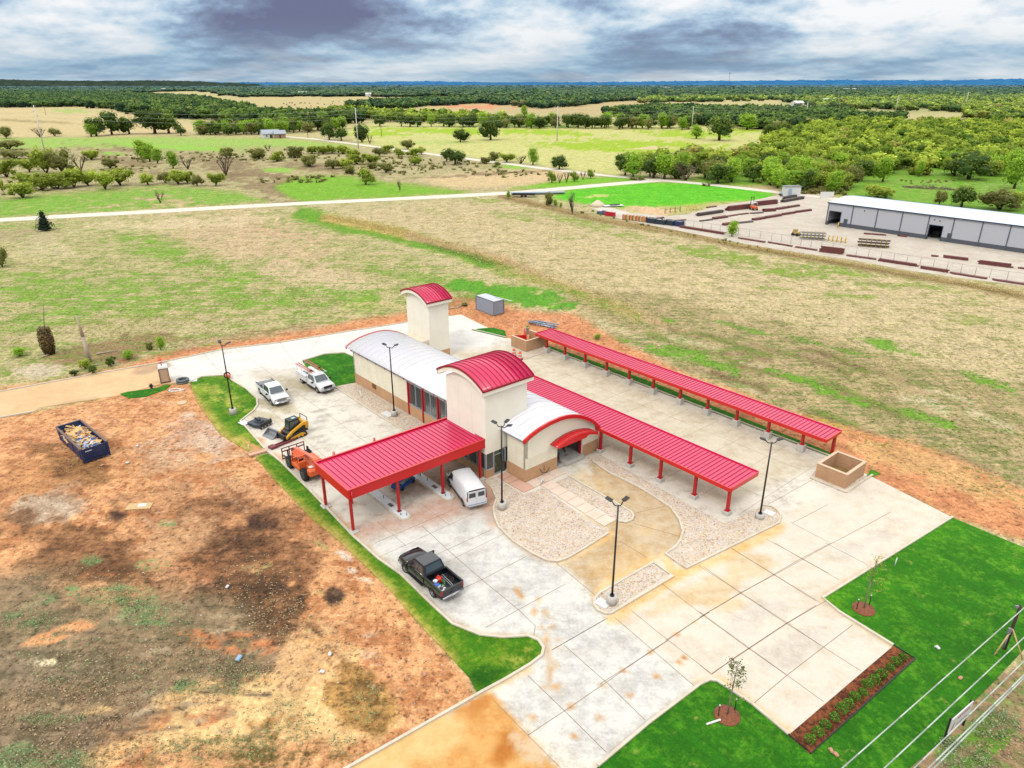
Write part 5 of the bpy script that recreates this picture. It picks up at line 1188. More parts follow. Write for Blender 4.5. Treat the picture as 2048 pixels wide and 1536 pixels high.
def telehandler():
    f = LW(-17.05, -15.45); r_ = LW(-13.9, -15.45); d = (f-r_).normalized()
    c = (f+r_)/2+BX*1.1
    root = empty('telehandler', c, math.atan2(d.y, d.x), 'orange telescopic forklift with maroon fork carriage by the grass strip', 'telehandler')
    for x in (1.58, -1.58):
        for s in (-1, 1): big_wheel(root, x, s*1.0, .62, .42, s)
    MB().box((-.1, 0, .85), (4.4, 1.0, .5), bevel=.06).box((-2.35, 0, 1.05), (.7, 1.9, .7), bevel=.12).box((-.2, -.75, 1.05), (1.9, .7, .6), bevel=.08).tube((1.58, -.9, .62), (1.58, .9, .62), .12).tube((-1.58, -.9, .62), (-1.58, .9, .62), .12).build('chassis', ORG_M, root)
    # open cab on the left side
    cb = MB().bb(-1.0, .75, .42, 1.2, .7, 1.15, bevel=.05).bb(-1.0, -.75, .42, 1.2, 1.1, 1.7, bevel=.06)
    for x, y in ((-.9, .5), (-.9, 1.12), (.6, .5), (.6, 1.12)): cb.tube((x, y, 1.1), (x*.9-.03, y, 2.25), .045)
    cb.bb(-.95, .5, .44, 1.18, 2.22, 2.3, bevel=.02); 
    for i in range(5): cb.bb(-.75+i*.25, -.65+i*.25, .5, 1.12, 2.3, 2.35)
    cb.bb(.55, .7, .44, 1.18, 1.05, 1.5); cb.build('cab', ORG_M, root)
    MB().box((-.45, .8, 1.32), (.5, .45, .12), bevel=.03).box((-.68, .8, 1.6), (.1, .45, .5), bevel=.03).build('seat', BLACK, root)
    MB().tube((.3, .8, 1.2), (.15, .8, 1.6), .03).lathe([(.17, 0), (.17, .03)], 14, c=(.13, .8, 1.6)).build('steering_wheel', BLACK, root)
    bm_ = MB().box((-.1, -.05, 1.72), (4.6, .36, .42), ry=.13, bevel=.03).box((1.3, -.05, 1.5), (2.6, .28, .32), ry=.13, bevel=.02).build('boom', ORG_B, root)
    MB().box((-2.25, -.05, 1.95), (.5, .7, .55), bevel=.05).tube((-1.9, .35, 1.1), (-.6, .1, 1.6), .07).tube((2.1, .1, 1.3), (2.5, .1, .8), .06).build('boom_pivot', ORG_M, root)
    cr = MB().box((2.75, 0, .75), (.25, .5, .9), bevel=.03)
    for z in (.45, 1.25): cr.bb(2.85, 2.95, -1.2, 1.2, z-.05, z+.05)
    for y in (-1.15, -.4, .4, 1.15): cr.bb(2.85, 2.93, y-.04, y+.04, .4, 1.6)
    cr.bb(2.85, 2.93, -1.2, 1.2, 1.55, 1.63); cr.build('fork_carriage', MAR, root)
    for y in (-.55, .55): MB().bb(2.9, 4.2, y-.07, y+.07, .1, .16).bb(2.9, 3.0, y-.07, y+.07, .1, 1.2).build('fork', DARK, root)
    MB().box((-1.9, -.62, 1.45), (1.1, .5, .5), bevel=.08).build('engine_hood', ORG_M, root)
    MB().box((1.4, -.85, 1.6), (.3, .14, .4), bevel=.03).tube((1.0, -.4, 1.5), (1.4, -.85, 1.6), .03).build('wing_mirror', BLACK, root)
    MB().box((-2.05, .5, 1.46), (.4, .4, .03)).build('decal_plate', PLAST, root)
telehandler()
def track_loader():
    c = LW(-23.2, -12.25); d = -BX*1.0+AX*.12
    root = empty('track_loader', c, math.atan2(d.y, d.x), 'yellow compact track loader with black cab on the concrete lot', 'skid loader')
    for s in (-1, 1):
        m = MB(); prof = [(-1.15, .28), (-.95, .06), (.85, .06), (1.12, .26), (1.0, .5), (-.55, .78), (-.95, .66)]
        m.prism(prof, 'y', s*.72, s*1.02); m.build('track', TYRE, root)
        MB().prism([(x*.8, .36+(z-.36)*.62) for x, z in prof], 'y', s*1.021, s*1.04).build('track_frame', YEL, root)
        for x in (-.75, -.3, .15, .6): MB().tube((x, s*1.03, .24), (x, s*1.06, .24), .1, n=10).build('track_roller', DARK, root)
    MB().prism([(-1.45, .45), (.8, .4), (.95, .8), (.3, .95), (-.6, 1.15), (-1.5, 1.3)], 'y', -.66, .66).build('body', M('dark_chassis', (52, 46, 40), .6), root)
    MB().box((-1.3, 0, 1.05), (.5, 1.5, .75), bevel=.1, seg=2).build('engine_cover', YEL, root)
    cb = cab(root, -.72, .62, -.66, .48, .46, .42, .95, 1.98, BLACK, split=(.5,))
    MB().bb(-.7, .5, -.46, .46, 2.0, 2.06, bevel=.02).box((-.2, .1, 2.09), (.4, .35, .03), mi=1).build('cab_roof', [BLACK, M('pale_label', (170, 210, 200), .5)], root)
    for s in (-1, 1):
        MB().prism([(-1.5, 1.15), (-1.45, 1.55), (-.9, 1.6), (.55, 1.0), (1.25, .5), (1.2, .3), (.95, .4), (.35, .82), (-.8, 1.28)], 'y', s*.66, s*.86).build('lift_arm', YEL, root)
        MB().tube((-.9, s*.62, 1.1), (.6, s*.62, .7), .05).build('lift_cylinder', DARK, root)
    MB().box((1.3, 0, .42), (.12, 1.5, .6)).bb(1.2, 1.5, -.7, -.6, .1, .7).bb(1.2, 1.5, .6, .7, .1, .7).box((1.38, 0, .7), (.1, 1.3, .08)).build('coupler', DARK, root)
    MB().path([(-1.45, -.66, 1.5), (-1.45, -.66, 1.95), (-1.45, .66, 1.95), (-1.45, .66, 1.5)], .045).build('roll_bar', BLACK, root)
track_loader()
def bucket_attach():
    m = MB(); prof = [(-.4, .02), (.55, .0), (.6, .06), (-.25, .1), (-.38, .3), (-.3, .62), (-.45, .66), (-.52, .3)]
    m.prism(prof, 'y', -.85, .85)
    for s in (-.87, .85): m.prism([(-.5, .03), (.5, .02), (-.28, .62), (-.5, .62)], 'y', s, s+.02)
    d = -BX
    tag(m.build('loader_bucket', GREYM, loc=G(543, 872, .02), rz=math.atan2(d.y, d.x)+.25), 'grey steel loader bucket lying in front of the yellow loader', 'bucket attachment')
bucket_attach()
def mower_attach():
    r = empty('brush_mower', G(520, 851), ANG+.35, 'black brush mower attachment on the concrete by the kerb', 'mower attachment')
    MB().prism([(-1.0, -.8), (.2, -.95), (1.0, -.6), (1.0, .6), (.2, .95), (-1.0, .8)], 'z', .18, .5).box((0, 0, .56), (.8, .7, .14), bevel=.04).build('deck', M('dark_blue_steel', (44, 54, 70), .5, dirt=.15), r)
    MB().tube((0, 0, .5), (0, 0, .85), .18, n=12).box((-.3, 0, .75), (.7, .2, .18), bevel=.03).build('drive_motor', BLACK, r)
    MB().bb(.9, 1.05, -.8, .8, .1, .7).path([(1.0, -.7, .7), (1.2, -.6, .9), (1.2, .6, .9), (1.0, .7, .7)], .04).build('mount_frame', BLACK, r)
    for y in (-.6, -.2, .25, .65): MB().tube((1.0, y, .25), (1.15, y, .25), .1, n=10).build('roller', GREYM, r)
    MB().path([(-1.0, .3, .3), (-1.3, .5, .1), (-1.2, .8, .3), (-.9, .8, .5)], .03).build('hydraulic_hose', BLACK, r)
    o = MB().box((0, 0, .14), (1.1, .8, .1), bevel=.04).box((0, 0, .05), (.9, .6, .1), mi=1).build('utility_cover', [PLAST, DARK], loc=G(488, 848), rz=ANG+.2); tag(o, 'white square cover lying on the kerb beside the black mower attachment', 'cover')
mower_attach()
def frame_attach():
    r = empty('pallet_fork_frame', G(572, 889), ANG+1.75, 'rusty maroon fork frame on the ground beside the telehandler forks', 'fork attachment')
    MB().bb(-1.2, 1.2, -.06, .06, .1, .3).bb(-1.2, 1.2, .5, .62, .05, .2).bb(-1.2, -1.08, -.06, .62, .05, .2).bb(1.08, 1.2, -.06, .62, .05, .2).box((-1.4, .3, .2), (.6, .7, .25), bevel=.03).build('frame', MAR, r)
frame_attach()
BLUEM = M('blue_lift_paint', (30, 84, 160), .4, var=.1)
def scissor_lift(loc, rz, label, ext):
    r = empty('scissor_lift', loc, rz, label, 'scissor lift', 'blue scissor lifts')
    MB().box((0, 0, .32), (2.3, 1.1, .34), bevel=.05).box((-.9, 0, .55), (.35, 1.0, .25), bevel=.03).build('base', BLUEM, r)
    for x in (-.8, .8):
        for s in (-1, 1): MB().tube((x, s*.45, .2), (x, s*.6, .2), .2, n=14).build('wheel', TYRE, r)
    m = MB(); n = 4; h = ext/n; z = .5
    for i in range(n):
        for s in (-.38, .38): m.tube((-.95, s, z), (.95, s, z+h), .05, n=5).tube((.95, s, z), (-.95, s, z+h), .05, n=5)
        z += h
    m.build('scissor_arms', GREYM, r)
    MB().box((0, 0, z+.08), (2.3, 1.1, .14), bevel=.02).build('platform', BLUEM, r)
    g = MB()
    for zz in (.6, 1.05): g.path([(-1.1, -.5, z+zz), (1.1, -.5, z+zz), (1.1, .5, z+zz), (-1.1, .5, z+zz), (-1.1, -.5, z+zz)], .025)
    for x in (-1.1, 0, 1.1):
        for y in (-.5, .5): g.tube((x, y, z+.1), (x, y, z+1.05), .025)
    g.build('guard_rail', BLUEM, r)
scissor_lift(LW(-7.1, -8.85), ANG+1.9, 'blue scissor lift folded low under the red entry canopy', .5)
scissor_lift(LW(-14.2, 3.2, .12), ANG, 'blue scissor lift raised inside the glazed wash bay', 2.0)

# ------------------------------------------------ dumpster with rubbish
NAVY = M('navy_steel', (20, 44, 92), .5, var=.15, scale=3, dirt=.12)
RUST = M('rusty_inside', (96, 62, 44), .9, var=.3, scale=4)
def dumpster():
    r = empty('roll_off_dumpster', LW(-34.5, -29.1), ANG+.0, 'open navy blue roll-off dumpster heaped with rubbish on bare dirt', 'dumpster')
    r.location = (G(118, 880)+G(224, 915))/2 ; d = G(172, 930)-G(118, 880)
    rz = math.atan2(d.y, d.x); r.rotation_euler = (0, 0, rz)
    L_, W_, H_ = 7.0, 2.35, 1.55; x, y = L_/2, W_/2
    def wall(p, nm='side_panel'): p.build(nm, [NAVY, RUST], r)
    for s in (-1, 1):
        m = MB().bb(-x, x, s*y, s*(y-.06), .25, H_); 
        wall(m)
        for i in range(4): MB().bb(-x+.5+i*1.9, -x+.56+i*1.9, s*(y+.001), s*(y+.04), .3, H_-.05).build('rib', NAVY, r)
        MB().bb(-x, x, s*(y-.1), s*(y+.1), H_, H_+.1).build('top_rail', M('scuffed_rail', (120, 96, 84), .7, var=.2), r)
    MB().bb(x-.06, x, -y, y, .2, H_).bb(x, x+.07, -y, y, .95, 1.02).bb(x, x+.07, -y, y, .55, .62).bb(x, x+.1, -y, y, .2, .32).bb(x, x+.08, -y-.08, -y+.1, .1, H_).bb(x, x+.08, y-.1, y+.08, .1, H_).build('tail_door', NAVY, r)
    MB().prism([(-x, .25), (-x-.3, H_), (-x-.2, H_), (-x+.1, .25)], 'y', -y, y).bb(-x-.3, -x-.1, -y, y, H_, H_+.1).build('front_panel', NAVY, r)
    MB().bb(-x, x, -y+.06, y-.06, .25, .4).build('floor', RUST, r); MB().bb(-x, x, -.5, -.35, .02, .25).bb(-x, x, .35, .5, .02, .25).build('skid_rail', DARK, r)
    MB().bb(-x+.0+1.6, -x+2.2, -y-.012, -y-.002, .8, 1.35).build('notice_sticker', PLAST, r); MB().bb(x+.002, x+.01, -y+.3, -y+.9, 1.2, 1.28).build('notice_sticker', PLAST, r)
    # load
    rs = random.Random(5); cols = [((232, 184, 120), 'cardboard'), ((226, 228, 232), 'white_sheeting'), ((190, 206, 226), 'pale_blue_film'), ((70, 110, 180), 'blue_tarp'), ((212, 172, 110), 'lumber'), ((120, 90, 70), 'brown_scrap'), ((210, 130, 60), 'orange_board')]
    mats = [M('load_'+n, c, .8, var=.12) for c, n in cols]
    m = MB(); m.bb(-x+.1, x-.1, -y+.1, y-.1, .4, .95, mi=5)
    for i in range(230):
        px = rs.uniform(-x+.35, x-.35); py = rs.uniform(-y+.3, y-.3); k = rs.choices(range(7), [3, 6, 5, 2, 2, 3, .6] if px > 0 else [6, 3, 1, 1, 4, 4, .5])[0]
        z = .95+.25*(1-abs(py)/y)+rs.uniform(0, .22)
        if k in (0, 6): m.box((px, py, z), (rs.uniform(.4, 1.3), rs.uniform(.3, .8), .03), rz=rs.uniform(0, 3), rx=rs.uniform(-.35, .35), ry=rs.uniform(-.3, .3), mi=k)
        elif k == 4: m.box((px, py, z+.08), (rs.uniform(.8, 2.0), .1, .04), rz=rs.uniform(-.6, .6), ry=rs.uniform(-.2, .2), mi=k)
        else: m.box((px, py, z), (rs.uniform(.12, .5), rs.uniform(.1, .4), rs.uniform(.05, .25)), rz=rs.uniform(0, 3), rx=rs.uniform(-.6, .6), ry=rs.uniform(-.6, .6), mi=k, bevel=.03)
    o = m.build('rubbish_heap', mats); o.location = r.location; o.rotation_euler = (0, 0, rz); tag(o, 'heap of cardboard, film and scrap filling the navy dumpster', 'rubbish', kind='stuff')
dumpster()

# ------------------------------------------------ props on and around the lot
GALV = vstripes('galvanised_container', (176, 188, 208), .22, .7)
def container():
    p0, p1, p2 = G(952.5, 619), G(987.6, 632.3), G(1010, 628.8)
    d = (p1-p0); rz = math.atan2(d.y, d.x); L_ = d.length; W_ = 2.05
    r = empty('shipping_container', p0+d/2+Vector((-d.y, d.x, 0)).normalized()*W_/2, rz, 'grey corrugated steel shipping container on the red dirt', 'container')
    x, y = L_/2, W_/2
    m = MB(); n = 22
    for s in (-1, 1):
        for i in range(n): m.bb(-x+.1+(2*x-.2)*i/n, -x+.1+(2*x-.2)*(i+.55)/n, s*(y-.05), s*y, .15, 2.3)
    m.bb(-x+.05, x-.05, -y+.05, y-.05, .12, 2.33).build('side_wall', M('grey_container_paint', (178, 188, 206), .55, var=.06), r)
    e = MB()
    for i in range(8): e.bb(x, x+.05, -y+.12+(2*y-.24)*i/8, -y+.12+(2*y-.24)*(i+.5)/8, .15, 2.3)
    e.build('end_wall', M('grey_container_paint'), r)
    f = MB()
    for a in (-x, x):
        for b in (-y, y): f.box((a, b, 1.2), (.13, .13, 2.4))
    f.bb(-x, x, -y-.04, -y+.05, 2.3, 2.42).bb(-x, x, y-.05, y+.04, 2.3, 2.42).bb(-x, x, -y-.04, -y+.05, .03, .15).bb(-x, x, y-.05, y+.04, .03, .15).bb(x, x+.06, -y, y, 2.3, 2.42).build('frame', GREYM, r)
    MB().bb(-x+.06, x-.01, -y+.06, y-.06, 2.335, 2.4).build('roof_panel', M('pale_roof_sheet', (206, 210, 220), .5, var=.06), r)
    b0_, b1_ = G(994, 595, 2.45), G(1023, 602, 2.45); q = empty('timber_board', b0_, math.atan2((b1_-b0_).y, (b1_-b0_).x), 'long pale board lying across the shipping container roof', 'board')
    MB().bb(-.3, (b1_-b0_).length, -.08, .08, 0, .05).build('plank', PLAST, q)
container()
def pipes_pile():
    r = G(1085, 652); m = MB(); rs = random.Random(2)
    for i in range(9): 
        y = rs.uniform(-.8, .8); m.tube((-2.2+rs.uniform(-.4, .4), y, .15+rs.uniform(0, .4)), (2.0+rs.uniform(-.5, .5), y+rs.uniform(-.3, .3), .15+rs.uniform(0, .4)), .09, n=6)
    for i in range(6): m.box((rs.uniform(-2, 2), 0, .3), (.1, 1.6, .08))
    tag(m.build('steel_scrap_pile', M('galvanised_steel', (170, 184, 200), .4, .4, var=.2), loc=r, rz=ANG+.3), 'bundle of galvanised steel members lying on red dirt by the long canopy', 'steel bundle')
pipes_pile()
ORB = M('barrel_orange', (246, 96, 34), .5); WHB = M('barrel_white', (240, 238, 232), .4)
def barrel(loc, label, tip=None):
    r = empty('traffic_barrel', loc, 0, label, 'traffic barrel', 'orange and white traffic barrels')
    z = .1; k = 0; rad = .3
    for i, h in enumerate((.22, .16, .18, .16, .2)):
        MB().lathe([(rad, z), (rad-.015, z+h)], 18).build('band', (ORB, WHB)[i % 2], r); z += h; rad -= .022
    MB().lathe([(rad, z), (rad*.8, z+.06), (.05, z+.08)], 16).tube((-.1, 0, z+.05), (-.1, 0, z+.15), .02).tube((.1, 0, z+.05), (.1, 0, z+.15), .02).tube((-.1, 0, z+.14), (.1, 0, z+.14), .02).build('lid', ORB, r)
    MB().lathe([(.42, 0), (.42, .06), (.32, .1)], 18).build('rubber_base', TYRE, r)
    if tip is not None: r.rotation_euler = (R(82), 0, tip); r.location.z = .35
    return r
barrel(G(1028, 713), 'orange and white traffic barrel nearer the tower, by the gated brick enclosure')
barrel(G(1040, 719), 'orange and white traffic barrel further from the tower, by the gated brick enclosure')
barrel(G(322, 733), 'orange traffic barrel standing on the kerb behind the portable toilet')
barrel(G(455, 755), 'orange traffic barrel toppled on the grass near the white pickup', tip=.6)
def toilet():
    a_, b_ = G(322, 768), G(341, 765); d = (b_-a_); rz = math.atan2(d.y, d.x)
    r = empty('portable_toilet', a_+d/2+Vector((-d.y, d.x, 0)).normalized()*.6, rz, 'tan portable toilet with white roof at the edge of the dirt road', 'portable toilet')
    TAN = M('tan_plastic', (212, 176, 148), .6, var=.05)
    h = 1.95
    MB().bb(-.5, .5, -.5, .55, .1, h).build('cabin', TAN, r)
    f = MB()
    for x in (-.53, .53): f.box((x, -.53, h/2+.05), (.08, .08, h-.1))
    f.bb(-.57, .57, -.57, -.5, .05, .16).bb(-.57, .57, -.57, -.5, h-.07, h).build('frame', M('brown_frame', (120, 84, 66), .6), r)
    MB().bb(-.36, .36, -.52, -.5, .2, h-.15).build('door', TAN, r)
    MB().rings([[(-.58, -.6, h), (.58, -.6, h), (.58, .6, h), (-.58, .6, h)], [(-.5, -.5, h+.22), (.5, -.5, h+.22), (.5, .5, h+.22), (-.5, .5, h+.22)]], 0, False).build('roof', PLAST, r)
    MB().tube((-.1, 0, h+.2), (-.1, 0, h+.42), .06).build('vent_pipe', BLACK, r); MB().bb(-.58, .58, -.6, .6, 0, .1).build('skid_base', BLACK, r)
toilet()
def small_things():
    h = MB().lathe([(.2, 0), (.2, .08), (.14, .1), (.14, .5), (.19, .52), (.16, .62), (.06, .72)], 14).tube((-.26, 0, .4), (.26, 0, .4), .08, n=10).tube((0, -.26, .36), (0, 0, .36), .1, n=10)
    tag(h.build('fire_hydrant', DARK, loc=G(303.5, 778), rz=.3), 'dark fire hydrant on the small grass patch by the portable toilet', 'fire hydrant')
    r = empty('tyre_stack', G(366, 765), 0, 'two grey rubber rings stacked beside the dirt road end', 'tyres')
    for k in range(2):
        m = MB(); n = 22
        m.rings([[(cos(2*pi*j/n)*(.62+.16*cos(t)), sin(2*pi*j/n)*(.62+.16*cos(t)), .14+k*.26+.13*sin(t)) for j in range(n)] for t in [2*pi*i/8 for i in range(9)]], 0, True, False); m.build('rubber_ring', M('worn_grey_rubber', (104, 112, 112), .8), r)
    tag(MB().box((0, 0, .06), (1.0, .7, .1), bevel=.02).build('meter_box', PLAST, loc=G(386, 762), rz=.3), 'small white meter box lid at the tip of the grass strip', 'meter box')
    tag(MB().lathe([(.55, 0), (.55, .09), (.5, .1)], 20).build('manhole_cover', M('tan_concrete_lid', (226, 190, 150), .8), loc=G(364, 806)), 'round tan manhole cover flush in the dirt lot', 'manhole')
    tag(MB().path([(cos(t*.7)*.7, sin(t*.7)*.45, .06) for t in range(9)]+[(1.2, .3, .05)], .09, 6).build('loose_pipe', PLAST, loc=G(350, 781)), 'pale loop of flexible pipe lying on dirt by the rubber rings', 'pipe')
    tag(MB().box((0, 0, .04), (2.1, 1.0, .05)).box((.2, .1, .08), (.7, .5, .02), mi=1).build('plywood_sheet', [WOODM, PLAST], loc=G(279, 1013), rz=.1), 'yellow plywood sheet lying on the dirt lot', 'plywood')
    fl = MB().bb(-.95, .85, -.3, .3, .04, .12).bb(-.95, .85, -.38, -.3, .04, .2).bb(-.95, .85, .3, .38, .04, .2).build('drain_flume', M('pink_concrete', (226, 178, 148), .9), loc=G(517, 906), rz=ANG+1.5); tag(fl, 'concrete drain flume crossing the grass strip', 'drain')
    for (x, y), lab in (((498, 903), 'thin white pipe standing by the drain flume in the grass'), ((1027, 661), 'white pipe standing beside the gated brick enclosure'), ((1789, 1133), 'white plastic pipe standing upright on the front lawn edge')):
        tag(MB().tube((0, 0, 0), (.03, 0, .8), .04, n=8).build('standing_pipe', PLAST, loc=G(x, y)), lab, 'pipe')
    tag(MB().bb(-.2, .2, -.15, .15, 0, 1.0, bevel=.03).bb(-.22, -.2, -.1, .1, .5, .8, mi=1).build('electric_cabinet', [GREYM, BLACK], loc=G(1055, 668)), 'small grey electric cabinet behind the gated brick enclosure', 'cabinet')
    for (x, y), s_, lab in (((775, 830), (1.5, .9), 'pale concrete pad on the gravel beside a light pole'), ((1205, 1209), (1.0, .75), 'white meter lid on the small gravel island'), ((1538, 1028), (.9, .7), 'white lid on the gravel beside the light pole at the canopies')):
        tag(MB().box((0, 0, .13), (s_[0], s_[1], .06), bevel=.01).build('ground_box', PLAST, loc=G(x, y), rz=ANG+.1), lab, 'utility box')
    tag(MB().tube((0, 0, .1), (-.3, .5, .8), .05).build('loose_pipe', PLAST, loc=G(724, 797)), 'short white pipe leaning in the gravel beside the long wall', 'pipe')
    for (x, y), k in (((1082.5, 970), 0), ((1080, 966), 1)): tag(MB().tube((0, 0, .1), (0, 0, .55-.1*k), .07).build('pipe_stub', PLAST, loc=G(x+k*6, y)), ('taller white pipe stub by the wash building corner', 'shorter white pipe stub by the wash building corner')[k], 'pipe stub')
    # litter scattered on the dirt lot and lawn
    rs = random.Random(11); lm = [PLAST, M('pale_brick_litter', (206, 150, 120), .8), M('blue_litter', (150, 185, 215), .5)]
    spots = [(478, 1318, 2, 'crumpled pale blue bag on the weedy dirt'), (660, 1310, 0, 'white block on the bare dirt'), (645, 1345, 0, 'small white scrap on the bare dirt'), (455, 1175, 0, 'white scrap in the dark soil'), (850, 1350, 1, 'broken white pipe pieces on the dirt by the grass'),
             (1875, 1297, 0, 'pale stone on the front lawn'), (1920, 1358, 1, 'pinkish can on the front lawn'), (1662, 1503, 1, 'brick piece on the lawn by the mulch bed'), (1672, 1511, 1, 'second brick piece on the lawn by the mulch bed'), (275, 893, 0, 'pale rock in the dirt beside the dumpster'), (255, 927, 0, 'white lump in the dirt by the dumpster'), (205, 932, 1, 'timber stub by the dumpster'), (1180, 1, 0, '')]
    for x, y, k, lab in spots:
        if not lab: continue
        s_ = .3 if k == 2 else .2; tag(MB().box((0, 0, .1), (s_*1.6, s_, .16), bevel=.05).box((s_*.6, s_*.3, .06), (s_*.7, s_*.6, .1), rz=.6, bevel=.03).build('litter', lm[k], loc=G(x, y, .04), rz=rs.uniform(0, 3)), lab, 'litter')
    P = bpy.data.objects.new; 
    V, Fc = [], []; MI = []
    for i in range(800):
        if i < 560: x = rs.uniform(20, 900); y = rs.uniform(840, 1530)
        else: x = rs.uniform(560, 900); y = 1130+(x-560)*.9+rs.uniform(-120, 90)
        if sdist(np.array([x]), np.array([y]), [(0, 850), (380, 775), (500, 905), (620, 1036), (780, 1186), (930, 1360), (700, 1530), (0, 1536)])[0] < 5: continue
        p = G(x, y, .0); s_ = rs.uniform(.025, .07); a = rs.uniform(0, 6); n0 = len(V)
        for q in range(4): V.append((p.x+cos(a+q*pi/2)*s_*rs.uniform(.5, 1.3), p.y+sin(a+q*pi/2)*s_, .01))
        V.append((p.x, p.y, s_*.9)); Fc += [(n0+q, n0+(q+1) % 4, n0+4) for q in range(4)]; mi = rs.choices((0, 1, 2), (1, 5, 4))[0]; MI += [mi]*4
    me = np_mesh('rubble', V, Fc, [PLAST, M('brown_clod', (128, 92, 66), .9), M('grey_pebble', (190, 176, 160), .9)], matidx=MI); tag(link_mesh('rubble', me), 'loose stones and clods scattered over the bare dirt lot', 'rubble', kind='stuff')
small_things()

# ------------------------------------------------ person under the canopy
def person():
    r = empty('person', LW(-7.3, -6.95, .2), ANG+2.4, 'person in dark trousers standing on the pay island under the canopy', 'person')
    bm = bmesh.new(); J = {}
    def v(n, p, rad): J[n] = (bm.verts.new(p), rad)
    for n, p, rad in (('pel', (0, 0, .92), .15), ('wai', (.0, 0, 1.1), .13), ('che', (.02, 0, 1.32), .16), ('nec', (.03, 0, 1.5), .06), ('hd0', (.05, 0, 1.58), .075), ('hd1', (.06, 0, 1.68), .095), ('hd2', (.05, 0, 1.75), .06)): v(n, p, rad)
    for s, k in ((1, 'l'), (-1, 'r')):
        st_ = .12 if s > 0 else -.1
        for n, p, rad in (('hip', (0, s*.1, .86), .1), ('kne', (.03+st_*.5, s*.11, .48), .065), ('ank', (-.02+st_, s*.12, .09), .045), ('toe', (.17+st_, s*.13, .045), .04), ('sho', (.02, s*.2, 1.42), .07), ('elb', (-.02, s*.27, 1.14), .048), ('wri', (.14, s*.27, .93), .032), ('pal', (.2, s*.27, .88), .035)): v(n+k, p, rad)
        for i in range(4): v('f%d%s' % (i, k), (.24+.01*i, s*(.235+.022*i), .80+.008*abs(i-1.5)), .009); v('g%d%s' % (i, k), (.225+.01*i, s*(.235+.022*i), .765), .008)
        v('th'+k, (.235, s*.225, .87), .011)
    E_ = [('pel', 'wai'), ('wai', 'che'), ('che', 'nec'), ('nec', 'hd0'), ('hd0', 'hd1'), ('hd1', 'hd2')]
    for k in 'lr': E_ += [('pel', 'hip'+k), ('hip'+k, 'kne'+k), ('kne'+k, 'ank'+k), ('ank'+k, 'toe'+k), ('che', 'sho'+k), ('sho'+k, 'elb'+k), ('elb'+k, 'wri'+k), ('wri'+k, 'pal'+k), ('pal'+k, 'th'+k)]+[('pal'+k, 'f%d%s' % (i, k)) for i in range(4)]+[('f%d%s' % (i, k), 'g%d%s' % (i, k)) for i in range(4)]
    for a_, b_ in E_: bm.edges.new((J[a_][0], J[b_][0]))
    bm.verts.ensure_lookup_table(); bm.verts.index_update(); idx = {n: J[n][0].index for n in J}
    me = bpy.data.meshes.new('body'); bm.to_mesh(me); bm.free(); o = link_mesh('body', me, r)
    md = o.modifiers.new('skin', 'SKIN'); 
    sv = me.skin_vertices[0].data if me.skin_vertices else None
    if sv is None:
        bmx = bmesh.new(); bmx.from_mesh(me); bmx.verts.layers.skin.verify(); bmx.to_mesh(me); bmx.free(); sv = me.skin_vertices[0].data
    for n, (vv, rad) in J.items(): sv[idx[n]].radius = (rad, rad)
    sv[idx['pel']].use_root = True
    o.modifiers.new('sub', 'SUBSURF').levels = 1; o.modifiers['sub'].render_levels = 1
    t = NT('skin_and_clothes'); s = t.new('ShaderNodeSeparateXYZ'); t.l(t.obj(), s.inputs[0]); rr = t.new('ShaderNodeValToRGB'); t.l(t.math('DIVIDE', s.outputs[2], 1.8), rr.inputs[0]); rr.color_ramp.interpolation = 'CONSTANT'
    e = rr.color_ramp.elements; sp = [(0, (60, 44, 36)), (.05, (46, 48, 58)), (.52, (110, 96, 84)), (.83, (196, 150, 124))]
    while len(e) < 4: e.new(.5)
    for el, (p, c_) in zip(e, sp): el.position = p; el.color = (*ALB(*c_), 1)
    t.l(rr.outputs[0], t.bsdf.inputs['Base Color']); me.materials.append(t.m)
    MB().lathe([(.1, 1.66), (.115, 1.72), (.1, 1.79), (.04, 1.82)], 14, c=(.04, 0, 0)).bb(.1, .24, -.07, .07, 1.69, 1.705).build('cap', DARK, r)
    MB().lathe([(.012, 0), (.02, .03)], 6, c=(.17, 0, 1.64)).bb(.13, .15, -.045, -.025, 1.675, 1.69).bb(.13, .15, .025, .045, 1.675, 1.69).build('face', M('face_dark', (120, 80, 66), .7), r)
person()

# ------------------------------------------------ foreground: mulch bed, shrubs, saplings, sign, wires
MULCH = M('bark_mulch', (140, 82, 52), .95, var=.7, scale=9, bump=.8)
def leaves_mesh(name, centers, size, seed, mats, upright=.0, attr=True, mi=None):
    rs = np.random.RandomState(seed); C = np.asarray(centers, float); n = len(C)
    a = rs.uniform(0, 2*pi, n); el = rs.uniform(-.9, 1.2, n)
    nr = np.stack([np.cos(a)*np.cos(el), np.sin(a)*np.cos(el), np.sin(el)], 1)
    h = np.array([.3, .5, .81]); u = np.cross(nr, h); u /= np.linalg.norm(u, axis=1)[:, None]+1e-6; v = np.cross(nr, u)
    s1 = (size*rs.uniform(.6, 1.3, n))[:, None]; s2 = s1*rs.uniform(.5, .9, n)[:, None]
    V = np.empty((n, 4, 3)); V[:, 0] = C-u*s1; V[:, 1] = C-v*s2+nr*s2*.3; V[:, 2] = C+u*s1; V[:, 3] = C+v*s2+nr*s2*.3
    F_ = np.arange(n*4).reshape(n, 4)
    sh = np.repeat(rs.uniform(.65, 1.3, n), 4)
    return V.reshape(-1, 3), F_, sh
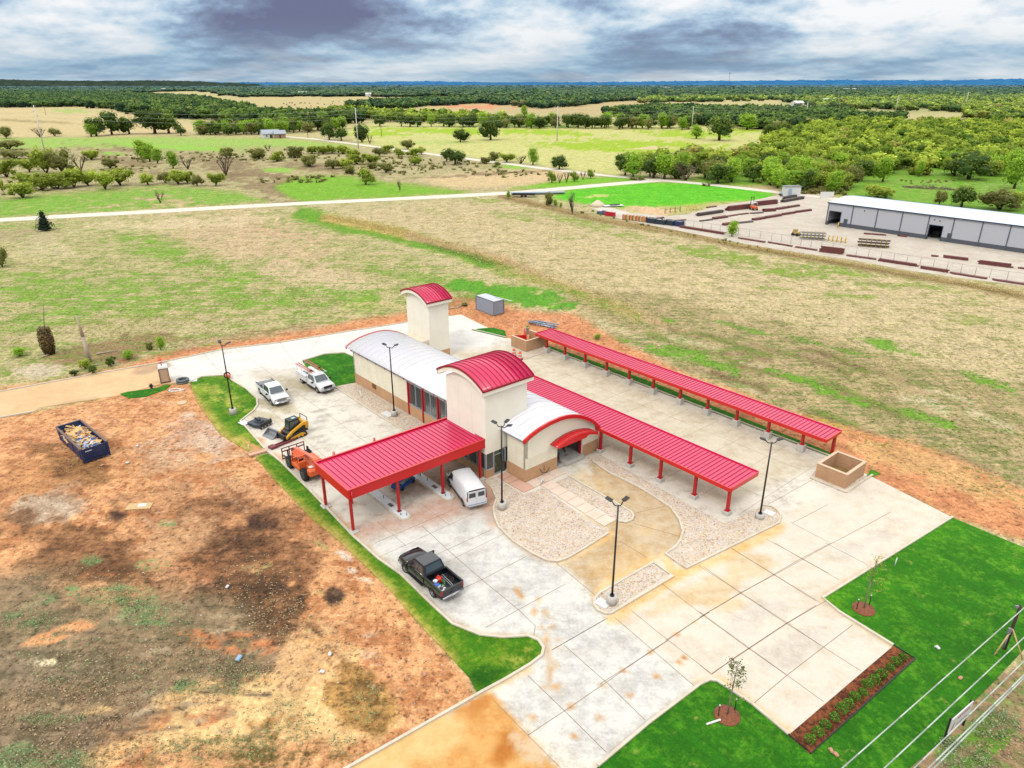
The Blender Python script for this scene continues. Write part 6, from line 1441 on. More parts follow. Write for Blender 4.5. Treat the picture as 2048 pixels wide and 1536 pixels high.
def leaf_mat(name, c1, c2, objvar=.25, trans=.25):
    t = NT(name); at = t.attr('shade').outputs['Fac']
    oi = t.new('ShaderNodeObjectInfo').outputs['Random']
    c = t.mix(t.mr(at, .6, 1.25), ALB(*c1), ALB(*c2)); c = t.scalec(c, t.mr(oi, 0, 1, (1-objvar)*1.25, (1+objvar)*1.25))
    t.l(c, t.bsdf.inputs['Base Color']); t.bsdf.inputs['Roughness'].default_value = .7; t.bsdf.inputs['Specular IOR Level'].default_value = .2
    if trans:
        tr = t.new('ShaderNodeBsdfTranslucent'); t.l(c, tr.inputs[0]); ms = t.new('ShaderNodeMixShader'); ms.inputs[0].default_value = trans
        t.l(t.bsdf.outputs[0], ms.inputs[1]); t.l(tr.outputs[0], ms.inputs[2]); t.l(ms.outputs[0], t.N['Material Output'].inputs[0])
    return t.m
SHRUBM = leaf_mat('shrub_leaves', (44, 84, 20), (108, 160, 50), .15)
TWIG = M('grey_bark', (140, 124, 108), .9, var=.2, scale=4)
def foreground():
    W = [(1786.5, 1291.5), (1830, 1318.5), (1621.5, 1508.5), (1577, 1470.5)]
    def lay(F): n = len(F.px); F.put(np.ones(n), a=(150, 88, 54), b=(84, 46, 32), m=.5, st=0)
    sheet('mulch_bed', W, .07, .3, lay, surf_mat('mulch', s1=1.5, s2=6, s3=16, amp=.7, bump=1, bd=.08, stretch=False))
    strip_mesh([(1786.5, 1291.5), (1830, 1318.5), (1621.5, 1508.5), (1577, 1470.5)], .025, 0, .12, 'bed_edging', BLACK, kind='structure')
    rs = np.random.RandomState(4); pr = None
    pos = [S6(x, y+12) for x, y in ((1280, 722), (1236, 752), (1200, 790), (1145, 832), (1100, 868), (1053, 898), (1025, 948), (975, 978), (935, 1016), (893, 1054), (845, 1104), (790, 1152), (743, 1200), (692, 1242))]
    for i, (x, y) in enumerate(pos):
        th = rs.uniform(0, 2*pi, 260); ph = np.arccos(rs.uniform(-.1, 1, 260)); rr = rs.uniform(.55, 1, 260)**.5*.34
        if pr is None:
            C = np.stack([np.cos(th)*np.sin(ph)*rr, np.sin(th)*np.sin(ph)*rr, .16+np.cos(ph)*rr*1.05], 1)
            V, F_, sh = leaves_mesh('', C, .055, 2, None)
            root = empty('boxwood_shrub'); me = np_mesh('foliage', V, F_, [SHRUBM], {'shade': ('FLOAT', sh)}); link_mesh('foliage', me, root); MB().tube((0, 0, 0), (0, 0, .3), .03).build('stem', TWIG, root); pr = root; used = [False]
        place(pr, used, G(x, y, .07), rnd.uniform(0, 6), rnd.uniform(.85, 1.15), label='small round green shrub in the row along the mulch bed', cat='shrub', group='shrubs in the mulch bed')
    def sapling(x, y, ty, leafc, nl, label, seed):
        h = hgt(x, y, ty); r = empty('sapling', G(x, y, .05), 0, label, 'young tree', 'staked saplings on the front lawn'); rr = random.Random(seed)
        t = MB().tube((0, 0, 0), (.1, .05, h*.5), .05, .035).tube((.1, .05, h*.5), (.15, .0, h*.98), .035, .01); br = []
        for k in range(22):
            z = h*rr.uniform(.3, .92); a = rr.uniform(0, 6.28); L_ = (1-z/h)*.9+.3; p = Vector((.1, .03, z)); e = p+Vector((cos(a)*L_, sin(a)*L_, L_*.8)); t.tube(p, e, .014, .004, 5); br.append((p, e))
        t.build('trunk', TWIG, r); C = []
        for _ in range(nl): p, e = rr.choice(br); q = p.lerp(e, rr.uniform(.3, 1.05)); C.append((q.x+rr.gauss(0, .09), q.y+rr.gauss(0, .09), q.z+rr.gauss(0, .09)))
        V, F_, sh = leaves_mesh('', C, .055, seed, None); link_mesh('foliage', np_mesh('foliage', V, F_, [leafc], {'shade': ('FLOAT', sh)}), r)
        ml = MB().lathe([(.78, .0), (.75, .06), (.3, .1), (.05, .12)], 28).build('mulch_ring', MULCH, r)
        for dx, dy in ((.55, .35), (-.55, -.1)): tag(MB().tube((0, 0, 0), (0, 0, .9), .03, n=6).box((0, 0, .92), (.07, .07, .06), mi=1).build('support_stake', [BLACK, PLAST], loc=r.location+Vector((dx, dy, 0))), ('right' if dx > 0 else 'left')+' black support stake beside the '+('nearer leafy sapling' if seed == 3 else 'further sparse sapling'), 'stake')
    sapling(1454, 1431, 1318, leaf_mat('dark_sapling_leaves', (56, 70, 30), (110, 128, 50)), 420, 'leafy green sapling on the lawn tip nearest the camera', 3)
    sapling(1727, 1218, 1108, leaf_mat('yellow_sapling_leaves', (150, 150, 50), (196, 190, 70)), 150, 'sparse yellowish sapling on the big front lawn', 5)
    tag(MB().box((0, 0, .1), (1.0, .13, .1), bevel=.04).build('pale_pipe', PLAST, loc=G(1427, 1446, .05), rz=.35), 'white plastic pipe lying on the lawn by the leafy sapling', 'pipe')
    # sign
    p0, p1 = G(1888, 1490), G(1928, 1430, 0); d = BX.copy(); a_ = math.atan2(d.y, d.x)
    top = 2.0; base = p0; L_ = 2.3
    # match the far end of the panel: direction of the verge
    r = empty('roadside_sign', base, R(33.8), 'white roadside sign board with red print on black posts', 'sign')
    L_ = 2.33
    MB().bb(0, L_, -.03, .03, .9, 1.95).build('panel', PLAST, r)
    for x in (.02, L_-.05): MB().bb(x-.05, x+.05, .031, .13, 0, 2.0).build('post', BLACK, r)
    rm = M('red_print', (190, 60, 90), .6)
    y0 = -.032
    MB().prism([(.14, 1.05), (.34, 1.05), (.5, 1.5), (.4, 1.5)], 'y', y0-.002, y0).build('emblem', rm, r)
    for k in range(7): MB().box((.75+k*.2, y0, 1.68), (.13, .004, .16)).build('letter', rm, r); MB().box((.8+k*.18, y0, 1.15), (.12, .004, .1)).build('letter', rm, r)
    MB().box((L_/2, -.04, 1.5), (1.0, .01, .2)).build('blue_line', M('blue_print', (120, 130, 190), .6), r) if False else None
    # braced stake
    b = G(2009, 1298, .05); r = empty('meter_post', b, 0, 'dark timber service post with two pale braces on the front lawn', 'post')
    h = 3.6; MB().tube((0, 0, 0), (.05, 0, h), .1, .09, 8).build('post', M('dark_creosote', (66, 44, 40), .9, var=.2), r)
    c1, c2 = G(1988, 1311)-b, G(2045, 1320)-b
    for c_ in (c1, c2): MB().tube((c_.x, c_.y, 0), (.02, -.05, 1.75), .05, .05, 6).build('brace', WOODM, r)
    MB().box((-.18, -.1, 1.6), (.22, .16, .5), bevel=.03).tube((-.2, -.12, .1), (-.2, -.12, 1.4), .06).box((-.12, 0, 3.5), (.3, .1, .16)).build('meter_box', GREYM, r)
    # overhead wires of the roadside line
    WM = M('aluminium_wire', (206, 214, 200), .5, .3)
    for (p, q, z, lab) in (((1684.8, 1536), (2048, 1216), 10.5, 'uppermost bare overhead wire, farthest from the road'), ((1769, 1536), (2048, 1275), 10.5, 'second bare overhead wire over the lawn'), ((1828.7, 1536), (2048, 1322.6), 10.0, 'third overhead wire crossing the sign'), ((1857, 1536), (2048, 1350), 8.2, 'upper of the paired low overhead cables'), ((1868, 1536), (2048, 1356), 8.0, 'lower of the paired low overhead cables')):
        A_, B_ = G(*p, z), G(*q, z); d = B_-A_; P0, P1 = A_-d*1.5, B_+d*2.2; pts = []
        for i in range(25): t_ = i/24; pp = P0.lerp(P1, t_); pp.z -= .0*t_; pts.append(pp)
        tag(MB().path(pts, .028 if z > 9 else .035, 6).build('overhead_wire', WM), lab, 'wire', 'overhead wires across the lower right')
foreground()
# ================================================================== vegetation
def crown_pts(kind, n, rs):
    if kind == 'mesq': lob = [(0, 0, .42, .28, .34)]+[(cos(a)*d, sin(a)*d, z, r_, r_*h) for a, d, z, r_, h in zip(rs.uniform(0, 6.28, 13), rs.uniform(.1, .36, 13), rs.uniform(.2, .72, 13), rs.uniform(.1, .2, 13), rs.uniform(.9, 1.4, 13))]
    elif kind == 'oak': lob = [(0, 0, .52, .32, .38)]+[(cos(a)*d, sin(a)*d, z, r_, r_*1.15) for a, d, z, r_ in zip(rs.uniform(0, 6.28, 14), rs.uniform(.12, .36, 14), rs.uniform(.26, .8, 14), rs.uniform(.11, .21, 14))]
    elif kind == 'tall': lob = [(rs.uniform(-.1, .1), rs.uniform(-.1, .1), z, .3-.12*abs(z-.5), .2) for z in (.3, .45, .6, .75, .85)]
    elif kind == 'ever': lob = [(0, 0, z, .42*(1-z)+.06, .14) for z in (.12, .26, .4, .54, .68, .82)]
    else: lob = [(rs.uniform(-.2, .2), rs.uniform(-.2, .2), rs.uniform(.5, .8), .2, .18) for _ in range(5)]
    w = np.array([l[3]**2 for l in lob]); w /= w.sum(); k = rs.choice(len(lob), n, p=w); L_ = np.array(lob)[k]
    th = rs.uniform(0, 2*pi, n); cp = rs.uniform(-.75, 1, n); sp = np.sqrt(1-cp**2); rr = rs.uniform(.6, 1.0, n)**.5*1.12+np.abs(rs.normal(0, .09, n))
    C = np.stack([L_[:, 0]+np.cos(th)*sp*L_[:, 3]*rr, L_[:, 1]+np.sin(th)*sp*L_[:, 3]*rr, L_[:, 2]+cp*L_[:, 4]*rr], 1)
    return C, lob
ICO_V = ICO_F = None
def ico():
    global ICO_V, ICO_F
    if ICO_V is None:
        b = bmesh.new(); bmesh.ops.create_icosphere(b, subdivisions=1, radius=1); b.verts.ensure_lookup_table(); ICO_V = np.array([v.co[:] for v in b.verts]); ICO_F = np.array([[v.index for v in f.verts] for f in b.faces]); b.free()
    return ICO_V, ICO_F
def tree_arrays(kind, n, size, seed, core=.8):
    rs = np.random.RandomState(seed); C, lob = crown_pts(kind, n, rs)
    V, F_, sh = leaves_mesh('', C, size, seed, None)
    F3 = np.vstack([F_[:, [0, 1, 2]], F_[:, [0, 2, 3]]])
    if core:
        iv, if_ = ico()
        for l in lob:
            n0 = len(V); jit = rs.uniform(.8, 1.15, (len(iv), 1)); V = np.vstack([V, iv*jit*np.array([l[3], l[3], l[4]])*core+np.array(l[:3])]); F3 = np.vstack([F3, if_+n0]); sh = np.concatenate([sh, rs.uniform(.45, .7, len(iv))])  # core lobes toned dark, painting the shade inside the crown
    return V, F3, sh
# darker underside of the crown mass: shade painted into the leaf colour by height
LM = {'mesq': leaf_mat('mesquite_leaves', (128, 148, 44), (214, 228, 92), .2, .45), 'oak': leaf_mat('oak_leaves', (58, 84, 28), (138, 160, 62), .28, .35), 'tall': leaf_mat('bright_leaves', (112, 154, 34), (188, 222, 76), .18, .4),
      'olive': leaf_mat('olive_leaves', (112, 116, 54), (176, 176, 98), .2, .4), 'bare': leaf_mat('dry_twigs', (112, 92, 72), (160, 140, 112), .15), 'ever': leaf_mat('juniper_leaves', (22, 42, 22), (58, 84, 42), .15)}
BARK = M('dark_bark', (92, 76, 60), .95, var=.25, scale=4)
PROTO = {}
def tree_proto(kind, k):
    """crown and trunk meshes of unit height and unit width"""
    key = (kind, k)
    if key in PROTO: return PROTO[key]
    form = {'olive': 'mesq', 'bare': 'mesq'}.get(kind, kind)
    n = {'bare': 160, 'ever': 500}.get(kind, 950)
    V, F_, sh = tree_arrays(form, n, (.027 if kind != 'bare' else .018), 10*k+len(kind), 0 if kind == 'bare' else .78)
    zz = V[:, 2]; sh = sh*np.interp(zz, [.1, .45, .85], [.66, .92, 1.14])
    cm = np_mesh('crown', V, F_, [LM[kind]], {'shade': ('FLOAT', sh)})
    m = MB(); rr = random.Random(k*7+len(kind))
    if form in ('mesq',):
        for _ in range(9 if kind == 'bare' else 4):
            a = rr.uniform(0, 6.28); e = Vector((cos(a)*.26, sin(a)*.26, rr.uniform(.5, .75))); mid = Vector((cos(a)*.12, sin(a)*.12, .28)); m.tube((0, 0, 0), mid, .025, .018, 5).tube(mid, e, .018, .006, 5)
            if kind == 'bare':
                for _ in range(6):
                    b_ = rr.uniform(0, 6.28); p_ = mid.lerp(e, rr.uniform(.3, 1)); m.tube(p_, p_+Vector((cos(b_)*.15, sin(b_)*.15, rr.uniform(.08, .3))), .008, .002, 4)
    else:
        m.tube((0, 0, 0), (.01, 0, .45), .045, .03, 7)
        for _ in range(5): a = rr.uniform(0, 6.28); m.tube((0, 0, .28), (cos(a)*.2, sin(a)*.2, .55), .022, .008, 5)
    tm = bpy.data.meshes.new('trunk'); m.bm.to_mesh(tm); m.bm.free(); tm.materials.append(BARK)
    PROTO[key] = (cm, tm); return PROTO[key]
NT_ = [0]
NAMES = {'mesq': 'mesquite_tree', 'oak': 'oak_tree', 'tall': 'leafy_tree', 'olive': 'scrub_tree', 'bare': 'bare_tree', 'ever': 'juniper_tree'}
def tree(loc, w, h, kind, label, group=None):
    cm, tm = tree_proto(kind, rnd.randrange(5)); NT_[0] += 1
    r = empty(NAMES[kind], loc, rnd.uniform(0, 6.28), label, 'tree', group, (w, w, h))
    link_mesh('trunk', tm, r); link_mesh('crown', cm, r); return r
def ptree(px, py, wpx, hpx, kind, label, group=None):
    p = G(px, py); q = G(px+wpx, py); w = (q-p).length; h = hgt(px, py, py-hpx)
    return tree(p, w*1.28, h*1.16, kind, label, group)
def listed():
    GR = 'mesquites in the scrub pasture'; lab = 'round yellow green mesquite in the scrub pasture left of the far road'
    A = [(85, 545, 190, 65, 'olive'), (40, 650, 130, 110, 'mesq'), (170, 620, 110, 80, 'mesq'), (270, 630, 150, 150, 'mesq'), (370, 630, 150, 140, 'olive'), (470, 615, 110, 110, 'bare'), (530, 550, 100, 60, 'mesq'), (135, 770, 140, 90, 'mesq'), (150, 705, 130, 80, 'mesq'), (250, 728, 130, 110, 'mesq'), (335, 718, 140, 90, 'mesq'),
         (430, 708, 130, 110, 'mesq'), (515, 700, 130, 90, 'mesq'), (610, 722, 110, 110, 'mesq'), (700, 698, 150, 100, 'mesq'), (860, 696, 90, 75, 'mesq'), (960, 684, 90, 80, 'olive'), (1035, 692, 110, 90, 'mesq'), (1090, 684, 90, 70, 'mesq'), (1145, 702, 70, 70, 'olive'), (1250, 700, 95, 80, 'mesq'), (820, 545, 90, 95, 'tall'), (870, 560, 90, 85, 'tall'), (915, 570, 80, 75, 'tall'),
         (1005, 600, 85, 85, 'tall'), (1090, 604, 90, 70, 'bare'), (1315, 540, 90, 70, 'olive'), (1500, 545, 100, 65, 'olive'), (1605, 558, 90, 60, 'mesq'), (1710, 538, 110, 70, 'olive'), (1790, 588, 100, 70, 'olive'), (1810, 512, 60, 44, 'mesq'), (1875, 518, 60, 50, 'mesq'), (1925, 514, 60, 50, 'mesq'), (1985, 516, 60, 46, 'mesq'), (1930, 602, 80, 66, 'olive'), (1555, 500, 60, 40, 'bare'), (20, 740, 30, 80, 'mesq'), (640, 600, 90, 60, 'olive')]
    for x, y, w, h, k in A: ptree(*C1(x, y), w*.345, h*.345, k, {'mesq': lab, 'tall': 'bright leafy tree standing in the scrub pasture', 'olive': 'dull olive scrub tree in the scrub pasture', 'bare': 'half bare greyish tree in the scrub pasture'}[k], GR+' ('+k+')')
    B = [(70, 515, 70, 46, 'mesq'), (135, 515, 70, 50, 'mesq'), (185, 510, 60, 48, 'mesq'), (250, 515, 90, 50, 'mesq'), (310, 545, 90, 60, 'mesq'), (60, 588, 90, 75, 'olive'), (190, 602, 80, 66, 'olive'), (250, 600, 100, 60, 'mesq'), (330, 575, 110, 60, 'mesq'), (410, 575, 110, 65, 'mesq'), (420, 602, 70, 40, 'olive'), (290, 630, 75, 50, 'olive'), (380, 695, 95, 95, 'mesq'),
         (460, 530, 80, 60, 'olive'), (500, 510, 90, 50, 'mesq'), (570, 532, 60, 50, 'mesq'), (625, 488, 80, 55, 'olive'), (660, 533, 90, 55, 'mesq'), (705, 520, 50, 50, 'mesq'), (665, 582, 80, 55, 'mesq'), (500, 625, 85, 60, 'olive'), (580, 730, 40, 65, 'bare'), (850, 560, 70, 70, 'oak'), (900, 578, 110, 80, 'oak'), (935, 560, 60, 60, 'oak'), (1075, 572, 70, 40, 'olive'), (1125, 555, 70, 55, 'olive'), (1195, 565, 90, 55, 'mesq'),
         (1140, 590, 40, 30, 'olive'), (1280, 572, 90, 50, 'bare'), (1350, 580, 75, 85, 'tall'), (1503, 605, 90, 75, 'oak'), (1460, 685, 50, 75, 'mesq'), (1505, 684, 50, 60, 'bare'), (1545, 680, 50, 65, 'bare'), (1590, 676, 50, 62, 'mesq'), (1640, 665, 50, 50, 'bare'), (1685, 658, 45, 55, 'mesq')]
    for x, y, w, h, k in B: ptree(*C2(x, y), w*.345, h*.345, k, {'mesq': 'light green mesquite between the two gravel roads', 'tall': 'vivid green tree standing alone on the gravel road verge', 'olive': 'olive scrub tree between the two gravel roads', 'bare': 'thin grey twiggy tree between the two gravel roads', 'oak': 'dense dark green tree near the diagonal gravel road'}[k], 'trees between the gravel roads ('+k+')' if k != 'tall' else None)
    U = [(C2(930, 447), 32, 26, 'oak', 'smaller of the two lone dark oaks in the yellow green field'), (C2(1105, 435), 42, 36, 'oak', 'larger of the two lone dark oaks in the yellow green field'), (C2(170, 435), 30, 30, 'oak', 'dark oak left of the tall pole by the road bend'), (C2(240, 438), 26, 24, 'oak', 'small dark oak right beside the road left of the tall pole'),
         (C2(360, 448), 32, 36, 'oak', 'tall dark tree right behind the tall white pole'), (C2(405, 458), 16, 20, 'bare', 'small bare tree beside the tall white pole'), (C1(40, 425), 32, 24, 'olive', 'leftmost lone bush tree in the straw field'), (C1(235, 420), 32, 22, 'bare', 'sparse bush at the foot of the leftmost white pole'), (C1(318, 413), 25, 20, 'olive', 'small round tree right of the leftmost white pole'),
         (C1(930, 800), 22, 26, 'bare', 'small brown bare bush on the green strip above the road'), (C1(265, 960), 32, 36, 'ever', 'dark cone shaped juniper just below the gravel road'), (C1(15, 1170), 30, 38, 'olive', 'dark bushy tree at the left edge of the near field'), (C1(1310, 640), 42, 44, 'bare', 'leafless grey tree with spreading branches in the scrub pasture'), (C1(50, 490), 60, 24, 'olive', 'wide olive bush at the left edge of the scrub pasture'),
         (C1(560, 412), 40, 34, 'oak', 'first oak of the row at the straw field edge'), (C1(530, 415), 30, 22, 'tall', 'low bright bush at the left end of the thicket row'), (C1(650, 405), 40, 42, 'oak', 'second tall oak of the row at the straw field edge'), (C1(750, 400), 36, 34, 'oak', 'third oak of the row at the straw field edge'), (C1(900, 398), 56, 44, 'oak', 'big broad oak in the middle of the row at the straw field edge'), (C1(980, 398), 48, 38, 'oak', 'oak right of the big broad oak in the row'), (C1(1050, 410), 22, 18, 'oak', 'small dark round oak at the right end of the row'),
         (K1(595, 445), 26, 46, 'bare', 'yellowish half bare tree on the yard fence line'), (K1(330, 350), 18, 28, 'olive', 'narrow reddish green tree on the fence line by the trailer'), (K1(400, 358), 12, 12, 'tall', 'small green bush on the fence line right of the narrow tree'), (K1(465, 375), 8, 9, 'tall', 'tiny green bush on the fence line'), (C2(1208, 776), 10, 13, 'tall', 'little green bush at the left end of the fence line'),
         (K2(625, 620), 26, 26, 'tall', 'leafy green tree growing through the yard fence'), (C3(1635, 677), 24, 30, 'olive', 'left one of two lone trees behind the warehouse roof'), (C3(1745, 686), 46, 38, 'oak', 'wide crowned lone tree behind the warehouse roof'), (C3(1930, 700), 70, 40, 'olive', 'sprawling green tree behind the right end of the warehouse'), (C3(2000, 690), 50, 36, 'mesq', 'light green tree at the right frame edge behind the warehouse'),
         (C3(1540, 540), 18, 28, 'tall', 'narrow bright tree at the edge of the clearing'), (C3(1780, 552), 76, 54, 'oak', 'huge dark rounded oak at the edge of the clearing'), (C3(1650, 500), 40, 30, 'tall', 'pale green tree behind the clearing'), (C3(2000, 598), 46, 54, 'tall', 'tall green tree right of the clearing'), (C3(1340, 640), 50, 26, 'mesq', 'pale bush just beyond the warehouse left end'), (C3(1380, 640), 30, 22, 'mesq', 'low bush left of the lone trees behind the warehouse'),
         (C3(465, 356), 28, 23, 'tall', 'small lone tree at the foot of the fourth tall pole'), (C3(575, 365), 54, 44, 'oak', 'big round dark oak in the far green field'), (C3(810, 360), 28, 28, 'oak', 'left of the paired dark oaks by the wood edge'), (C3(885, 363), 36, 32, 'oak', 'right of the paired dark oaks by the wood edge'), (C3(710, 313), 42, 28, 'tall', 'round bright tree behind the far field edge'), (C3(1260, 562), 44, 40, 'oak', 'tree with visible trunk at the clearing edge of the wood'), (C3(1365, 565), 40, 42, 'tall', 'yellow green tree at the clearing edge of the wood'),
         (C2(1300, 305), 17, 20, 'tall', 'single upright tree rising above the long hedge row')]
    for (x, y), w, h, k, l in U: ptree(x, y, w, h, k, l)
listed()
def wood(poly, step, kinds, wr, hr, label, group, seed, limit=999, jit=.45):
    rs = random.Random(seed); P = [G(x, y).to_2d() for x, y in poly]; A_ = np.array([(p.x, p.y) for p in P]); lo, hi = A_.min(0), A_.max(0); out = []
    nx = int((hi[0]-lo[0])/step)+1; ny = int((hi[1]-lo[1])/step)+1
    for i in range(nx):
        for j in range(ny): out.append((lo[0]+(i+.5+rs.uniform(-jit, jit))*step, lo[1]+(j+.5+rs.uniform(-jit, jit))*step))
    q = np.array(out); k = sdist(q[:, 0], q[:, 1], A_) > 0; q = q[k]
    q = q[np.argsort(q[:, 1])]
    for x, y in q[:limit]:
        kd = rs.choice(kinds); w = rs.uniform(*wr); tree((x, y, 0), w, rs.uniform(*hr), kd, label[kd] if isinstance(label, dict) else label, group+' ('+kd+')')
    return q[limit:]
WL = {'mesq': 'light yellow green tree in the dense wood left of the warehouse', 'oak': 'dark green tree in the dense wood left of the warehouse', 'tall': 'bright green tree in the dense wood left of the warehouse', 'olive': 'dull olive tree in the dense wood left of the warehouse', 'bare': 'grey half bare tree in the dense wood left of the warehouse'}
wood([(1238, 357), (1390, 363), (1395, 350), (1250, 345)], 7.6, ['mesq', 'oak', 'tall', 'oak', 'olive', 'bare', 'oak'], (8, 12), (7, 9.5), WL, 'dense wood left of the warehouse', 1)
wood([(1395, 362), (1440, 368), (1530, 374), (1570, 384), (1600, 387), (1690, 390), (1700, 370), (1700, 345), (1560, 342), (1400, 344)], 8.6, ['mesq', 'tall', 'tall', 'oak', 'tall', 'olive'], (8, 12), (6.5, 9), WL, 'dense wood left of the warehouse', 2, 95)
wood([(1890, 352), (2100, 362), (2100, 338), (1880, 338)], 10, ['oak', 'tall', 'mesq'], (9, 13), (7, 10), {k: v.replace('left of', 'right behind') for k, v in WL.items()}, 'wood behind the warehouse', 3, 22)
HL = {'oak': 'dark green tree in the long hedge row at the far field edge', 'tall': 'brighter green tree in the long hedge row at the far field edge', 'olive': 'olive tree in the long hedge row at the far field edge'}
wood([(735, 252.5), (1024, 256.5), (1380, 260), (1385, 255), (1024, 251), (740, 247)], 10.5, ['oak', 'oak', 'tall', 'olive'], (10, 15), (8.5, 12), HL, 'hedge row at the far field edge', 4, 62)
TL = {'oak': 'dark tree of the thick tree line behind the small house', 'tall': 'bright tree of the thick tree line behind the small house', 'olive': 'olive grey tree of the thick tree line behind the small house'}
wood([(392, 271.5), (520, 270), (680, 262), (700, 257), (500, 260), (395, 266)], 9.5, ['oak', 'olive', 'tall', 'oak'], (9, 13), (7.5, 11), TL, 'tree line behind the small house', 5, 60)
print('TREES', NT_[0])

# --- far woods, each one mass of foliage
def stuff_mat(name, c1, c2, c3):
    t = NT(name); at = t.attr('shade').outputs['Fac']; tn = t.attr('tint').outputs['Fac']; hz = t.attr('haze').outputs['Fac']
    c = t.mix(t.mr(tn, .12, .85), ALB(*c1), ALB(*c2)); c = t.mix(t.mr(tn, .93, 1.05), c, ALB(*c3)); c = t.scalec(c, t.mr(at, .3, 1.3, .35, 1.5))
    c = t.mix(hz, c, ALB(70, 116, 140))  # distance haze painted into the leaf colour
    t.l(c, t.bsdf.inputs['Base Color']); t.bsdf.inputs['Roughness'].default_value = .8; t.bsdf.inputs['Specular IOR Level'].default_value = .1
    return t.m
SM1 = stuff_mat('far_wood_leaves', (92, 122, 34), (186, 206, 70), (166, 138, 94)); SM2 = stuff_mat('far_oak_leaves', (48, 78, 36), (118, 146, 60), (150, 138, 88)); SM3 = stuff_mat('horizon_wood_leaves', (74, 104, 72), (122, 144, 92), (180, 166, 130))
def woodland(label, polys, step, w, h, nl, ls, mat, seed, haze=0., keep=1.0, kind='oak'):
    rs = np.random.RandomState(seed); T = [tree_arrays(kind, nl, ls, seed*3+i, .9) for i in range(3)]; VV, FF, SH, TI, n0 = [], [], [], [], 0; HZ = []
    for poly in polys:
        A_ = np.array([G(x, y).to_2d()[:] for x, y in poly]); lo, hi = A_.min(0), A_.max(0)
        gx, gy = np.meshgrid(np.arange(lo[0], hi[0], step), np.arange(lo[1], hi[1], step)); gx = gx.ravel()+rs.uniform(-.45, .45, gx.size)*step; gy = gy.ravel()+rs.uniform(-.45, .45, gy.size)*step
        k = (sdist(gx, gy, A_)+(fbm(gx/60, gy/60)-.5)*step*5 > 0) & (fbm(gx/130+seed, gy/130) > (1-keep)*.9)
        for x, y in zip(gx[k], gy[k]):
            V, F_, sh = T[rs.randint(3)]; a = rs.uniform(0, 6.28); c_, s_ = cos(a), sin(a); ww = rs.uniform(*w); hh = rs.uniform(*h)
            X = V[:, 0]*c_-V[:, 1]*s_; Y = V[:, 0]*s_+V[:, 1]*c_
            VV.append(np.stack([X*ww+x, Y*ww+y, V[:, 2]*hh-.12*hh], 1)); FF.append(F_+n0); n0 += len(V)
            SH.append(sh*np.interp(V[:, 2], [.2, .5, .88], [.35, .72, 1.2])); TI.append(np.full(len(V), np.clip(rs.normal(.48, .27), 0, 1))); HZ.append(np.full(len(V), min(.75, haze+max(0, math.hypot(x, y)-700)/9000)))  # painted shading: crowns darker below, lighter at the top
    if not VV: return
    me = np_mesh('woodland', np.vstack(VV), np.vstack(FF), [mat], {'shade': ('FLOAT', np.concatenate(SH)), 'tint': ('FLOAT', np.concatenate(TI)), 'haze': ('FLOAT', np.concatenate(HZ))})
    tag(link_mesh('woodland', me), label, 'woodland', kind='stuff')
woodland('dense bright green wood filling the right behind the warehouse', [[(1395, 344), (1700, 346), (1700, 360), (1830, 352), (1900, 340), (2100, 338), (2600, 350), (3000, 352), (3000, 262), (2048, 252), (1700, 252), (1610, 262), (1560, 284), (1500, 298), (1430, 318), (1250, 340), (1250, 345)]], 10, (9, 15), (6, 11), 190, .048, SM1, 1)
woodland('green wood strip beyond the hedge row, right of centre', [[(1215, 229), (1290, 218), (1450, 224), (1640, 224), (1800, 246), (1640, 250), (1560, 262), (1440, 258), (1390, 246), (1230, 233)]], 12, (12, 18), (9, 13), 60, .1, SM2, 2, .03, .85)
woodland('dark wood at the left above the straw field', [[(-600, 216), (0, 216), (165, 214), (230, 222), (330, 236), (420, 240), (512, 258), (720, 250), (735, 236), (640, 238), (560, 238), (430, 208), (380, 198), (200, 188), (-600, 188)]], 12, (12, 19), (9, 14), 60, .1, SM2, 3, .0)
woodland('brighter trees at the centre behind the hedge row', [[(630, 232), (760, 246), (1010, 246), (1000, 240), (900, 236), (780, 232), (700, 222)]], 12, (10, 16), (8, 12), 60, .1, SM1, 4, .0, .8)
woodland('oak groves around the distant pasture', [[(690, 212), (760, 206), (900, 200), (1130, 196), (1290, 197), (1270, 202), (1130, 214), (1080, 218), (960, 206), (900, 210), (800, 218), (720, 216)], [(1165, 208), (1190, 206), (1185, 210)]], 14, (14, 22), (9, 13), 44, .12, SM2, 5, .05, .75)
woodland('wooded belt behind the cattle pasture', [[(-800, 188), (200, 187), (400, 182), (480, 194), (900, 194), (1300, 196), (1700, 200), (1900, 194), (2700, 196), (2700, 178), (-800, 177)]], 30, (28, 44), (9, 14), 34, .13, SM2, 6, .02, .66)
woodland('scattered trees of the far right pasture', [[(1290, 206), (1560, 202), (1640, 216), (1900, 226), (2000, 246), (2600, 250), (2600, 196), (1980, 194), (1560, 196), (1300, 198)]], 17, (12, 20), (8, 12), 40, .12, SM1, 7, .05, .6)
woodland('low wooded plain along the horizon', [[(-1500, 177.5), (2900, 178), (3400, 169.5), (-1800, 169.5)]], 95, (70, 140), (9, 15), 30, .14, SM3, 8, .1, .6)
